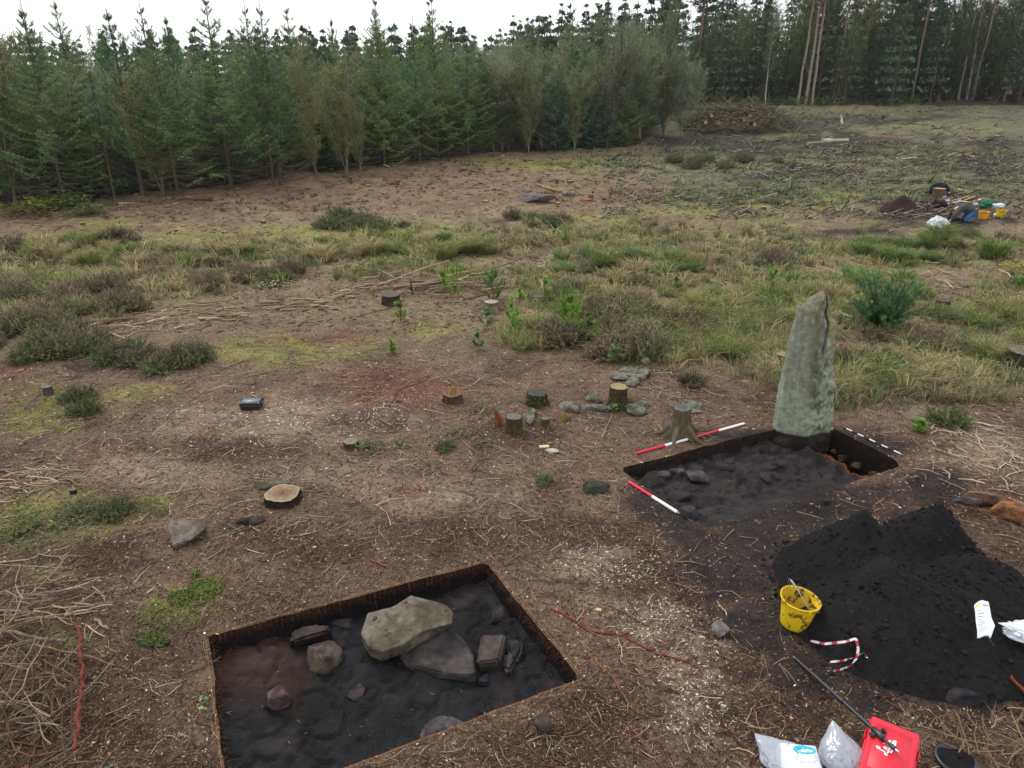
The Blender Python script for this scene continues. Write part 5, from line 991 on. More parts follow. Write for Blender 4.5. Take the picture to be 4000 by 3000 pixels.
def pine_bush():
    p = G(3440, 1282); z = gz1(p.x, p.y); rng = rnd(530); t = thing('pine_bush', 'large round bushy young pine with one tall leader behind the standing stone', 'young pine', (p.x, p.y, z)); st, nd = MB(), MB(); A, B_ = [], []; o = np.array([p.x, p.y, z])
    for k in range(84):
        L = .35 + .35 * rng.random(); P = curve_branch(o + [0, 0, .05 + .3 * rng.random()], rng.random() * 6.3, -.1 + 1.2 * rng.random(), L, 5, rng, .35, 0, .1); segs(st, P[:-1], P[1:], .008, .004, S(110, 84, 60)); A.append(P[1:-1]); B_.append(P[2:])
        for q in range(4): s_ = P[1 + int(rng.random() * 4)]; A.append(s_[None]); B_.append((s_ + rng.normal(size=3) * .09 + [0, 0, .09])[None])
    T = np.array([o, o + [.12, 0, .5], o + [.2, 0, .8], o + [.26, 0, height_to(Vector(tuple(o)), 1030)]]); tube(st, T, [.015, .012, .01, .005], 5, S(110, 84, 60)); A.append(T[1:-1]); B_.append(T[2:])
    A, B_ = np.concatenate(A), np.concatenate(B_); t_ = rng.random((len(A), 1)); brush(nd, A, B_, 46, .075, .012, S(74, 112, 70) * (1 - t_) + S(116, 154, 96) * t_, rng, .9); st.build('stem', 'bark', t); nd.build('needles', 'needle', t, smooth=False)
pine_bush()

# ------------------------------------------------------------------ stumps
def wood_cut_mat():
    m, n, l = new_mat('cut_wood_rings'); out = n.new('ShaderNodeOutputMaterial'); p = n.new('ShaderNodeBsdfPrincipled'); p.inputs['Roughness'].default_value = .9; p.inputs['Specular IOR Level'].default_value = .1
    tc = n.new('ShaderNodeTexCoord'); a = n.new('ShaderNodeAttribute'); a.attribute_name = 'Col'; w = n.new('ShaderNodeTexWave'); w.wave_type = 'RINGS'; w.rings_direction = 'SPHERICAL'; w.inputs['Scale'].default_value = 22; w.inputs['Distortion'].default_value = 2.5; w.inputs['Detail'].default_value = 3
    t = n.new('ShaderNodeTexNoise'); t.inputs['Scale'].default_value = 14; t.inputs['Detail'].default_value = 6; l.new(tc.outputs['Object'], w.inputs[0]); l.new(tc.outputs['Object'], t.inputs[0])
    q = n.new('ShaderNodeMath'); q.operation = 'MULTIPLY_ADD'; l.new(w.outputs['Fac'], q.inputs[0]); q.inputs[1].default_value = .3; l.new(t.outputs[0], q.inputs[2]); r_ = n.new('ShaderNodeMapRange'); r_.inputs[1].default_value = .3; r_.inputs[2].default_value = 1; r_.inputs[3].default_value = .55; r_.inputs[4].default_value = 1.3; l.new(q.outputs[0], r_.inputs[0])
    v_ = n.new('ShaderNodeVectorMath'); v_.operation = 'SCALE'; l.new(a.outputs[0], v_.inputs[0]); l.new(r_.outputs[0], v_.inputs[3]); l.new(v_.outputs[0], p.inputs[0]); l.new(p.outputs[0], out.inputs[0]); return m
M['cut'] = wood_cut_mat()
def stump(label, u, v, rpx, hpx, seed=1, top=S(118, 112, 104), bark=S(84, 74, 62), bark2=None, flare=.35, lobes=5, tilt=0., splint=False, name='tree_stump', group=None, n=28, cat='tree stump', moss=False, cutc=None):
    """u, v: foot of the trunk; rpx: half width of the cut; hpx: height, both in photo pixels"""
    p = G(u, v); z0 = gz1(p.x, p.y); d = p.y * CT + CH * ST; r = rpx / F * d; H = max(.02, height_to(Vector((p.x, p.y, z0)), v - hpx)); rng = rnd(seed); t = thing(name, label, cat, (p.x, p.y, z0), group)
    ph = rng.random() * 6.3; K = 9; V = []; C_ = []; bark2 = bark * .7 if bark2 is None else bark2
    ang = np.arange(n) * 6.2832 / n
    for k in range(K):
        s = k / (K - 1); fl = 1 + flare * (1 - s) ** 2.6 * (1 + .9 * np.cos(lobes * ang + ph) * (1 - s)); nz = 1 + .17 * (fb2(np.cos(ang) * 3 + 9, np.sin(ang) * 3 + s * .6, 3, seed) - .5) * 2 + .03 * rng.normal(size=n) * (0 if k == K - 1 else 1)
        rr = r * fl * nz; z = -.06 + (H + .06) * s + (tilt * rr * np.cos(ang + 1) if k == K - 1 else 0); V.append(np.stack([rr * np.cos(ang), rr * np.sin(ang), z + 0 * ang], 1)); q = rng.random((n, 1)); C_.append(bark * (1 - q) + bark2 * q)
    V = np.concatenate(V); C_ = np.concatenate(C_); mb = MB(); i = np.arange(K - 1)[:, None] * n; j = np.arange(n)[None]; j2 = (j + 1) % n; V = V + np.array(t.location)
    mb.add(V, np.stack([i + j, i + j2, i + n + j2, i + n + j], -1).reshape(-1, 4), C_)
    if lobes and flare > .5:                                      # buttress roots running into the ground
        for k in range(lobes):
            a = (k * 6.283 - ph) / lobes; q0 = np.array([math.cos(a), math.sin(a)]); pts = []
            for s in np.linspace(0, 1, 5): rr = r * (.75 + (1.4 + .8 * rng.random()) * s * flare * 1.6); x_, y_ = p.x + q0[0] * rr, p.y + q0[1] * rr; pts.append((x_, y_, gz1(x_, y_) + (H * .42) * (1 - s) ** 2 - .03 * s))
            tube(mb, pts, np.linspace(r * .42, r * .1, 5), 6, bark, knob=.12, rng=rng)
    mb.build('bark', 'bark', t)
    mb = MB(); rim = V[-n:]; ctr = rim.mean(0); inner = ctr + (rim - ctr) * .86; V2 = np.vstack([rim + [0, 0, .002], inner + [0, 0, .004], ctr + [0, 0, .004]]); cc = np.vstack([np.tile(top * .55, (n, 1)), np.tile(top, (n, 1)), [top * .9]]) if cutc is None else np.vstack([np.tile(top, (n, 1)), np.tile(top * .5 + cutc * .5, (n, 1)), [cutc]])
    mb.add(V2, [(a, (a + 1) % n, n + (a + 1) % n, n + a) for a in range(n)], cc); mb.add(V2, [(n + a, n + (a + 1) % n, 2 * n) for a in range(n)], cc); mb.build('cut_face', 'cut', t)
    if splint:
        mb = MB()
        for k in range(9): a = rng.random() * 6.3; q = ctr + np.array([math.cos(a), math.sin(a), 0]) * r * .6 * rng.random(); tube(mb, [q - [0, 0, .03], q + [rng.normal() * .01, rng.normal() * .01, .05 + .1 * rng.random()]], [.018, .003], 4, S(172, 124, 86), cap=False)
        mb.build('splinters', 'wood', t)
    if moss:
        mb = MB(); m = 120; a = rng.random(m) * 6.3; zz = rng.random(m); P = np.stack([p.x + np.cos(a) * r * (1.05 + .5 * (1 - zz) ** 2), p.y + np.sin(a) * r * (1.05 + .5 * (1 - zz) ** 2), z0 + H * zz], 1); leaves(mb, P, .03, S(110, 122, 50), rng); mb.build('moss', 'leaf', t, smooth=False)
    return t
gr = S(112, 110, 106)
STUMPS = [
 ('round dark topped stump at the left end of the branch pile', 1528, 1186, 33, 34, gr * .8, S(72, 64, 52), .3, {}),
 ('pale topped stump with a spreading foot among the pine saplings', 1920, 1212, 28, 34, S(176, 170, 158), S(132, 116, 92), .7, {}),
 ('low stump hidden behind the heather next to a pale pine sapling', 2104, 1182, 22, 26, gr, S(104, 92, 76), .2, {}),
 ('black topped mossy stump above the pair of leaning stumps', 2098, 1575, 39, 42, S(82, 80, 80), S(70, 64, 48), .35, {'moss': 1}),
 ('tall dark stump with a grey cut beside the splintered orange post', 2008, 1685, 32, 58, gr, S(86, 76, 52), .25, {}),
 ('small leaning stump beside the tall dark stump', 2130, 1668, 17, 34, S(108, 110, 98), S(96, 86, 58), .3, {'lobes': 3}),
 ('mossy ivy grown stump ringed by pale stones', 2412, 1588, 33, 78, S(150, 140, 108), S(78, 68, 52), .35, {'moss': 1, 'cutc': S(160, 140, 96)}),
 ('tall grey stump with flared roots at the end of the long red and white pole', 2655, 1700, 34, 106, gr * .9, S(108, 98, 80), 1.0, {'lobes': 5}),
 ('low flat stump with a leafy bramble to its right', 1372, 1745, 29, 22, S(140, 130, 112), S(80, 68, 54), .3, {}),
 ('broken rotten stump with orange heartwood', 1768, 1566, 36, 28, S(128, 104, 82), S(92, 70, 52), .4, {'splint': 1}),
 ('pale stump partly hidden behind the standing stone', 3055, 1432, 27, 48, S(168, 140, 110), S(92, 76, 60), .2, {}),
 ('dark brown stump in ivy right of the large pine bush', 3678, 1202, 26, 30, S(96, 84, 78), S(74, 60, 50), .4, {}),
 ('large broken hollow stump cut off by the right margin', 3990, 1432, 62, 62, S(120, 116, 100), S(70, 60, 48), .3, {'splint': 1}),
 ('thin grey stump beside small green heathers at the left', 190, 1540, 17, 30, S(120, 120, 116), S(96, 90, 80), .2, {}),
 ('tiny sawn stump in the grass at the left side', 288, 1926, 12, 14, gr, S(60, 54, 48), .1, {}),
 ('wide low stump with a pale cut face stained rusty orange in the middle', 1108, 1952, 66, 27, S(176, 162, 136), S(56, 46, 40), .22, {'cutc': S(122, 88, 62)}),
 ('sawn log end with orange cut next to the dark jacket in the distance', 3662, 780, 22, 44, S(196, 150, 92), S(112, 92, 70), .1, {}),
 ('low block with an orange cut top behind the kneeling digger', 3770, 802, 19, 14, S(206, 158, 92), S(108, 76, 52), .1, {}),
 ('thin orange cut stump right of the far boulders', 2308, 777, 9, 18, S(190, 150, 110), S(124, 92, 64), .1, {}),
 ('orange stump on the clearing left of the thin cut stump', 2290, 786, 22, 9, S(176, 112, 78), S(150, 88, 58), .1, {}),
 ('orange broken stump in the grass beyond the standing stone', 2772, 1064, 14, 18, S(176, 128, 88), S(150, 100, 66), .1, {'splint': 1}),
]
for k, (l, u, v, rp, hp, top, bk, fl, kw) in enumerate(STUMPS): stump(l, u, v, rp, hp, 600 + k, top, bk, None, fl, **kw)
# small sawn stems dotted over the far brown clearing
rg = rnd(640); pts = [(322, 878), (720, 886), (688, 904), (830, 900), (875, 910), (1330, 860), (1020, 868), (1740, 655), (1815, 665), (1985, 662), (2130, 683), (2228, 714), (2290, 700), (1900, 700), (1780, 694), (1705, 690), (1560, 710), (1395, 745), (1440, 729), (1635, 772), (2450, 762), (2530, 775), (1860, 740), (1945, 670), (1500, 760), (2180, 800), (3180, 790), (2980, 815), (1900, 790), (655, 812)]
for u, v in pts: stump('short sawn stem with pale cut top on the far cleared ground', u + rg.normal() * 3, v, 7 + 5 * rg.random(), 5 + 4 * rg.random(), int(rg.random() * 1e6), S(196, 160, 112), S(120, 90, 64), None, .1, name='sawn_stem', cat='sawn stem', group='sawn stems on the far cleared ground', n=10, lobes=0)
# splintered post next to the tall dark stump
def splinter_post(label, u, v, vt, w, c, seed, lean=0.):
    p = G(u, v); z = gz1(p.x, p.y); H = height_to(Vector((p.x, p.y, z)), vt); rng = rnd(seed); mb = MB()
    for k in range(7): a = rng.random() * 6.3; q = np.array([p.x + math.cos(a) * w * .5, p.y + math.sin(a) * w * .5, z - .03]); tube(mb, [q, q + [lean * .5, 0, H * .5], q + [lean, 0, H * (.6 + .4 * rng.random())]], [w * .5, w * .4, w * .12], 5, c * (.7 + .5 * rng.random()), knob=.15, rng=rng)
    tag(mb.build('splintered_post', 'wood', origin=(p.x, p.y, z)), label, 'broken stump')
splinter_post('splintered red brown broken stem left of the tall dark stump', 1955, 1660, 1580, .07, S(138, 88, 62), 3, -.08)
splinter_post('jagged pale splinter of wood standing on the litter by the heather', 2112, 1366, 1288, .035, S(196, 150, 112), 4)
splinter_post('mossy olive lump of rotten wood right of the small leaning stump', 2205, 1640, 1612, .09, S(104, 98, 48), 5, .06)
splinter_post('dark upright stake standing in the branch pile', 1612, 1150, 1070, .025, S(74, 60, 50), 6, -.05)

# ------------------------------------------------------------------ sticks, branches and logs
def stick(label, pxs, r0, r1, c, seed=0, lift=.0, name='branch', cat='branch', group=None, lifts=None, n=6, matn='wood', cut=None, c2=None):
    pts = []; rng = rnd(seed + 7)
    for k, q in enumerate(pxs): p = G(*q); z = gz1(p.x, p.y) + r0 * .8 + lift + (lifts[k] if lifts else 0); pts.append((p.x, p.y, z))
    P = np.array(pts); s = np.linspace(0, len(P) - 1, max(len(P) * 3, 5)); Q = np.stack([np.interp(s, np.arange(len(P)), P[:, a]) for a in range(3)], 1); Q[1:-1, :2] += rng.normal(size=(len(Q) - 2, 2)) * r0 * .5
    rr = np.linspace(r0, r1, len(Q)) * (1 + .12 * rng.normal(size=len(Q))); t = rng.random((len(Q), 1)); cc = np.asarray(c) * (.8 + .4 * t)
    if c2 is not None: k_ = (rng.random((len(Q), 1)) < .4); cc = np.where(k_, c2, cc)
    mb = MB(); tube(mb, Q, rr, n, cc, knob=.12, rng=rng); return tag(mb.build(name, matn, origin=tuple(P[0])), label, cat, group)
RB, PB, GB, DB = S(122, 68, 54), S(188, 166, 132), S(150, 138, 120), S(96, 78, 66)
NAMED = [
 ('long pale peeled pole lying on top of the branch pile', [(1465, 1140), (1560, 1112), (1650, 1090), (1755, 1066)], .035, .022, PB, [.06, .14, .2, .26]),
 ('dark slender branch arching over the pile to its right', [(1820, 1102), (1950, 1076), (2040, 1048), (2140, 1046)], .018, .007, DB, [.05, .2, .25, .1]),
 ('thick brown log lying right of the branch pile', [(2125, 1100), (2240, 1070)], .11, .10, S(140, 112, 82), [0, .03]),
 ('bare brown branch in the pile in front of the saplings', [(1810, 1172), (1880, 1158), (1940, 1140)], .03, .02, S(150, 118, 84), None),
 ('grey branch at the back of the branch pile', [(1640, 1120), (1760, 1128), (1900, 1132), (1985, 1128)], .028, .015, GB, [.05, .06, .08, .05]),
 ('short birch bole with papery bark in the branch pile', [(1470, 1075), (1530, 1098), (1560, 1106)], .03, .02, S(150, 140, 128), [.15, .1, .05]),
 ('brown crooked branch running down from the left end of the branch pile', [(1420, 1140), (1330, 1168), (1260, 1196), (1180, 1222)], .035, .025, S(146, 112, 84), [.05, .04, .03, .0]),
 ('long grey branch crossing the middle of the windrow', [(1270, 1178), (1150, 1192), (1000, 1200)], .02, .012, GB, None),
 ('pale straight branch at the left of the windrow', [(575, 1218), (680, 1214), (740, 1190)], .014, .009, PB, None),
 ('thick grey branch half in the heather at the left end of the windrow', [(300, 1282), (420, 1262), (540, 1252)], .05, .03, S(126, 110, 92), [.05, .05, .02]),
 ('lighter thick branch below the grey one at the left end of the windrow', [(345, 1290), (440, 1276), (520, 1258)], .035, .02, S(168, 146, 112), None),
 ('angled pale stick at the front of the windrow', [(455, 1338), (520, 1302), (568, 1272)], .016, .01, PB, None),
 ('forked pale stick below the thick branches', [(405, 1298), (432, 1318), (440, 1340)], .014, .01, PB, None),
 ('brown broken branch in the middle of the windrow', [(780, 1256), (850, 1244), (895, 1228)], .03, .02, S(150, 124, 92), None),
 ('crooked branch right of the middle of the windrow', [(885, 1216), (905, 1238), (975, 1262)], .02, .01, S(150, 124, 92), None),
 ('thin dark leaning stem in the grass of the middle', [(2390, 1092), (2475, 1034)], .012, .008, GB, [0, .12]),
 ('brown stick pointing at the black topped stump', [(1942, 1480), (1985, 1502), (2020, 1518)], .022, .018, S(168, 140, 112), None),
 ('forked pale grey root in front of the ivy stump', [(2350, 1712), (2372, 1672), (2392, 1620), (2310, 1616), (2270, 1604)], .022, .010, GB, None),
 ('long curved red root left of the broken rotten stump', [(1518, 1590), (1545, 1556), (1552, 1528), (1600, 1510), (1680, 1488)], .014, .007, RB, None),
 ('bleached stick left of the tall dark stump', [(1350, 1790), (1448, 1798), (1440, 1770)], .010, .006, GB, None),
 ('dark brown stick on litter left of the black pole', [(2640, 2282), (2690, 2300), (2728, 2322)], .018, .012, S(134, 112, 90), None),
 ('thick bright red root running right from the near trench corner', [(2155, 2385), (2215, 2412), (2300, 2468), (2380, 2478), (2440, 2488), (2530, 2540), (2620, 2572), (2700, 2592)], .016, .011, S(132, 58, 48), None),
 ('thin orange root branching off the thick red root', [(2270, 2370), (2285, 2420), (2300, 2455), (2350, 2500), (2378, 2548)], .008, .004, S(178, 96, 66), None),
 ('dark red thin root above the thick red root', [(2310, 2355), (2400, 2375), (2480, 2420), (2560, 2460), (2650, 2478)], .008, .005, S(110, 54, 44), None),
 ('long orange root running down right of the near trench', [(2275, 2522), (2330, 2590), (2400, 2650), (2425, 2700), (2470, 2770), (2530, 2805)], .010, .005, S(172, 108, 78), None),
 ('thin orange root curving down near the bottom right of the near trench', [(2460, 2830), (2510, 2900), (2540, 2940), (2610, 2998)], .007, .004, S(180, 104, 66), None),
 ('red root standing loose above the near trench', [(2142, 2080), (2155, 2120), (2200, 2190), (2268, 2238)], .008, .006, S(160, 84, 64), None),
 ('forked red twig on the litter below the white paper', [(2138, 1905), (2150, 1932), (2185, 1958), (2200, 1985)], .009, .005, S(176, 96, 72), None),
 ('dark red root by the bottom centre of the picture', [(2815, 2822), (2860, 2880), (2905, 2920), (2945, 2990)], .016, .011, S(100, 54, 46), None),
 ('short dark root left of the red root at the bottom centre', [(3050, 2842), (3100, 2812), (3138, 2786)], .010, .007, S(110, 62, 48), None),
 ('red root sticking out of the black spoil at the right margin', [(3915, 2625), (3945, 2680), (4010, 2752)], .022, .026, S(156, 80, 52), [.06, .06, .08]),
 ('tall red branch standing in the brush at the bottom left', [(308, 2498), (332, 2560), (338, 2640), (342, 2700), (336, 2762)], .026, .030, S(126, 66, 54), [.18, .2, .2, .19, .18]),
 ('lower red branch continuing down through the brush at the bottom left', [(336, 2750), (338, 2800), (332, 2860), (325, 2940), (312, 3010)], .028, .025, S(130, 72, 56), [.18, .18, .2, .2, .2]),
 ('grey sloping branch crossing the brush at the left margin', [(0, 2512), (90, 2528), (180, 2542), (270, 2540)], .022, .03, S(136, 122, 100), [.15, .15, .12, .1]),
 ('brown branch crossing behind the tall red branch', [(150, 2562), (260, 2580), (360, 2586), (450, 2602)], .02, .010, S(150, 120, 92), [.12, .1, .05, 0]),
 ('short stubby branch end above the brush at the bottom left', [(370, 2425), (428, 2464)], .024, .026, S(158, 140, 112), None),
 ('long thin dark branch over the grass left of the moss patch', [(150, 2310), (330, 2340), (450, 2344), (560, 2320)], .009, .005, DB, [.06, .06, .05, .02]),
 ('pale stick at the left margin above the brush', [(0, 2198), (110, 2188), (180, 2162), (262, 2140)], .014, .010, PB, None),
 ('second pale stick just below the first at the left margin', [(0, 2206), (130, 2214), (290, 2220)], .010, .008, PB, None),
 ('long pale stick at the left margin below the round green patch', [(0, 2028), (90, 2010), (160, 1994)], .014, .010, S(178, 160, 130), None),
 ('pale split piece of wood at the left below the green patch', [(192, 2036), (244, 2068)], .022, .016, S(204, 178, 132), None),
 ('thin curved stick left of the pale faced stump', [(870, 1992), (930, 1962), (1010, 1950), (1046, 1946)], .010, .007, PB, None),
 ('pair end of brown twig by the pale faced stump', [(760, 1966), (840, 1974)], .011, .009, S(128, 116, 100), None),
 ('bent brown stick on the bare litter in the middle', [(1700, 1998), (1750, 1982), (1818, 1976)], .010, .007, S(176, 140, 108), None),
 ('straight brown stick on the litter left of the small dark stone', [(1760, 1898), (1845, 1932)], .012, .010, S(182, 150, 116), None),
 ('brown short stick above the near trench', [(1450, 2190), (1520, 2218)], .018, .016, S(140, 88, 70), None),
 ('long dark twig curving above the near trench', [(1360, 2120), (1440, 2172), (1500, 2240), (1440, 2290)], .007, .004, S(134, 84, 68), None),
 ('branch lying across the string at the left side of the near trench', [(730, 2626), (790, 2612), (865, 2578)], .012, .008, S(104, 90, 78), [0, .0, .03]),
 ('grey forked branch with a root ball at the bottom centre', [(2205, 2880), (2255, 2858), (2300, 2820), (2330, 2780), (2370, 2770), (2420, 2792)], .020, .008, S(104, 82, 70), None),
 ('thin grey stem under the root ball at the bottom centre', [(2128, 2860), (2140, 2910), (2168, 2972)], .016, .010, S(116, 104, 96), None),
 ('orange root beside the root ball at the bottom centre', [(2075, 2858), (2110, 2825), (2130, 2785), (2168, 2728)], .010, .006, S(150, 92, 66), None),
 ('grey branch leaning beyond the black and white pole', [(3455, 1598), (3560, 1640), (3655, 1688)], .016, .012, S(150, 136, 120), [0, .05, 0]),
 ('small branch behind the grey branch beyond the black and white pole', [(3460, 1548), (3505, 1622)], .012, .012, S(140, 126, 110), None),
 ('white peeled log on the far clearing', [(3212, 560), (3310, 552)], .17, .15, S(214, 206, 190), None),
 ('long thin pale log on the far clearing left of the white one', [(3150, 562), (3212, 562)], .09, .09, S(180, 166, 140), None),
 ('thin straight white branch on the far clearing', [(3520, 625), (3578, 620)], .05, .05, S(220, 212, 196), None),
 ('orange rotten log on the far brown clearing', [(2095, 726), (2140, 742), (2192, 756)], .08, .09, S(184, 144, 104), None),
 ('thin dark log by the trees at the left of the far clearing', [(700, 784), (830, 784)], .06, .05, S(92, 74, 60), None),
 ('pale birch log lying along the tree edge at the left', [(465, 800), (530, 798)], .07, .06, S(196, 184, 160), None),
 ('second pale log lying along the tree edge at the left', [(350, 812), (400, 808)], .06, .05, S(180, 166, 140), None),
 ('thin dark pole lying in the grass behind the branch pile', [(1390, 1238), (1550, 1195)], .01, .008, DB, None),
 ('brown log among the grass beyond the standing stone', [(2830, 1040), (2960, 1058)], .05, .04, S(170, 150, 120), None),
 ('leaning dead pole in the far clearing', [(3290, 490), (3280, 476)], .12, .05, S(196, 184, 166), [0, .5]),
]
for k, (l, px, a, b, c, lf) in enumerate(NAMED):
    f_ = .62 if px[0][1] > 1400 else .85
    stick(l, px, a * f_, b * f_, np.asarray(c) * .8, 700 + k, lifts=lf)
rb = MB(); p = G(2120, 2845); rock(rb, .13, .12, .12, rnd(3), S(84, 74, 68), 8, 3, .2, (p.x, p.y, gz1(p.x, p.y)), sunk=.1); tag(rb.build('root_ball', 'bark', origin=tuple(p)), 'round dark earthy root ball at the bottom centre', 'root')
def random_sticks(n, region, seed, L, r, group, label, cols, lift=0., dirs=None, name='branch', matn='wood'):
    rng = rnd(seed); k = 0; items = []
    while k < n:
        u0, v0, u1, v1, half = region; t = rng.random(); u = u0 + (u1 - u0) * t; v = v0 + (v1 - v0) * t + rng.normal() * half; p = G(u, v)
        if blocked(np.array([p.x]), np.array([p.y]))[0]: continue
        a = rng.random() * 3.14 if dirs is None else dirs + rng.normal() * .45; l = L[0] + (L[1] - L[0]) * rng.random() ** 1.6; m = 5; pts = []; hh = lift * rng.random()
        x, y = p.x - math.cos(a) * l / 2, p.y - math.sin(a) * l / 2; tlt = rng.normal() * lift * .5
        for i in range(m): pts.append((x, y, gz1(x, y) + r * .9 + hh + max(0, tlt * i / m))); a += rng.normal() * .22; x += math.cos(a) * l / m; y += math.sin(a) * l / m
        if blocked(np.array([x]), np.array([y]))[0]: continue
        rr = r * (.45 + .8 * rng.random()); c = cols[int(rng.random() * len(cols))] * (.8 + .4 * rng.random()); b = a + 1.0 * rng.choice([-1, 1]); items.append((rr * l, l, rr, pts, c, b, rng.random() < .35)); k += 1
    items.sort(key=lambda q: -q[0]); rest = MB()
    for i, (_, l, rr, pts, c, b, fork) in enumerate(items):
        own = i < int(n * .24); mb = MB() if own else rest; tube(mb, pts, np.linspace(rr, rr * .5, 5), 5, c, knob=.1, rng=rng)
        if fork: q = np.array(pts[2]); tube(mb, [q, q + [math.cos(b) * l * .3, math.sin(b) * l * .3, .01]], [rr * .6, rr * .3], 4, c)
        if own: tag(mb.build(name, matn, origin=pts[0]), label, 'branch', group)
    tag(rest.build('loose_sticks', matn), 'thinner ' + group, 'sticks', kind='stuff')
cw = [PB, GB, S(168, 148, 122), S(140, 112, 88), S(196, 180, 152)]
random_sticks(46, (340, 1290, 900, 1225, 20), 801, (.3, 1.2), .020, 'bleached sticks in the left part of the windrow', 'bleached stick in the left part of the windrow', cw, .05, .3)
random_sticks(30, (900, 1235, 1420, 1165, 18), 802, (.3, 1.3), .024, 'bare branches in the middle of the windrow', 'bare branch in the middle of the windrow', cw, .06, .3)
random_sticks(54, (1440, 1120, 1980, 1135, 18), 803, (.5, 1.8), .022, 'bare branches heaped among the pine saplings', 'bare branch heaped among the pine saplings', cw + [DB], .22, .2)
random_sticks(48, (3150, 1080, 3500, 1075, 18), 804, (.3, 1.3), .018, 'pale sticks beyond the large pine bush', 'pale stick strewn beyond the large pine bush', cw, .05)
random_sticks(50, (3520, 1085, 4000, 1130, 26), 805, (.3, 1.3), .018, 'pale sticks strewn at the right behind the pine bush', 'pale stick strewn at the right behind the pine bush', cw, .08)
random_sticks(100, (3640, 1640, 4000, 1840, 75), 806, (.15, .6), .007, 'bleached twigs right of the stone trench', 'bleached twig right of the stone trench', [S(206, 194, 172), S(180, 164, 138), PB], .03)
random_sticks(60, (0, 1900, 330, 1830, 45), 807, (.2, .8), .010, 'sticks on the left margin litter', 'stick on the litter at the left margin', cw, .03, .1)
random_sticks(120, (0, 2650, 300, 2800, 170), 808, (.3, .95), .008, 'sticks of the brush heap at the bottom left', 'stick in the brush heap at the bottom left', [GB, DB, S(112, 78, 62), S(120, 104, 84), S(140, 124, 100), S(110, 96, 80), S(92, 76, 62)], .26)
random_sticks(70, (0, 2400, 420, 2300, 80), 809, (.25, .8), .008, 'sticks above the brush heap at the left', 'stick lying above the brush heap at the left', [PB, GB, DB, S(150, 126, 100)], .08, .3)
random_sticks(44, (3650, 2850, 3990, 2800, 110), 810, (.2, .6), .006, 'dry twigs of the dead branch at the bottom right', 'dry twig of the dead branch at the bottom right', [S(150, 128, 96), S(128, 104, 78)], .14)
random_sticks(70, (500, 1700, 2400, 1900, 200), 811, (.12, .38), .007, 'small sticks on the bare litter', 'small stick on the bare litter of the middle ground', cw + [RB], .01)
random_sticks(60, (700, 1430, 1900, 1500, 60), 812, (.15, .5), .009, 'small sticks on the litter in front of the saplings', 'small stick on the litter between the saplings and black case', cw, .01)
random_sticks(40, (2350, 2300, 3000, 2900, 150), 813, (.1, .35), .006, 'small roots and sticks right of the near trench', 'small root or stick right of the near trench', [RB, S(150, 110, 84), DB, PB], .01)
random_sticks(50, (2700, 720, 3900, 560, 60), 814, (.6, 2.2), .035, 'brash poles on the far clearing', 'brash pole lying on the far clearing', [S(176, 164, 146), S(140, 122, 100), S(96, 80, 68)], .1)
# brush pile at the edge of the far clearing
def brush_pile():
    p = G(2890, 505); z = gz1(p.x, p.y); d = p.y; t = thing('brush_pile', 'big heap of cut conifer brash with sawn log ends by the far clearing', 'brush pile', (p.x, p.y, z)); rng = rnd(820); w = 190 / F * d; mb, nd, ln = MB(), MB(), MB(); n = 900
    H0 = height_to(Vector((p.x, p.y, z)), 392)
    x = rng.uniform(-1, 1, n); y = rng.uniform(-1, 1, n); top = np.clip(1 - x ** 2 * .9 - y ** 2 * .8, 0, 1) ** .6 * (.7 + .5 * fb2(x * 2 + 5, y * 2, 3, 8)) * H0; h = top * rng.random(n) ** .35
    P = np.stack([p.x + x * w, p.y + y * w * .7, z + h], 1); D = rng.normal(size=(n, 3)) * [1, 1, .45]; D /= np.linalg.norm(D, axis=1)[:, None]; L = .5 + 1.0 * rng.random((n, 1)); P1 = P + D * L; P1[:, 2] = np.maximum(P1[:, 2], z + .05)
    cc = np.array([S(132, 118, 98), S(104, 92, 80), S(150, 138, 116), S(84, 74, 64)])[rng.integers(0, 4, n)]; segs(mb, P, P1, .035, .012, cc); mb.build('branches', 'wood', t)
    k = rng.random(n) < .5; brush(nd, P[k], P1[k], 20, .16, .05, np.array([S(128, 116, 82), S(100, 112, 74), S(120, 106, 82), S(92, 104, 80)])[rng.integers(0, 4, k.sum())], rng, .8); nd.build('dead_needles', 'needle', t, smooth=False)
    lo, _ = None, None
    for u, v, r in [(2757, 478, .12), (2908, 470, .12), (2948, 486, .14), (2990, 462, .13), (2930, 452, .1), (2975, 472, .1), (2780, 452, .1), (2866, 476, .1)]:
        q = G(u, v); d2 = p.y - w * .62; s = d2 / q.y; dr = ray(u, v); tt = d2 / dr[1]; c0 = np.array([dr[0] * tt, d2, CH + dr[2] * tt]); lg = MB(); tube(lg, [c0, c0 + [.1, 1.2, .05]], [r, r], 9, S(84, 66, 54), cap=False); ob = lg.build('log', 'bark', t)
        fc = MB(); a = np.arange(9) * 6.283 / 9; ring = np.stack([np.cos(a) * r, np.zeros(9), np.sin(a) * r], 1) + c0; fc.add(np.vstack([ring, c0 - [0, .01, 0]]), [(k_, (k_ + 1) % 9, 9) for k_ in range(9)], S(214, 172, 118)); f_ = fc.build('cut_end', 'wood', ob)
brush_pile()
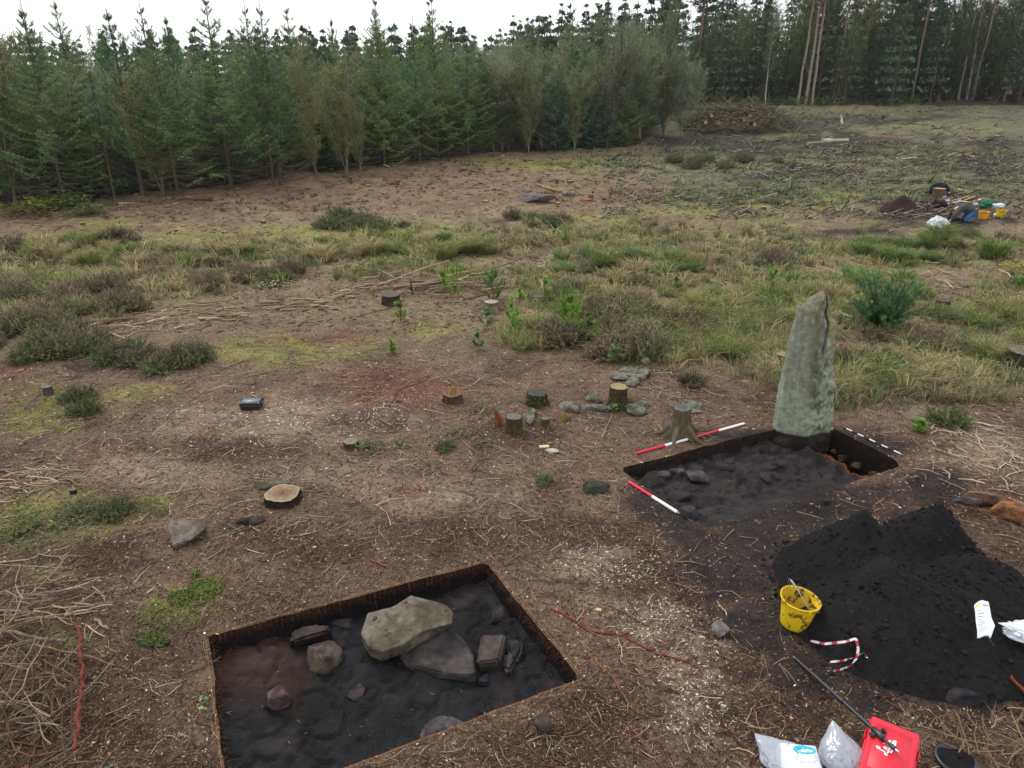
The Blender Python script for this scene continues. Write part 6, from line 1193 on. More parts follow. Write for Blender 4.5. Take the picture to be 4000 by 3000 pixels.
# leafy brambles and small plants
def plant(label, u, v, r, h, n, c, size, seed, cat='plant', name='bramble', bloom=None):
    p = G(u, v); z = gz1(p.x, p.y); rng = rnd(seed); t = thing(name, label, cat, (p.x, p.y, z)); st, lf = MB(), MB(); a = rng.random(n) * 6.3; q = r * rng.random(n) ** .6; T = np.stack([p.x + np.cos(a) * q, p.y + np.sin(a) * q, z + h * (.25 + .75 * rng.random(n)) * (1 - .4 * q / r)], 1); B = np.array([p.x, p.y, z]) + (T - [p.x, p.y, z]) * [.25, .25, 0]
    segs(st, B, T, .003, .002, S(96, 84, 52)); st.build('stems', 'wood', t); P = T[np.repeat(np.arange(n), 3)] + rng.normal(size=(3 * n, 3)) * size * .6; leaves(lf, P, size, c, rng, flat=.75, asp=.75, cvar=.35); lf.build('leaves', 'leaf', t, smooth=False)
PL = [('leafy bramble right of the low flat stump', 1438, 1752, .2, .14, 22, S(96, 118, 66), .05), ('small bramble spray in the middle of the bare litter', 1562, 1738, .16, .1, 16, S(98, 124, 66), .045), ('bramble sprig left of the tall dark stump', 1786, 1690, .2, .1, 18, S(96, 116, 66), .045), ('bramble sprig below the pair of leaning stumps', 1890, 1740, .14, .1, 12, S(88, 104, 62), .045), ('bramble behind the splintered orange post', 1880, 1610, .25, .12, 24, S(92, 112, 66), .045),
 ('bright green ivy climbing the stump ringed by stones', 2412, 1600, .15, .2, 26, S(104, 136, 62), .05), ('reddish tinged ivy right of the ivy stump', 2468, 1572, .12, .16, 12, S(128, 112, 56), .05), ('dark ivy round the brown stump at the right', 3690, 1250, .5, .25, 90, S(82, 104, 56), .07), ('yellow leaved shrub at the right margin', 3960, 1060, .4, .3, 60, S(172, 160, 62), .09), ('leafy yellow green weeds at the left end of the tree edge', 130, 832, 1.2, .5, 240, S(134, 142, 62), .14), ('leafy weeds beside the yellow green ones at the left end of the edge', 260, 812, 1.0, .5, 160, S(104, 124, 60), .14), ('green fern bush by the brown patch at the left edge', 345, 842, .8, .5, 120, S(92, 112, 56), .12),
 ('silvery leaved sapling lying in the grass above the thick log', 2140, 1064, .45, .35, 70, S(160, 176, 118), .06), ('pale birch seedling right of the thick log', 2230, 1112, .35, .35, 50, S(140, 162, 112), .06), ('pale leaved seedling beside the left heather above the windrow', 1075, 1125, .45, .25, 60, S(188, 190, 152), .055), ('leafy seedling on the litter in front of the pinkish heather', 2390, 1410, .25, .15, 40, S(128, 152, 84), .04), ('green leafy seedling right of the pinkish heather', 2580, 1350, .3, .3, 60, S(116, 142, 84), .05), ('blue green seedling beyond the standing stone', 2950, 1045, .3, .4, 60, S(132, 152, 128), .06), ('pale leafed seedling right beside the standing stone top', 3285, 1262, .15, .25, 14, S(176, 190, 140), .07), ('leafy rank weeds left of the standing stone', 2800, 1300, .45, .35, 110, S(112, 132, 88), .05), ('leafy weeds beyond the brambles at the far right', 3660, 960, .6, .5, 110, S(104, 124, 72), .08),
 ('low green plants in the left margin green patch', 110, 2075, .45, .12, 120, S(92, 110, 56), .035), ('low green plants right of the tiny sawn stump', 330, 2010, .4, .12, 120, S(88, 106, 56), .035), ('round green seedling leaf left of the near trench', 792, 2762, .04, .05, 3, S(140, 170, 100), .045), ('green moss cushion left of the small dark moss cushion', 765, 2240, .05, .05, 40, S(112, 124, 52), .02)]
for k, (l, u, v, r, h, n, c, s) in enumerate(PL): plant(l, u, v, r, h, n, c, s, 900 + k, cat='plant', name='bramble' if 'bramble' in l else 'ivy' if 'ivy' in l else 'seedling' if 'seedling' in l else 'shrub')
def moss_patch(label, zones, seed, n, c):
    rng = rnd(seed); mb = MB()
    for cx, cy, rx, ry in zones:
        a = rng.random(n) * 6.3; q = rng.random(n) ** .5; us = cx + rx * q * np.cos(a); vs_ = cy + ry * q * np.sin(a); P = np.array([tuple(G(float(a_), float(b_))) for a_, b_ in zip(us, vs_)]); k = rng.random(n) < fb2(P[:, 0] * 6, P[:, 1] * 6, 3, 2) * 1.5; P = P[k]; P[:, 2] = gz(P[:, 0], P[:, 1]) + .01 + .02 * rng.random(len(P)); leaves(mb, P, .028, c, rng, flat=.5, cvar=.4)
    tag(mb.build('moss', 'leaf', smooth=False), label, 'moss', kind='stuff')
moss_patch('bright green moss patch left of the near trench', [(800, 2300, 70, 35), (740, 2340, 90, 35)], 950, 800, S(98, 112, 46))
moss_patch('thin green moss in the litter at the left of the near trench', [(660, 2420, 140, 50), (600, 2500, 70, 30), (560, 1990, 100, 40)], 951, 500, S(104, 116, 52))

# ------------------------------------------------------------------ survey gear
def pole(label, p0, p1, r, cols, name, cat, tips=None):
    P0, P1 = Vector(p0), Vector(p1); t = thing(name, label, cat, tuple(P0)); n = len(cols)
    for k, m in enumerate(cols):
        a = P0.lerp(P1, (k + .004) / n); b = P0.lerp(P1, (k + .996) / n); mb = MB(); tube(mb, [a, b], r, 12); o = mb.build('painted_band', m, t)
    d = (P1 - P0).normalized(); mb = MB(); tube(mb, [P1, P1 + d * .05], [r * .8, .001], 10); mb.build('steel_point', 'steel', t); return t
def gp(u, v, up=.02): p = G(u, v); return (p.x, p.y, gz1(p.x, p.y) + up)
pole('long red and white ranging pole lying along the back side of the stone trench', gp(2484, 1778), gp(2905, 1660), .019, ['red_paint', 'white_paint', 'red_paint', 'white_paint'], 'ranging_pole', 'ranging pole')
pole('short red and white ranging pole lying on the left side of the stone trench', gp(2457, 1888), gp(2645, 2007), .020, ['red_paint', 'white_paint'], 'ranging_pole', 'ranging pole')
pole('thin black and white scale rod lying right of the standing stone', gp(3284, 1669), gp(3516, 1777), .0095, ['black_paint', 'white_paint'] * 5, 'scale_rod', 'scale rod')
# string round the near trench
def string_line():
    t = thing('string_line', 'taut orange string marking the edge of the near trench', 'string', (B1.x, B1.y, gz1(B1.x, B1.y))); out = []
    ctr = (A1 + B1 + C1 + D1) / 4
    cs = [c_ + (c_ - ctr).normalized() * .03 for c_ in (A1, B1, C1, D1)]
    for k in range(4):
        a, b = cs[k], cs[(k + 1) % 4]; pts = []
        for s_ in np.linspace(0, 1, 24): x, y = a.x + (b.x - a.x) * s_, a.y + (b.y - a.y) * s_; pts.append((x, y, max(gz1(x, y), gz1(a.x, a.y) * (1 - s_) + gz1(b.x, b.y) * s_) + .012))
        mb = MB(); tube(mb, pts, .0015, 5); mb.build('string', 'string', t)
    for c_ in cs:
        z = gz1(c_.x, c_.y); mb = MB(); tube(mb, [(c_.x, c_.y, z - .08), (c_.x, c_.y, z + .035)], .004, 6); tube(mb, [(c_.x, c_.y, z + .033), (c_.x, c_.y, z + .038)], .009, 8); mb.build('nail', 'steel', t)
string_line()
# buckets
def bucket(name, label, loc, rt, rb, h, mt, mi, tilt=(0, 0), handle=None, oval=1.0, rz=0, tagp=False, soil=None, sides=0):
    t = thing(name, label, 'bucket', loc); mtx = Matrix.Translation(Vector(loc)) @ Matrix.Rotation(rz, 4, 'Z') @ Matrix.Rotation(tilt[0], 4, 'X') @ Matrix.Rotation(tilt[1], 4, 'Y') @ Matrix.Diagonal((1, oval, 1, 1)); f = lambda a, i: 1 + (.05 * math.cos(2 * a + .6) + .02 * math.cos(3 * a)) * min(1, i / 5)
    pr = [(rb * .2, .004), (rb * .96, .003), (rb, .012)] + [(rb + (rt - rb) * s, h * s) for s in (.2, .45, .7, .88)] + [(rt, h * .93), (rt + .006, h * .94), (rt + .012, h * .955), (rt + .013, h * .99), (rt + .008, h)]
    mb = MB(); lathe(mb, pr, 40, f=f, mtx=mtx); mb.build('shell', mt, t)
    pi = [(rt + .008, h), (rt - .003, h * .995), (rt - .004, h * .93), (rb + (rt - rb) * .5 - .004, h * .5), (rb - .004, .02), (rb * .2, .015)]; mb = MB(); lathe(mb, pi, 40, f=lambda a, i: f(a, 6 - i if i < 6 else 0), mtx=mtx); mb.build('inside', mi, t)
    if soil: mb = MB(); lathe(mb, [(rb + (rt - rb) * soil, h * soil), (rb * .6, h * soil + .03), (.01, h * soil + .05)], 24, S(60, 46, 40), mtx=mtx); mb.build('soil', 'peat', t)
    if handle is not None:
        pts = []; 
        for a in np.linspace(0, math.pi, 15): x = math.cos(a) * (rt + .012); q = math.sin(a) * (rt * 1.2); pts.append(tuple(mtx @ Vector((x, q * math.cos(handle), h * .95 + q * math.sin(handle)))))
        mb = MB(); tube(mb, pts, .0035, 6); hd = mb.build('wire_handle', 'steel', t); mb = MB(); tube(mb, pts[6:9], .010, 8); mb.build('grip', 'grey_print', hd)
        for s_ in (-1, 1): mb = MB(); rbox(mb, .03, .016, .04, .005, mtx=mtx @ Matrix.Translation((s_ * (rt + .008), 0, h * .93))); mb.build('handle_lug', mt, t)
    if tagp:
        c0 = mtx @ Vector((-.02 - rt * .25, -(rt - .012) * .93, h * .72)); mb = MB(); rbox(mb, .034, .004, .05, .006, mtx=Matrix.Translation(c0) @ Matrix.Rotation(tilt[0] - .12, 4, 'X')); mb.build('paper_tag', 'grey_print', t)
    return t
p = gp(3098, 2442, .0); bucket('bucket', 'muddy yellow bucket with wire handle standing at the foot of the black spoil heap', p, .180, .125, .30, 'yellow', 'yellow_in', (.10, .04), 1.0, 1.0, 1.65, True)
p = gp(3838, 859, 0); bucket('bucket', 'orange yellow bucket just right of the kneeling digger', p, .180, .13, .29, 'orange_yellow', 'orange_yellow', (0, 0), None, 1, 0, False, .8)
p = gp(3903, 850, 0); bucket('bucket', 'clean bright yellow bucket rightmost in the distance', p, .180, .13, .31, 'yellow', 'yellow_in', (.05, .1), None, 1, 0, False, .3)

# red instrument case with script lettering, survey pole resting on it
def ribbon(mb, pts, w, z=0., m=0, mtx=None, th=.0012):
    P = np.array(pts, float); s = np.linspace(0, len(P) - 1, len(P) * 4); Q = np.stack([np.interp(s, np.arange(len(P)), P[:, 0]), np.interp(s, np.arange(len(P)), P[:, 1])], 1)
    for _ in range(3): Q[1:-1] = (Q[:-2] + 2 * Q[1:-1] + Q[2:]) / 4
    T = np.gradient(Q, axis=0); T /= np.linalg.norm(T, axis=1)[:, None] + 1e-9; N = np.stack([-T[:, 1], T[:, 0]], 1); k = len(Q); ww = np.broadcast_to(w, (k,))[:, None]
    A, B = Q + N * ww / 2, Q - N * ww / 2; V = np.vstack([np.c_[A, np.full(k, z + th)], np.c_[B, np.full(k, z + th)], np.c_[A, np.full(k, z)], np.c_[B, np.full(k, z)]]); i = np.arange(k - 1)[:, None]
    F_ = np.vstack([np.hstack([i, i + 1, k + i + 1, k + i]), np.hstack([2 * k + i, 2 * k + i + 1, i + 1, i]), np.hstack([k + i, k + i + 1, 3 * k + i + 1, 3 * k + i])])
    if mtx is not None: V = xf(V, mtx)
    mb.add(V, F_, (.8, .8, .8), m)
def red_case():
    H = .23; a, b, d = G(3430, 2803, H), G(3588, 2868, H), G(3345, 2945, H); ex = (b - a); W = ex.length; ex.normalize(); ey = Vector((-ex.y, ex.x, 0)); D = max(.28, (a - d).dot(ey)) * 1.34; W *= 1.22; a = a - ex * .045 + ey * .02; c0 = a + ex * W / 2 - ey * D / 2
    z0 = gz1(c0.x, c0.y); t = thing('instrument_case', 'bright red plastic instrument case with white script lettering at the bottom right', 'instrument case', (c0.x, c0.y, z0)); mtx = Matrix(((ex.x, ey.x, 0, c0.x), (ex.y, ey.y, 0, c0.y), (0, 0, 1, z0), (0, 0, 0, 1)))
    mb = MB(); rbox(mb, W * 1.0, D * 1.0, H * .62, .022, 3, mtx=mtx, ctr=(0, 0, H * .31), taper=.93); mb.build('base', 'red', t)
    mb = MB(); rbox(mb, W * 1.05, D * 1.05, .035, .010, 2, mtx=mtx, ctr=(0, 0, H * .64)); mb.build('rim', 'red', t)
    mb = MB(); rbox(mb, W * .98, D * .98, H * .34, .022, 3, mtx=mtx, ctr=(0, 0, H * .80)); lid = mb.build('lid', 'red', t)
    mb = MB(); rbox(mb, W * .72, D * .76, .006, .002, 1, mtx=mtx, ctr=(0, 0, H * .972)); mb.build('raised_panel', 'red', lid)
    for sx in (-1, 1):
        for q in (-.22, .22): mb = MB(); rbox(mb, .012, D * .16, .07, .004, 1, mtx=mtx, ctr=(sx * W * .535, D * q, H * .62)); mb.build('latch', 'red', t)
    mb = MB(); rbox(mb, W * .34, .02, .02, .006, 2, mtx=mtx, ctr=(0, -D * .56, H * .6)); mb.build('carrying_handle', 'red', t)
    # script lettering, reading from the front towards the back of the lid
    s = .046; lq = mtx.inverted() @ G(3462, 2948, H + z0); lr = mtx.inverted() @ G(3520, 2868, H + z0); Lx = mtx @ Matrix.Translation((lq.x, lq.y, H * .972 + .0032)) @ Matrix.Rotation(math.atan2(lr.y - lq.y, lr.x - lq.x), 4, 'Z')
    strokes = [[(.55, 1.15), (.75, 1.45), (.6, 1.75), (.35, 1.6), (.35, 1.1), (.45, .5), (.35, .05), (.05, -.1), (-.1, .12), (.1, .3), (.5, .1), (.9, -.05), (1.2, .1)],
               [(1.1, .35), (1.4, .5), (1.45, .8), (1.2, .85), (1.05, .5), (1.2, .08), (1.5, .05), (1.75, .3)], [(1.75, .3), (1.85, .75), (1.8, .2), (1.95, .02), (2.15, .2)], [(1.95, 1.12), (1.97, 1.2)],
               [(2.65, .7), (2.4, .82), (2.2, .5), (2.3, .08), (2.6, .05), (2.8, .25)], [(3.35, .72), (3.0, .82), (2.8, .45), (2.95, .05), (3.25, .2), (3.4, .75), (3.38, .2), (3.55, .05), (3.8, .3)], [(.9, -.35), (1.8, -.28), (3.0, -.2), (3.9, .05)]]
    for q in strokes: mb = MB(); ribbon(mb, [(x * s, y * s) for x, y in q], .0105, mtx=Lx); mb.build('lettering', 'white_print', lid)
    return H
CASEH = red_case()
def survey_pole():
    q0 = Vector(gp(3095, 2567, .015)); q1 = G(3512, 2940, CASEH + .05); d = (q1 - q0); L = d.length; d.normalize(); t = thing('survey_pole', 'black telescopic survey pole leaning on the lid of the red case', 'survey pole', tuple(q0)); at = lambda s: q0 + d * s * L
    mb = MB(); tube(mb, [at(.035), at(.52)], .0165, 14); mb.build('lower_tube', 'black_plastic', t); mb = MB(); tube(mb, [at(.50), at(.53)], .021, 14); mb.build('collar', 'black_plastic', t)
    mb = MB(); tube(mb, [at(.53), at(.80)], .0155, 14); mb.build('upper_tube', 'black_plastic', t); mb = MB(); tube(mb, [at(0), at(.04)], [.002, .012], 10); mb.build('steel_point', 'steel', t)
    mb = MB(); tube(mb, [at(.79), at(.80), at(.87), at(.88)], [.017, .026, .026, .017], 14); cl = mb.build('clamp', 'black_plastic', t)
    s_ = d.cross(Vector((0, 0, 1))).normalized()
    for q, o in ((.835, .045), (.825, -.05)): c = at(q) + s_ * o; mb = MB(); tube(mb, [at(q), c], .009, 8); tube(mb, [c, c + s_ * .02 * (1 if o > 0 else -1)], .019, 10); mb.build('knob', 'black_plastic', cl)
    c = at(.835) + s_ * .066; mb = MB(); tube(mb, [c, c + s_ * .004], .006, 8); mb.build('screw', 'steel', cl)
    mb = MB(); tube(mb, [at(.88), at(.93)], .0105, 12); mb.build('inner_tube', 'black_plastic', t); mb = MB(); tube(mb, [at(.925), at(.945), at(.965), at(.975)], [.012, .018, .018, .013], 12); mb.build('end_collar', 'black_plastic', t); mb = MB(); tube(mb, [at(.975), at(.992), at(1.0)], [.010, .010, .004], 10); mb.build('steel_tip', 'steel', t)
survey_pole()
# hard black case on the litter
def black_case():
    c0 = Vector(gp(985, 1592, 0)); t = thing('hard_case', 'small black hard case with latches lying alone on the left litter', 'hard case', tuple(c0)); W, D, H = .31, .23, .135; mtx = Matrix.Translation(c0) @ Matrix.Rotation(.06, 4, 'Z')
    mb = MB(); rbox(mb, W, D, H * .55, .014, 3, mtx=mtx, ctr=(0, 0, H * .3), taper=.92); mb.build('base', 'black_plastic', t); mb = MB(); rbox(mb, W * 1.04, D * 1.04, .014, .004, 1, mtx=mtx, ctr=(0, 0, H * .6)); mb.build('rim', 'black_plastic', t)
    mb = MB(); rbox(mb, W * .97, D * .97, H * .36, .014, 3, mtx=mtx, ctr=(0, 0, H * .8)); lid = mb.build('lid', 'black_plastic', t); mb = MB(); rbox(mb, W * .84, D * .62, .005, .001, 1, mtx=mtx, ctr=(0, .01, H * .985)); mb.build('lid_panel', 'grey_lid', lid)
    for y in (-.42, -.36, .40): mb = MB(); rbox(mb, W * .8, .010, .008, .003, 1, mtx=mtx, ctr=(0, D * y, H * .985)); mb.build('rib', 'grey_lid', lid)
    mb = MB(); rbox(mb, .016, .016, .002, 0, mtx=mtx, ctr=(.0, .012, H * .985 + .0036)); mb.build('red_emblem', 'red_print', lid)
    for sx in (-1, 1): mb = MB(); rbox(mb, .022, .07, .055, .006, 2, mtx=mtx, ctr=(sx * W * .53, .0, H * .56)); mb.build('latch', 'black_plastic', t)
    mb = MB(); tube(mb, [mtx @ Vector(q) for q in ((-.15, -.06, .05), (-.185, -.06, .045), (-.185, .04, .045), (-.15, .04, .05))], .007, 8); mb.build('handle', 'black_plastic', t)
    for sx in (-1, 1):
        for sy in (-1, 1): mb = MB(); rbox(mb, .035, .035, .03, .008, 2, mtx=mtx, ctr=(sx * W * .47, sy * D * .46, H * .82)); mb.build('corner_guard', 'black_plastic', lid)
black_case()
# bags, tape, wrapper
def crumple(mb, loc, sx, sy, sz, seed, rough=.25, mtx=None, sub=5, peak=None, c=(.8, .8, .8)):
    D, F_ = ico(sub); rng = rnd(seed); o = rng.random(3) * 50; rid = np.abs(fb3(D * 2.2 + o, 4, seed) - .5) * 2; r = 1 + rough * (fb3(D * 1.5 + o + 9, 2, seed + 1) - .5) * 2 - rough * .9 * np.exp(-(rid / .12) ** 2) * .6 - rough * .25 * np.exp(-(np.abs(fb3(D * 6 + o, 3, seed + 5) - .5) / .05) ** 2)
    V = D * r[:, None] * np.array([sx, sy, sz]) / 2
    if peak is not None:
        for (px_, py_, pz_, w) in peak: q = np.array([px_, py_, pz_]); n_ = q / np.linalg.norm(q / np.array([sx, sy, sz]) * 2) ; k = np.exp(-np.sum((V / np.array([sx, sy, sz]) * 2 - q / np.array([sx, sy, sz]) * 2 / np.linalg.norm(q / np.array([sx, sy, sz]) * 2)) ** 2, 1) / w); V = V + k[:, None] * (q - V) * .75
    V[:, 2] = np.maximum(V[:, 2] + sz * .42, .003 + .01 * rng.random(len(V)))
    V = V + np.array(loc) if mtx is None else xf(V, mtx); mb.add(V, F_, c)
def bags():
    p = Vector(gp(3125, 2985, 0)); t = thing('carrier_bag', 'white carrier bag with a blue oval print at the bottom edge', 'carrier bag', tuple(p)); mb = MB(); W, D_, H_ = .31, .34, .17; q = G(3128, 2945, H_); mtx = Matrix.Translation((q.x, q.y - .03, gz1(q.x, q.y))) @ Matrix.Rotation(-.18, 4, 'Z')
    # full sack with a taut printed front, corners pulled up
    N = 46; u_, v_ = np.meshgrid(np.linspace(-1, 1, N), np.linspace(-1, 1, N)); sq = np.clip(1 - np.maximum(abs(u_), abs(v_)) ** 5, 0, 1) ** .45; x = u_ * W / 2 * (1 - .06 * v_); y = v_ * D_ / 2; z = sq * H_ * (.93 + .07 * u_) + .020 * (fb2(u_ * 2.5 + 4, v_ * 2.5, 4, 5) - .5) * sq - .014 * np.exp(-(np.abs(fb2(u_ * 2.2, v_ * 2.2 + 9, 3, 6) - .5) / .04) ** 2) * sq
    V = xf(np.stack([x, y, z + .004], -1).reshape(-1, 3), mtx); i = np.arange(N - 1)[:, None] * N; j = np.arange(N - 1)[None]; mb.add(V, np.stack([i + j, i + j + 1, i + N + j + 1, i + N + j], -1).reshape(-1, 4)); sheet = mb.build('sack', 'white_bag', t)
    def on(u0, v0): return mtx @ Vector((u0 * W / 2 * (1 - .06 * v0), v0 * D_ / 2, float(np.interp(0, [0], [0])) + zat(u0, v0)))
    def zat(u0, v0): s_ = max(0, 1 - max(abs(u0), abs(v0)) ** 5) ** .45; uu, vv = np.array([u0]), np.array([v0]); return float(s_ * H_ * (.93 + .07 * u0) + (.020 * (fb2(uu * 2.5 + 4, vv * 2.5, 4, 5) - .5) * s_ - .014 * np.exp(-(np.abs(fb2(uu * 2.2, vv * 2.2 + 9, 3, 6) - .5) / .04) ** 2) * s_)[0] + .0065)
    def decal(f0, f1, n, mt, nm, rows=3):                          # strip between two outlines lying on the sack
        mb = MB(); A = []; 
        for r_ in range(rows): 
            for k in range(n): s_ = k / (n - 1); a, b = f0(s_), f1(s_); w = r_ / (rows - 1); A.append(tuple(on(a[0] * (1 - w) + b[0] * w, a[1] * (1 - w) + b[1] * w)))
        i = np.arange(rows - 1)[:, None] * n; j = np.arange(n - 1)[None]; mb.add(A, np.stack([i + j, i + j + 1, i + n + j + 1, i + n + j], -1).reshape(-1, 4)); mb.build(nm, mt, sheet)
    el = lambda a0, a1, rx, ry, cx=.18, cy=.42: (lambda s_: (cx + rx * math.cos(a0 + (a1 - a0) * s_), cy + ry * math.sin(a0 + (a1 - a0) * s_)))
    decal(el(.1, 3.6, .52, .24), el(.1, 3.6, .30, .06), 30, 'cyan', 'blue_oval', 6); decal(el(3.6, 6.38, .52, .24), el(3.6, 6.38, .42, .16), 26, 'cyan', 'blue_oval', 3)
    decal(lambda s_: (.12 + .36 * s_, .38 + .08 * math.sin(s_ * 9)), lambda s_: (.12 + .36 * s_, .35 + .08 * math.sin(s_ * 9)), 26, 'cyan', 'blue_squiggle', 2)
    # loose clear flap at its left
    p2 = Vector(gp(3040, 3010, 0)); mb = MB(); crumple(mb, tuple(G(3060, 2985)), .36, .32, .13, 12, .2, peak=[(-.21, .20, .08, .5), (.12, .12, .03, .3)]); tag(mb.build('clear_bag', 'clear_bag', origin=tuple(p2)), 'empty clear polythene bag left of the printed carrier bag', 'plastic bag')
    p3 = G(3285, 2995); p3.z = gz1(p3.x, p3.y); t = thing('clear_bag', 'clear polythene bag of dark things between carrier bag and red case', 'plastic bag', tuple(p3)); mb = MB(); crumple(mb, tuple(p3), .34, .36, .22, 13, .16, peak=[(-.01, .26, .14, .45), (.14, .02, .05, .3)]); mb.build('film', 'clear_bag', t)
    mb = MB(); rock(mb, .18, .16, .12, rnd(9), S(46, 50, 60), 8, 3, .3, (p3.x + .02, p3.y - .02, p3.z + .02), sunk=.1); rock(mb, .08, .14, .1, rnd(19), S(96, 74, 66), 8, 3, .3, (p3.x - .06, p3.y + .07, p3.z + .02), sunk=.1); mb.build('contents', 'cloth_dark', t)
    p4 = G(4010, 2560); p4.z = gz1(p4.x, p4.y) + max(0, float(heap_h(np.array([p4.x]), np.array([p4.y]))[0])) + .02; p4.x -= .02; mb = MB(); crumple(mb, tuple(p4), .46, .30, .13, 14, .4, peak=[(-.36, .03, .10, .2), (.1, -.30, -.02, .2)]); tag(mb.build('plastic_bag', 'white_bag', origin=tuple(p4)), 'crumpled white polythene bag on the black spoil at the right margin', 'plastic bag')
    p5 = G(3655, 890); p5.z = gz1(p5.x, p5.y); mb = MB(); crumple(mb, tuple(p5), .72, .5, .42, 15, .5, peak=[(-.44, -.05, .0, .3), (.46, -.02, .02, .3), (-.05, 0, .30, .3)]); tag(mb.build('plastic_bag', 'white_bag', origin=tuple(p5)), 'crumpled white plastic bag on the grass in front of the kneeling digger', 'plastic bag')
bags()
def wrapper():
    p = G(3850, 2420); z = gz1(p.x, p.y) + float(max(0, heap_h(np.array([p.x]), np.array([p.y]))[0])) + .03; A = lambda u, v: G(u, v, z)
    rows = [((3806, 2362), (3862, 2346)), ((3808, 2392), (3866, 2378)), ((3812, 2430), (3872, 2416)), ((3817, 2462), (3884, 2452)), ((3820, 2486), (3870, 2492))]; t = thing('paper_wrapper', 'white printed paper packet lying on the black spoil heap', 'wrapper', tuple(A(3845, 2420))); g = []
    for k, (a, b) in enumerate(rows):
        a, b = A(*a), A(*b)
        for s_ in np.linspace(0, 1, 7): q = a.lerp(b, s_); g.append((q.x, q.y, q.z + .012 * math.sin(s_ * 5 + k) + .02 * math.sin(math.pi * s_) + .01 * (k % 2)))
    i = np.arange(4)[:, None] * 7; j = np.arange(6)[None]; mb = MB(); F_ = np.stack([i + j, i + j + 1, i + 7 + j + 1, i + 7 + j], -1).reshape(-1, 4); g = np.array(g); mb.add(g, F_[:, ::-1]); mb.add(g - [0, 0, .012], F_); mb.build('sheet', 'white_bag', t)
    def strip(r0, s0, s1, w, mt, nm):                              # printed strip along row position r0
        def at(r_, s_): k = min(int(r_), 3); f = r_ - k; x = s_ * 6; i0 = min(int(x), 5); fx = x - i0; a = g[k * 7 + i0] * (1 - fx) + g[k * 7 + i0 + 1] * fx; b = g[(k + 1) * 7 + i0] * (1 - fx) + g[(k + 1) * 7 + i0 + 1] * fx; return a * (1 - f) + b * f + [0, 0, .0025]
        mb = MB(); ss = np.linspace(s0, s1, 8); V = [at(r0, s_) for s_ in ss] + [at(r0 + w, s_) for s_ in ss]; mb.add(V, [(k, k + 1, 8 + k + 1, 8 + k) for k in range(7)]); mb.build(nm, mt, t)
    strip(.35, .02, .35, .35, 'lime_print', 'green_print'); strip(.55, .5, .95, .12, 'grey_print', 'grey_band')
    for k in range(9): strip(1.15 + k * .27, .08, .30 + .35 * ((k * 37) % 10) / 10, .05, 'grey_print', 'small_print')
    mb = MB(); a, b = A(3858, 2488), G(3884, 2525, z - .03); tube(mb, [a, b], .004, 5, S(84, 70, 56)); tag(mb.build('twig', 'wood', origin=tuple(a)), 'thin twig sticking out under the white paper packet', 'twig')
wrapper()
def tape(label, px, w, seed):
    rng = rnd(seed); P = np.array([gp(u, v, .03) for u, v in px]); P[:, 2] += np.maximum(0, heap_h(P[:, 0], P[:, 1]) + .03); s = np.linspace(0, len(P) - 1, len(P) * 10); Q = np.stack([np.interp(s, np.arange(len(P)), P[:, a]) for a in range(3)], 1)
    for _ in range(4): Q[1:-1] = (Q[:-2] + 2 * Q[1:-1] + Q[2:]) / 4
    T = np.gradient(Q, axis=0); T /= np.linalg.norm(T, axis=1)[:, None]; tw = np.cumsum(rng.normal(size=len(Q)) * .28); N = np.stack([-T[:, 1], T[:, 0], np.zeros(len(Q))], 1); W = N * np.cos(tw)[:, None] + np.array([0, 0, 1]) * np.abs(np.sin(tw))[:, None] * .8
    d = np.append(0, np.cumsum(np.linalg.norm(np.diff(Q, axis=0), axis=1))); V, C_, F_ = [], [], []
    for k in range(len(Q) - 1):
        c = S(200, 60, 84) if (d[k] * 9 + .3) % 1 < .38 else S(232, 226, 228); b = len(V); V += [Q[k] - W[k] * w / 2, Q[k] + W[k] * w / 2, Q[k + 1] + W[k + 1] * w / 2, Q[k + 1] - W[k + 1] * w / 2]; C_ += [c] * 4; F_.append((b, b + 1, b + 2, b + 3))
    mb = MB(); mb.add(V, F_, np.array(C_)); tag(mb.build('barrier_tape', 'tape', origin=tuple(P[0])), label, 'barrier tape')
tape('strip of red and white barrier tape curling below the yellow bucket', [(3160, 2522), (3215, 2545), (3290, 2562), (3328, 2565), (3340, 2590), (3338, 2608), (3320, 2622), (3270, 2628), (3225, 2630)], .028, 3)
tape('short strip of red and white barrier tape crossing the longer strip', [(3238, 2596), (3290, 2604), (3335, 2606), (3362, 2602), (3376, 2618)], .024, 6)
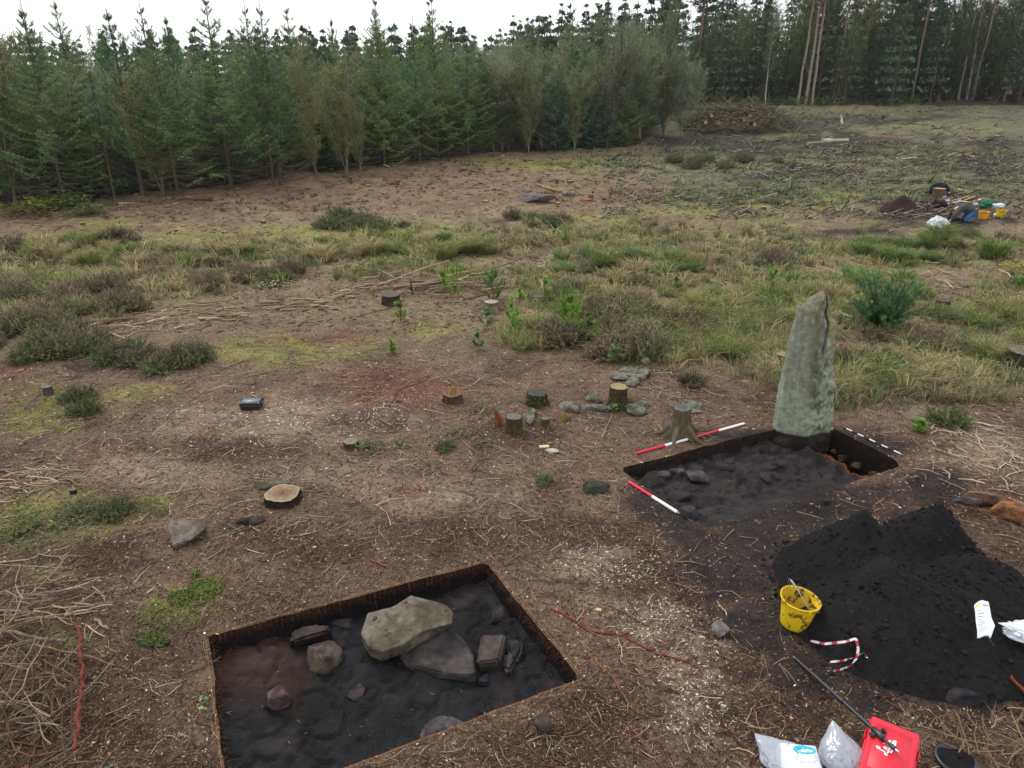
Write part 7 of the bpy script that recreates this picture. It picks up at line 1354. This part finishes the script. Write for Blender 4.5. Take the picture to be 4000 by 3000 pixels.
# paper and wood block by the leaning stumps, dark lid at the bottom
p = gp(2125, 1748, .01); mb = MB(); rbox(mb, .14, .05, .03, .004, 1, mtx=Matrix.Translation(p) @ Matrix.Rotation(.15, 4, 'Z') @ Matrix.Rotation(.2, 4, 'X'), c=S(222, 206, 164)); tag(mb.build('wood_offcut', 'wood', origin=p), 'pale squared wood offcut lying on bare litter', 'wood offcut')
rock_thing('stone', 'white smooth flat stone just below the pale wood offcut', 2155, 1768, .17, .10, .06, 58, S(196, 190, 172), S(160, 154, 138), sunk=.2)
p = gp(2338, 2386, .012); mb = MB(); rbox(mb, .055, .03, .02, .003, 1, mtx=Matrix.Translation(p) @ Matrix.Rotation(-.2, 4, 'Z'), c=S(214, 196, 150)); tag(mb.build('wood_chip', 'wood', origin=p), 'small square pale wood chip above the thick red root', 'wood chip')
def lid():
    p = Vector(gp(3735, 2990, 0)); t = thing('pail_cover', 'dark round peat smeared bucket lid at the bottom right edge', 'lid', tuple(p)); mtx = Matrix.Translation(p + Vector((0, 0, .02))) @ Matrix.Rotation(.12, 4, 'Y'); mb = MB(); lathe(mb, [(.155, 0), (.165, .01), (.165, .03), (.15, .036), (.14, .028), (.01, .03)], 32, mtx=mtx); mb.build('disc', 'black_plastic', t); mb = MB(); lathe(mb, [(.13, .031), (.10, .045), (.01, .055)], 24, S(38, 36, 38), f=lambda a, i: 1 + .2 * math.sin(3 * a), mtx=mtx); mb.build('peat_smear', 'peat', t)
lid()
# tools and belongings by the far digger
p = Vector(gp(3668, 770, 0))
def jacket():
    t = thing('jacket', 'dark navy jacket with pale trim draped behind the sawn log end', 'jacket', tuple(p)); mb = MB(); D, F_ = ico(4); V = D * np.array([.62, .3, .52]) * (1 + .35 * (fb3(D * 2.5 + 3, 3, 3) - .5))[:, None]; V[:, 2] = np.maximum(V[:, 2] + .45, .01); V[:, 1] += .35; mb.add(V + np.array(p), F_); mb.build('body', 'cloth_navy', t)
    for sx, a in ((-1, -.5), (1, .6)): mb = MB(); tube(mb, [p + Vector((sx * .35, .25, .8)), p + Vector((sx * .62, .15, .5)), p + Vector((sx * .8, .05, .08))], [.14, .13, .09], 8); mb.build('sleeve', 'cloth_navy', t)
    mb = MB(); tube(mb, [p + Vector((.6, -.02, .25)), p + Vector((.66, -.04, .35))], .035, 6); mb.build('pale_trim', 'white_print', t)
    mb = MB(); tube(mb, [p + Vector((-.25, .2, .93)), p + Vector((0, .12, .99)), p + Vector((.25, .2, .92))], .03, 6); mb.build('collar', 'cloth_dark', t); t.scale = (.62, .62, .62)
jacket()
def shaft(label, a, b, r, m, name, cat, head=None):
    P0, P1 = Vector(gp(*a, .1)), Vector(gp(*b, .12)); t = thing(name, label, cat, tuple(P0)); mb = MB(); tube(mb, [P0, P1], r, 8, S(214, 180, 130)); mb.build('handle', m, t); d = (P0 - P1).normalized(); mb = MB(); rbox(mb, .2, .02, .26, .01, 1, c=S(120, 120, 120), mtx=Matrix.Translation(P0 + d * .1) @ Matrix.Rotation(1.2, 4, 'Y')); mb.build('blade', 'steel', t)
shaft('long pale wooden handled spade lying behind the kneeling digger', (3700, 798), (3785, 778), .022, 'wood', 'spade', 'spade')
shaft('second wooden handled tool lying right of the spade', (3745, 800), (3805, 781), .022, 'wood', 'hoe', 'hoe')
for l, a, b, c in [('red and white ranging pole lying between boulder and tools', (3690, 798), (3750, 787), ['red_paint', 'white_paint'] * 2), ('second red and white pole lying in front of the tools', (3695, 803), (3742, 797), ['white_paint', 'red_paint'] * 2), ('red and white pole lying behind the green bag', (3790, 795), (3830, 789), ['white_paint', 'red_paint', 'white_paint'])]: pole(l, gp(*a, .06), gp(*b, .08), .024, c, 'ranging_pole', 'ranging pole')
for nm, l, u, v, sx, sy, sz, m, sd_ in [('green_bag', 'crumpled green canvas bag behind the buckets', 3850, 815, .46, .4, .36, 'green_cloth', 21), ('white_bag', 'white bag with dark patches right of the green bag', 3895, 812, .55, .3, .22, 'white_bag', 22), ('paper_bag', 'small white bag left of the green bag', 3808, 808, .22, .2, .18, 'white_bag', 23), ('clear_bag', 'small clear bag beside the sawn log end', 3685, 785, .3, .2, .2, 'clear_bag', 24)]:
    q = gp(u, v, 0); mb = MB(); crumple(mb, q, sx, sy, sz, sd_, .35, sub=4); tag(mb.build(nm, m, origin=q), l, 'bag')
q = gp(3718, 863, 0)
def seed_tray():
    t = thing('black_tray', 'shallow black tray in front of the kneeling digger', 'tray', q); mb = MB(); rbox(mb, .40, .26, .03, .01, 2, mtx=Matrix.Translation(q), ctr=(.05, 0, .02)); mb.build('base', 'black_plastic', t)
    for sx, sy, w, d in ((0, -.13, .42, .02), (0, .13, .42, .02), (-.2, 0, .02, .26), (.2, 0, .02, .26)): mb = MB(); rbox(mb, w, d, .09, .005, 1, mtx=Matrix.Translation(q), ctr=(.05 + sx, sy, .05)); mb.build('side', 'black_plastic', t)
seed_tray()
q = gp(3883, 850, 0); mb = MB(); lathe(mb, [(.005, 0), (.035, 0), (.035, .14), (.03, .16), (.005, .162)], 12, S(220, 220, 220), mtx=Matrix.Translation(q)); tag(mb.build('white_cup', 'white_print', origin=q), 'small white cylinder standing left of the bright yellow bucket', 'cup')

# ------------------------------------------------------------------ kneeling digger
def skin_mesh(name, verts, edges, rad, lv=2):
    me = bpy.data.meshes.new(name); me.from_pydata(verts, edges, []); o = bpy.data.objects.new(name, me); col.objects.link(o); o.modifiers.new('s', 'SKIN'); sm = o.modifiers.new('u', 'SUBSURF'); sm.levels = lv; sm.render_levels = lv
    for i, r_ in enumerate(rad): me.skin_vertices[0].data[i].radius = r_ if isinstance(r_, tuple) else (r_, r_)
    me.skin_vertices[0].data[0].use_root = True; dg = bpy.context.evaluated_depsgraph_get(); m2 = bpy.data.meshes.new_from_object(o.evaluated_get(dg)); bpy.data.objects.remove(o); m2.polygons.foreach_set('use_smooth', [True] * len(m2.polygons)); return m2
def digger():
    b = G(3757, 868); z = gz1(b.x, b.y); t = thing('person', 'person in a dark jacket, jeans and olive beanie kneeling and leaning over the ground digging', 'person', (b.x, b.y, z))
    j = {'pelvis': (.32, 0, .38), 'waist': (.14, 0, .50), 'chest': (-.16, 0, .56), 'neck': (-.36, 0, .50), 'head0': (-.44, 0, .44), 'head1': (-.56, 0, .36),
         'shl': (-.26, -.17, .52), 'ell': (-.48, -.21, .30), 'wrl': (-.64, -.18, .10), 'hal': (-.71, -.17, .06), 'shr': (-.26, .17, .52), 'elr': (-.44, .22, .28), 'wrr': (-.60, .14, .08), 'har': (-.67, .12, .05),
         'hpl': (.32, -.11, .34), 'knl': (-.04, -.15, .08), 'anl': (.38, -.14, .07), 'tol': (.46, -.14, .02), 'hpr': (.32, .11, .34), 'knr': (-.02, .15, .08), 'anr': (.40, .14, .07), 'tor': (.48, .14, .02)}
    nm = list(j); ix = {k: i for i, k in enumerate(nm)}; V = [j[k] for k in nm]; Ed = [(ix[a], ix[b_]) for a, b_ in [('pelvis', 'waist'), ('waist', 'chest'), ('chest', 'neck'), ('neck', 'head0'), ('head0', 'head1'), ('chest', 'shl'), ('shl', 'ell'), ('ell', 'wrl'), ('wrl', 'hal'), ('chest', 'shr'), ('shr', 'elr'), ('elr', 'wrr'), ('wrr', 'har'), ('pelvis', 'hpl'), ('hpl', 'knl'), ('knl', 'anl'), ('anl', 'tol'), ('pelvis', 'hpr'), ('hpr', 'knr'), ('knr', 'anr'), ('anr', 'tor')]]
    rd = {'pelvis': .13, 'waist': .155, 'chest': .17, 'neck': .055, 'head0': .09, 'head1': .085, 'shl': .07, 'ell': .045, 'wrl': .03, 'hal': .035, 'shr': .07, 'elr': .045, 'wrr': .03, 'har': .035, 'hpl': .09, 'knl': .06, 'anl': .045, 'tol': .035, 'hpr': .09, 'knr': .06, 'anr': .045, 'tor': .035}
    me = skin_mesh('body', V, Ed, [rd[k] for k in nm]); me.materials.append(M['skin']); link('body', me, t)
    def cloth(name, keys, edges, grow, m):
        id_ = {k: i for i, k in enumerate(keys)}; me = skin_mesh(name, [j[k] for k in keys], [(id_[a], id_[b_]) for a, b_ in edges], [rd[k] + grow for k in keys]); me.materials.append(M[m]); return link(name, me, t)
    cloth('jacket', ['waist', 'chest', 'neck', 'shl', 'ell', 'wrl', 'shr', 'elr', 'wrr', 'pelvis'], [('waist', 'chest'), ('chest', 'neck'), ('chest', 'shl'), ('shl', 'ell'), ('ell', 'wrl'), ('chest', 'shr'), ('shr', 'elr'), ('elr', 'wrr'), ('waist', 'pelvis')], .045, 'cloth_dark')
    cloth('jeans', ['pelvis', 'hpl', 'knl', 'anl', 'hpr', 'knr', 'anr'], [('pelvis', 'hpl'), ('hpl', 'knl'), ('knl', 'anl'), ('pelvis', 'hpr'), ('hpr', 'knr'), ('knr', 'anr')], .03, 'denim')
    for s_ in ('l', 'r'): bo = skin_mesh('boot', [(j['an' + s_][0] - .06, j['an' + s_][1], .08), j['an' + s_], (j['to' + s_][0] + .02, j['to' + s_][1], .10), (j['to' + s_][0], j['to' + s_][1], .0)], [(0, 1), (1, 2), (2, 3)], [.06, .06, .055, .04]); bo.materials.append(M['boot']); link('boot', bo, t)
    o = np.array([b.x, b.y, z]); hd = np.array([-.55, 0, .37]); D, F_ = ico(3)
    mb = MB(); k = D[:, 0] * -.2 + D[:, 2] * .98 > -.15; V2 = D * np.array([.125, .11, .115]); V2 = V2 + hd + [-.01, 0, .03]; Fk = F_[k[F_].all(1)]; mb.add(V2 + o, Fk); mb.build('beanie', 'olive', t)
    mb = MB(); V2 = D * np.array([.045, .115, .11]) + (hd + [.085, 0, .01]); mb.add(V2 + o, F_); mb.build('orange_hood', 'orange_cloth', t)
    mb = MB(); tube(mb, [o + (-.22, -.16, .44), o + (-.24, -.16, .3), o + (-.23, -.15, .16)], [.03, .04, .03], 6); mb.build('orange_lining', 'orange_cloth', t)
    mb = MB(); tube(mb, [o + hd + (-.10, 0, -.02), o + hd + (-.135, 0, -.045), o + hd + (-.11, 0, -.06)], [.012, .018, .012], 6); mb.build('nose', 'skin', t)
    for s_ in (-1, 1):
        mb = MB(); V2 = D * .011 + hd + [-.095, s_ * .035, .0]; mb.add(V2 + o, F_); mb.build('eye', 'black_paint', t); mb = MB(); V2 = D * [.022, .01, .03] + hd + [.0, s_ * .095, -.02]; mb.add(V2 + o, F_); mb.build('ear', 'skin', t)
    for s_, w in ((-1, j['hal']), (1, j['har'])):                  # fingers curled over the trowel / ground
        hand = np.array(w); 
        for k in range(4): mb = MB(); y0 = hand[1] + (k - 1.5) * .018; l = (.052, .060, .056, .044)[k]; tube(mb, [o + (hand[0] - .01, y0, hand[2]), o + (hand[0] - .01 - l * .6, y0, hand[2] - .005), o + (hand[0] - .01 - l * .9, y0, hand[2] - .03)], [.009, .008, .006], 5); mb.build('finger', 'skin', t)
        mb = MB(); tube(mb, [o + (hand[0], hand[1] - s_ * .02, hand[2]), o + (hand[0] - .02, hand[1] - s_ * .055, hand[2] - .01), o + (hand[0] - .045, hand[1] - s_ * .06, hand[2] - .025)], [.011, .010, .007], 5); mb.build('thumb', 'skin', t)
    t.scale = (.84, .95, 1.0)
    q = o + np.array(j['hal']) * (.84, .95, 1); tr = thing('trowel', 'small trowel held in the near hand of the kneeling digger', 'trowel', tuple(q)); mb = MB(); tube(mb, [q + (.03, 0, -.005), q + (-.07, 0, -.02)], .012, 7, S(150, 110, 70)); mb.build('handle', 'wood', tr); mb = MB(); mb.add([q + (-.07, -.03, -.025), q + (-.07, .03, -.025), q + (-.19, 0, -.045), q + (-.12, 0, -.022)], [(0, 3, 1), (0, 2, 3), (1, 3, 2), (0, 1, 2)]); mb.build('blade', 'steel', tr)
digger()
# crumbs and rootlets lying on the trench floors
def trench_bits():
    rng = rnd(960); mb = MB(); PP, DD, CC, RR = [], [], [], []
    for P, fl, n in ((T1, floor1, 2600), (T2, floor2, 1500)):
        x = rng.uniform(P[:, 0].min(), P[:, 0].max(), n); y = rng.uniform(P[:, 1].min(), P[:, 1].max(), n); ok = inpoly(x, y, P) & (near_edge(x, y, P)[0] > .03); x, y = x[ok], y[ok]; k = len(x); a = rng.random(k) * 6.3; L = .008 + .06 * rng.random(k) ** 4; PP.append(np.stack([x, y, fl(x, y) + .004], 1)); DD.append(np.stack([np.cos(a) * L, np.sin(a) * L, .2 * L * rng.normal(size=k)], 1)); RR.append(np.minimum(.0012 + L * .12, .003)); CC.append(np.array([S(112, 78, 58), S(64, 52, 48), S(172, 158, 132), S(86, 76, 74)])[rng.choice(4, k, p=[.3, .4, .06, .24])])
    P, D, R_, C_ = map(np.concatenate, (PP, DD, RR, CC)); segs(mb, P, P + D, R_, R_ * .6, C_); tag(mb.build('rootlets', 'litter'), 'rootlets and crumbs lying on the dark trench floors', 'roots', kind='stuff')
trench_bits()
# ------------------------------------------------------------------ thin autumn air
def haze():
    m, n, l = new_mat('thin_haze'); out = n.new('ShaderNodeOutputMaterial'); v = n.new('ShaderNodeVolumePrincipled'); v.inputs['Color'].default_value = (.86, .92, 1, 1); v.inputs['Density'].default_value = .00022; v.inputs['Anisotropy'].default_value = .2
    l.new(v.outputs[0], out.inputs['Volume']); mb = MB(); X0, X1, Y0, Y1, Z0, Z1 = -640, 640, -60, 560, -2.5, 26
    mb.add([(X0, Y0, Z0), (X1, Y0, Z0), (X1, Y1, Z0), (X0, Y1, Z0), (X0, Y0, Z1), (X1, Y0, Z1), (X1, Y1, Z1), (X0, Y1, Z1)], [(0, 3, 2, 1), (4, 5, 6, 7), (0, 1, 5, 4), (1, 2, 6, 5), (2, 3, 7, 6), (3, 0, 4, 7)])
    me = mb.mesh('haze', [m], smooth=False); o = link('haze', me); tag(o, kind='stuff')
haze()
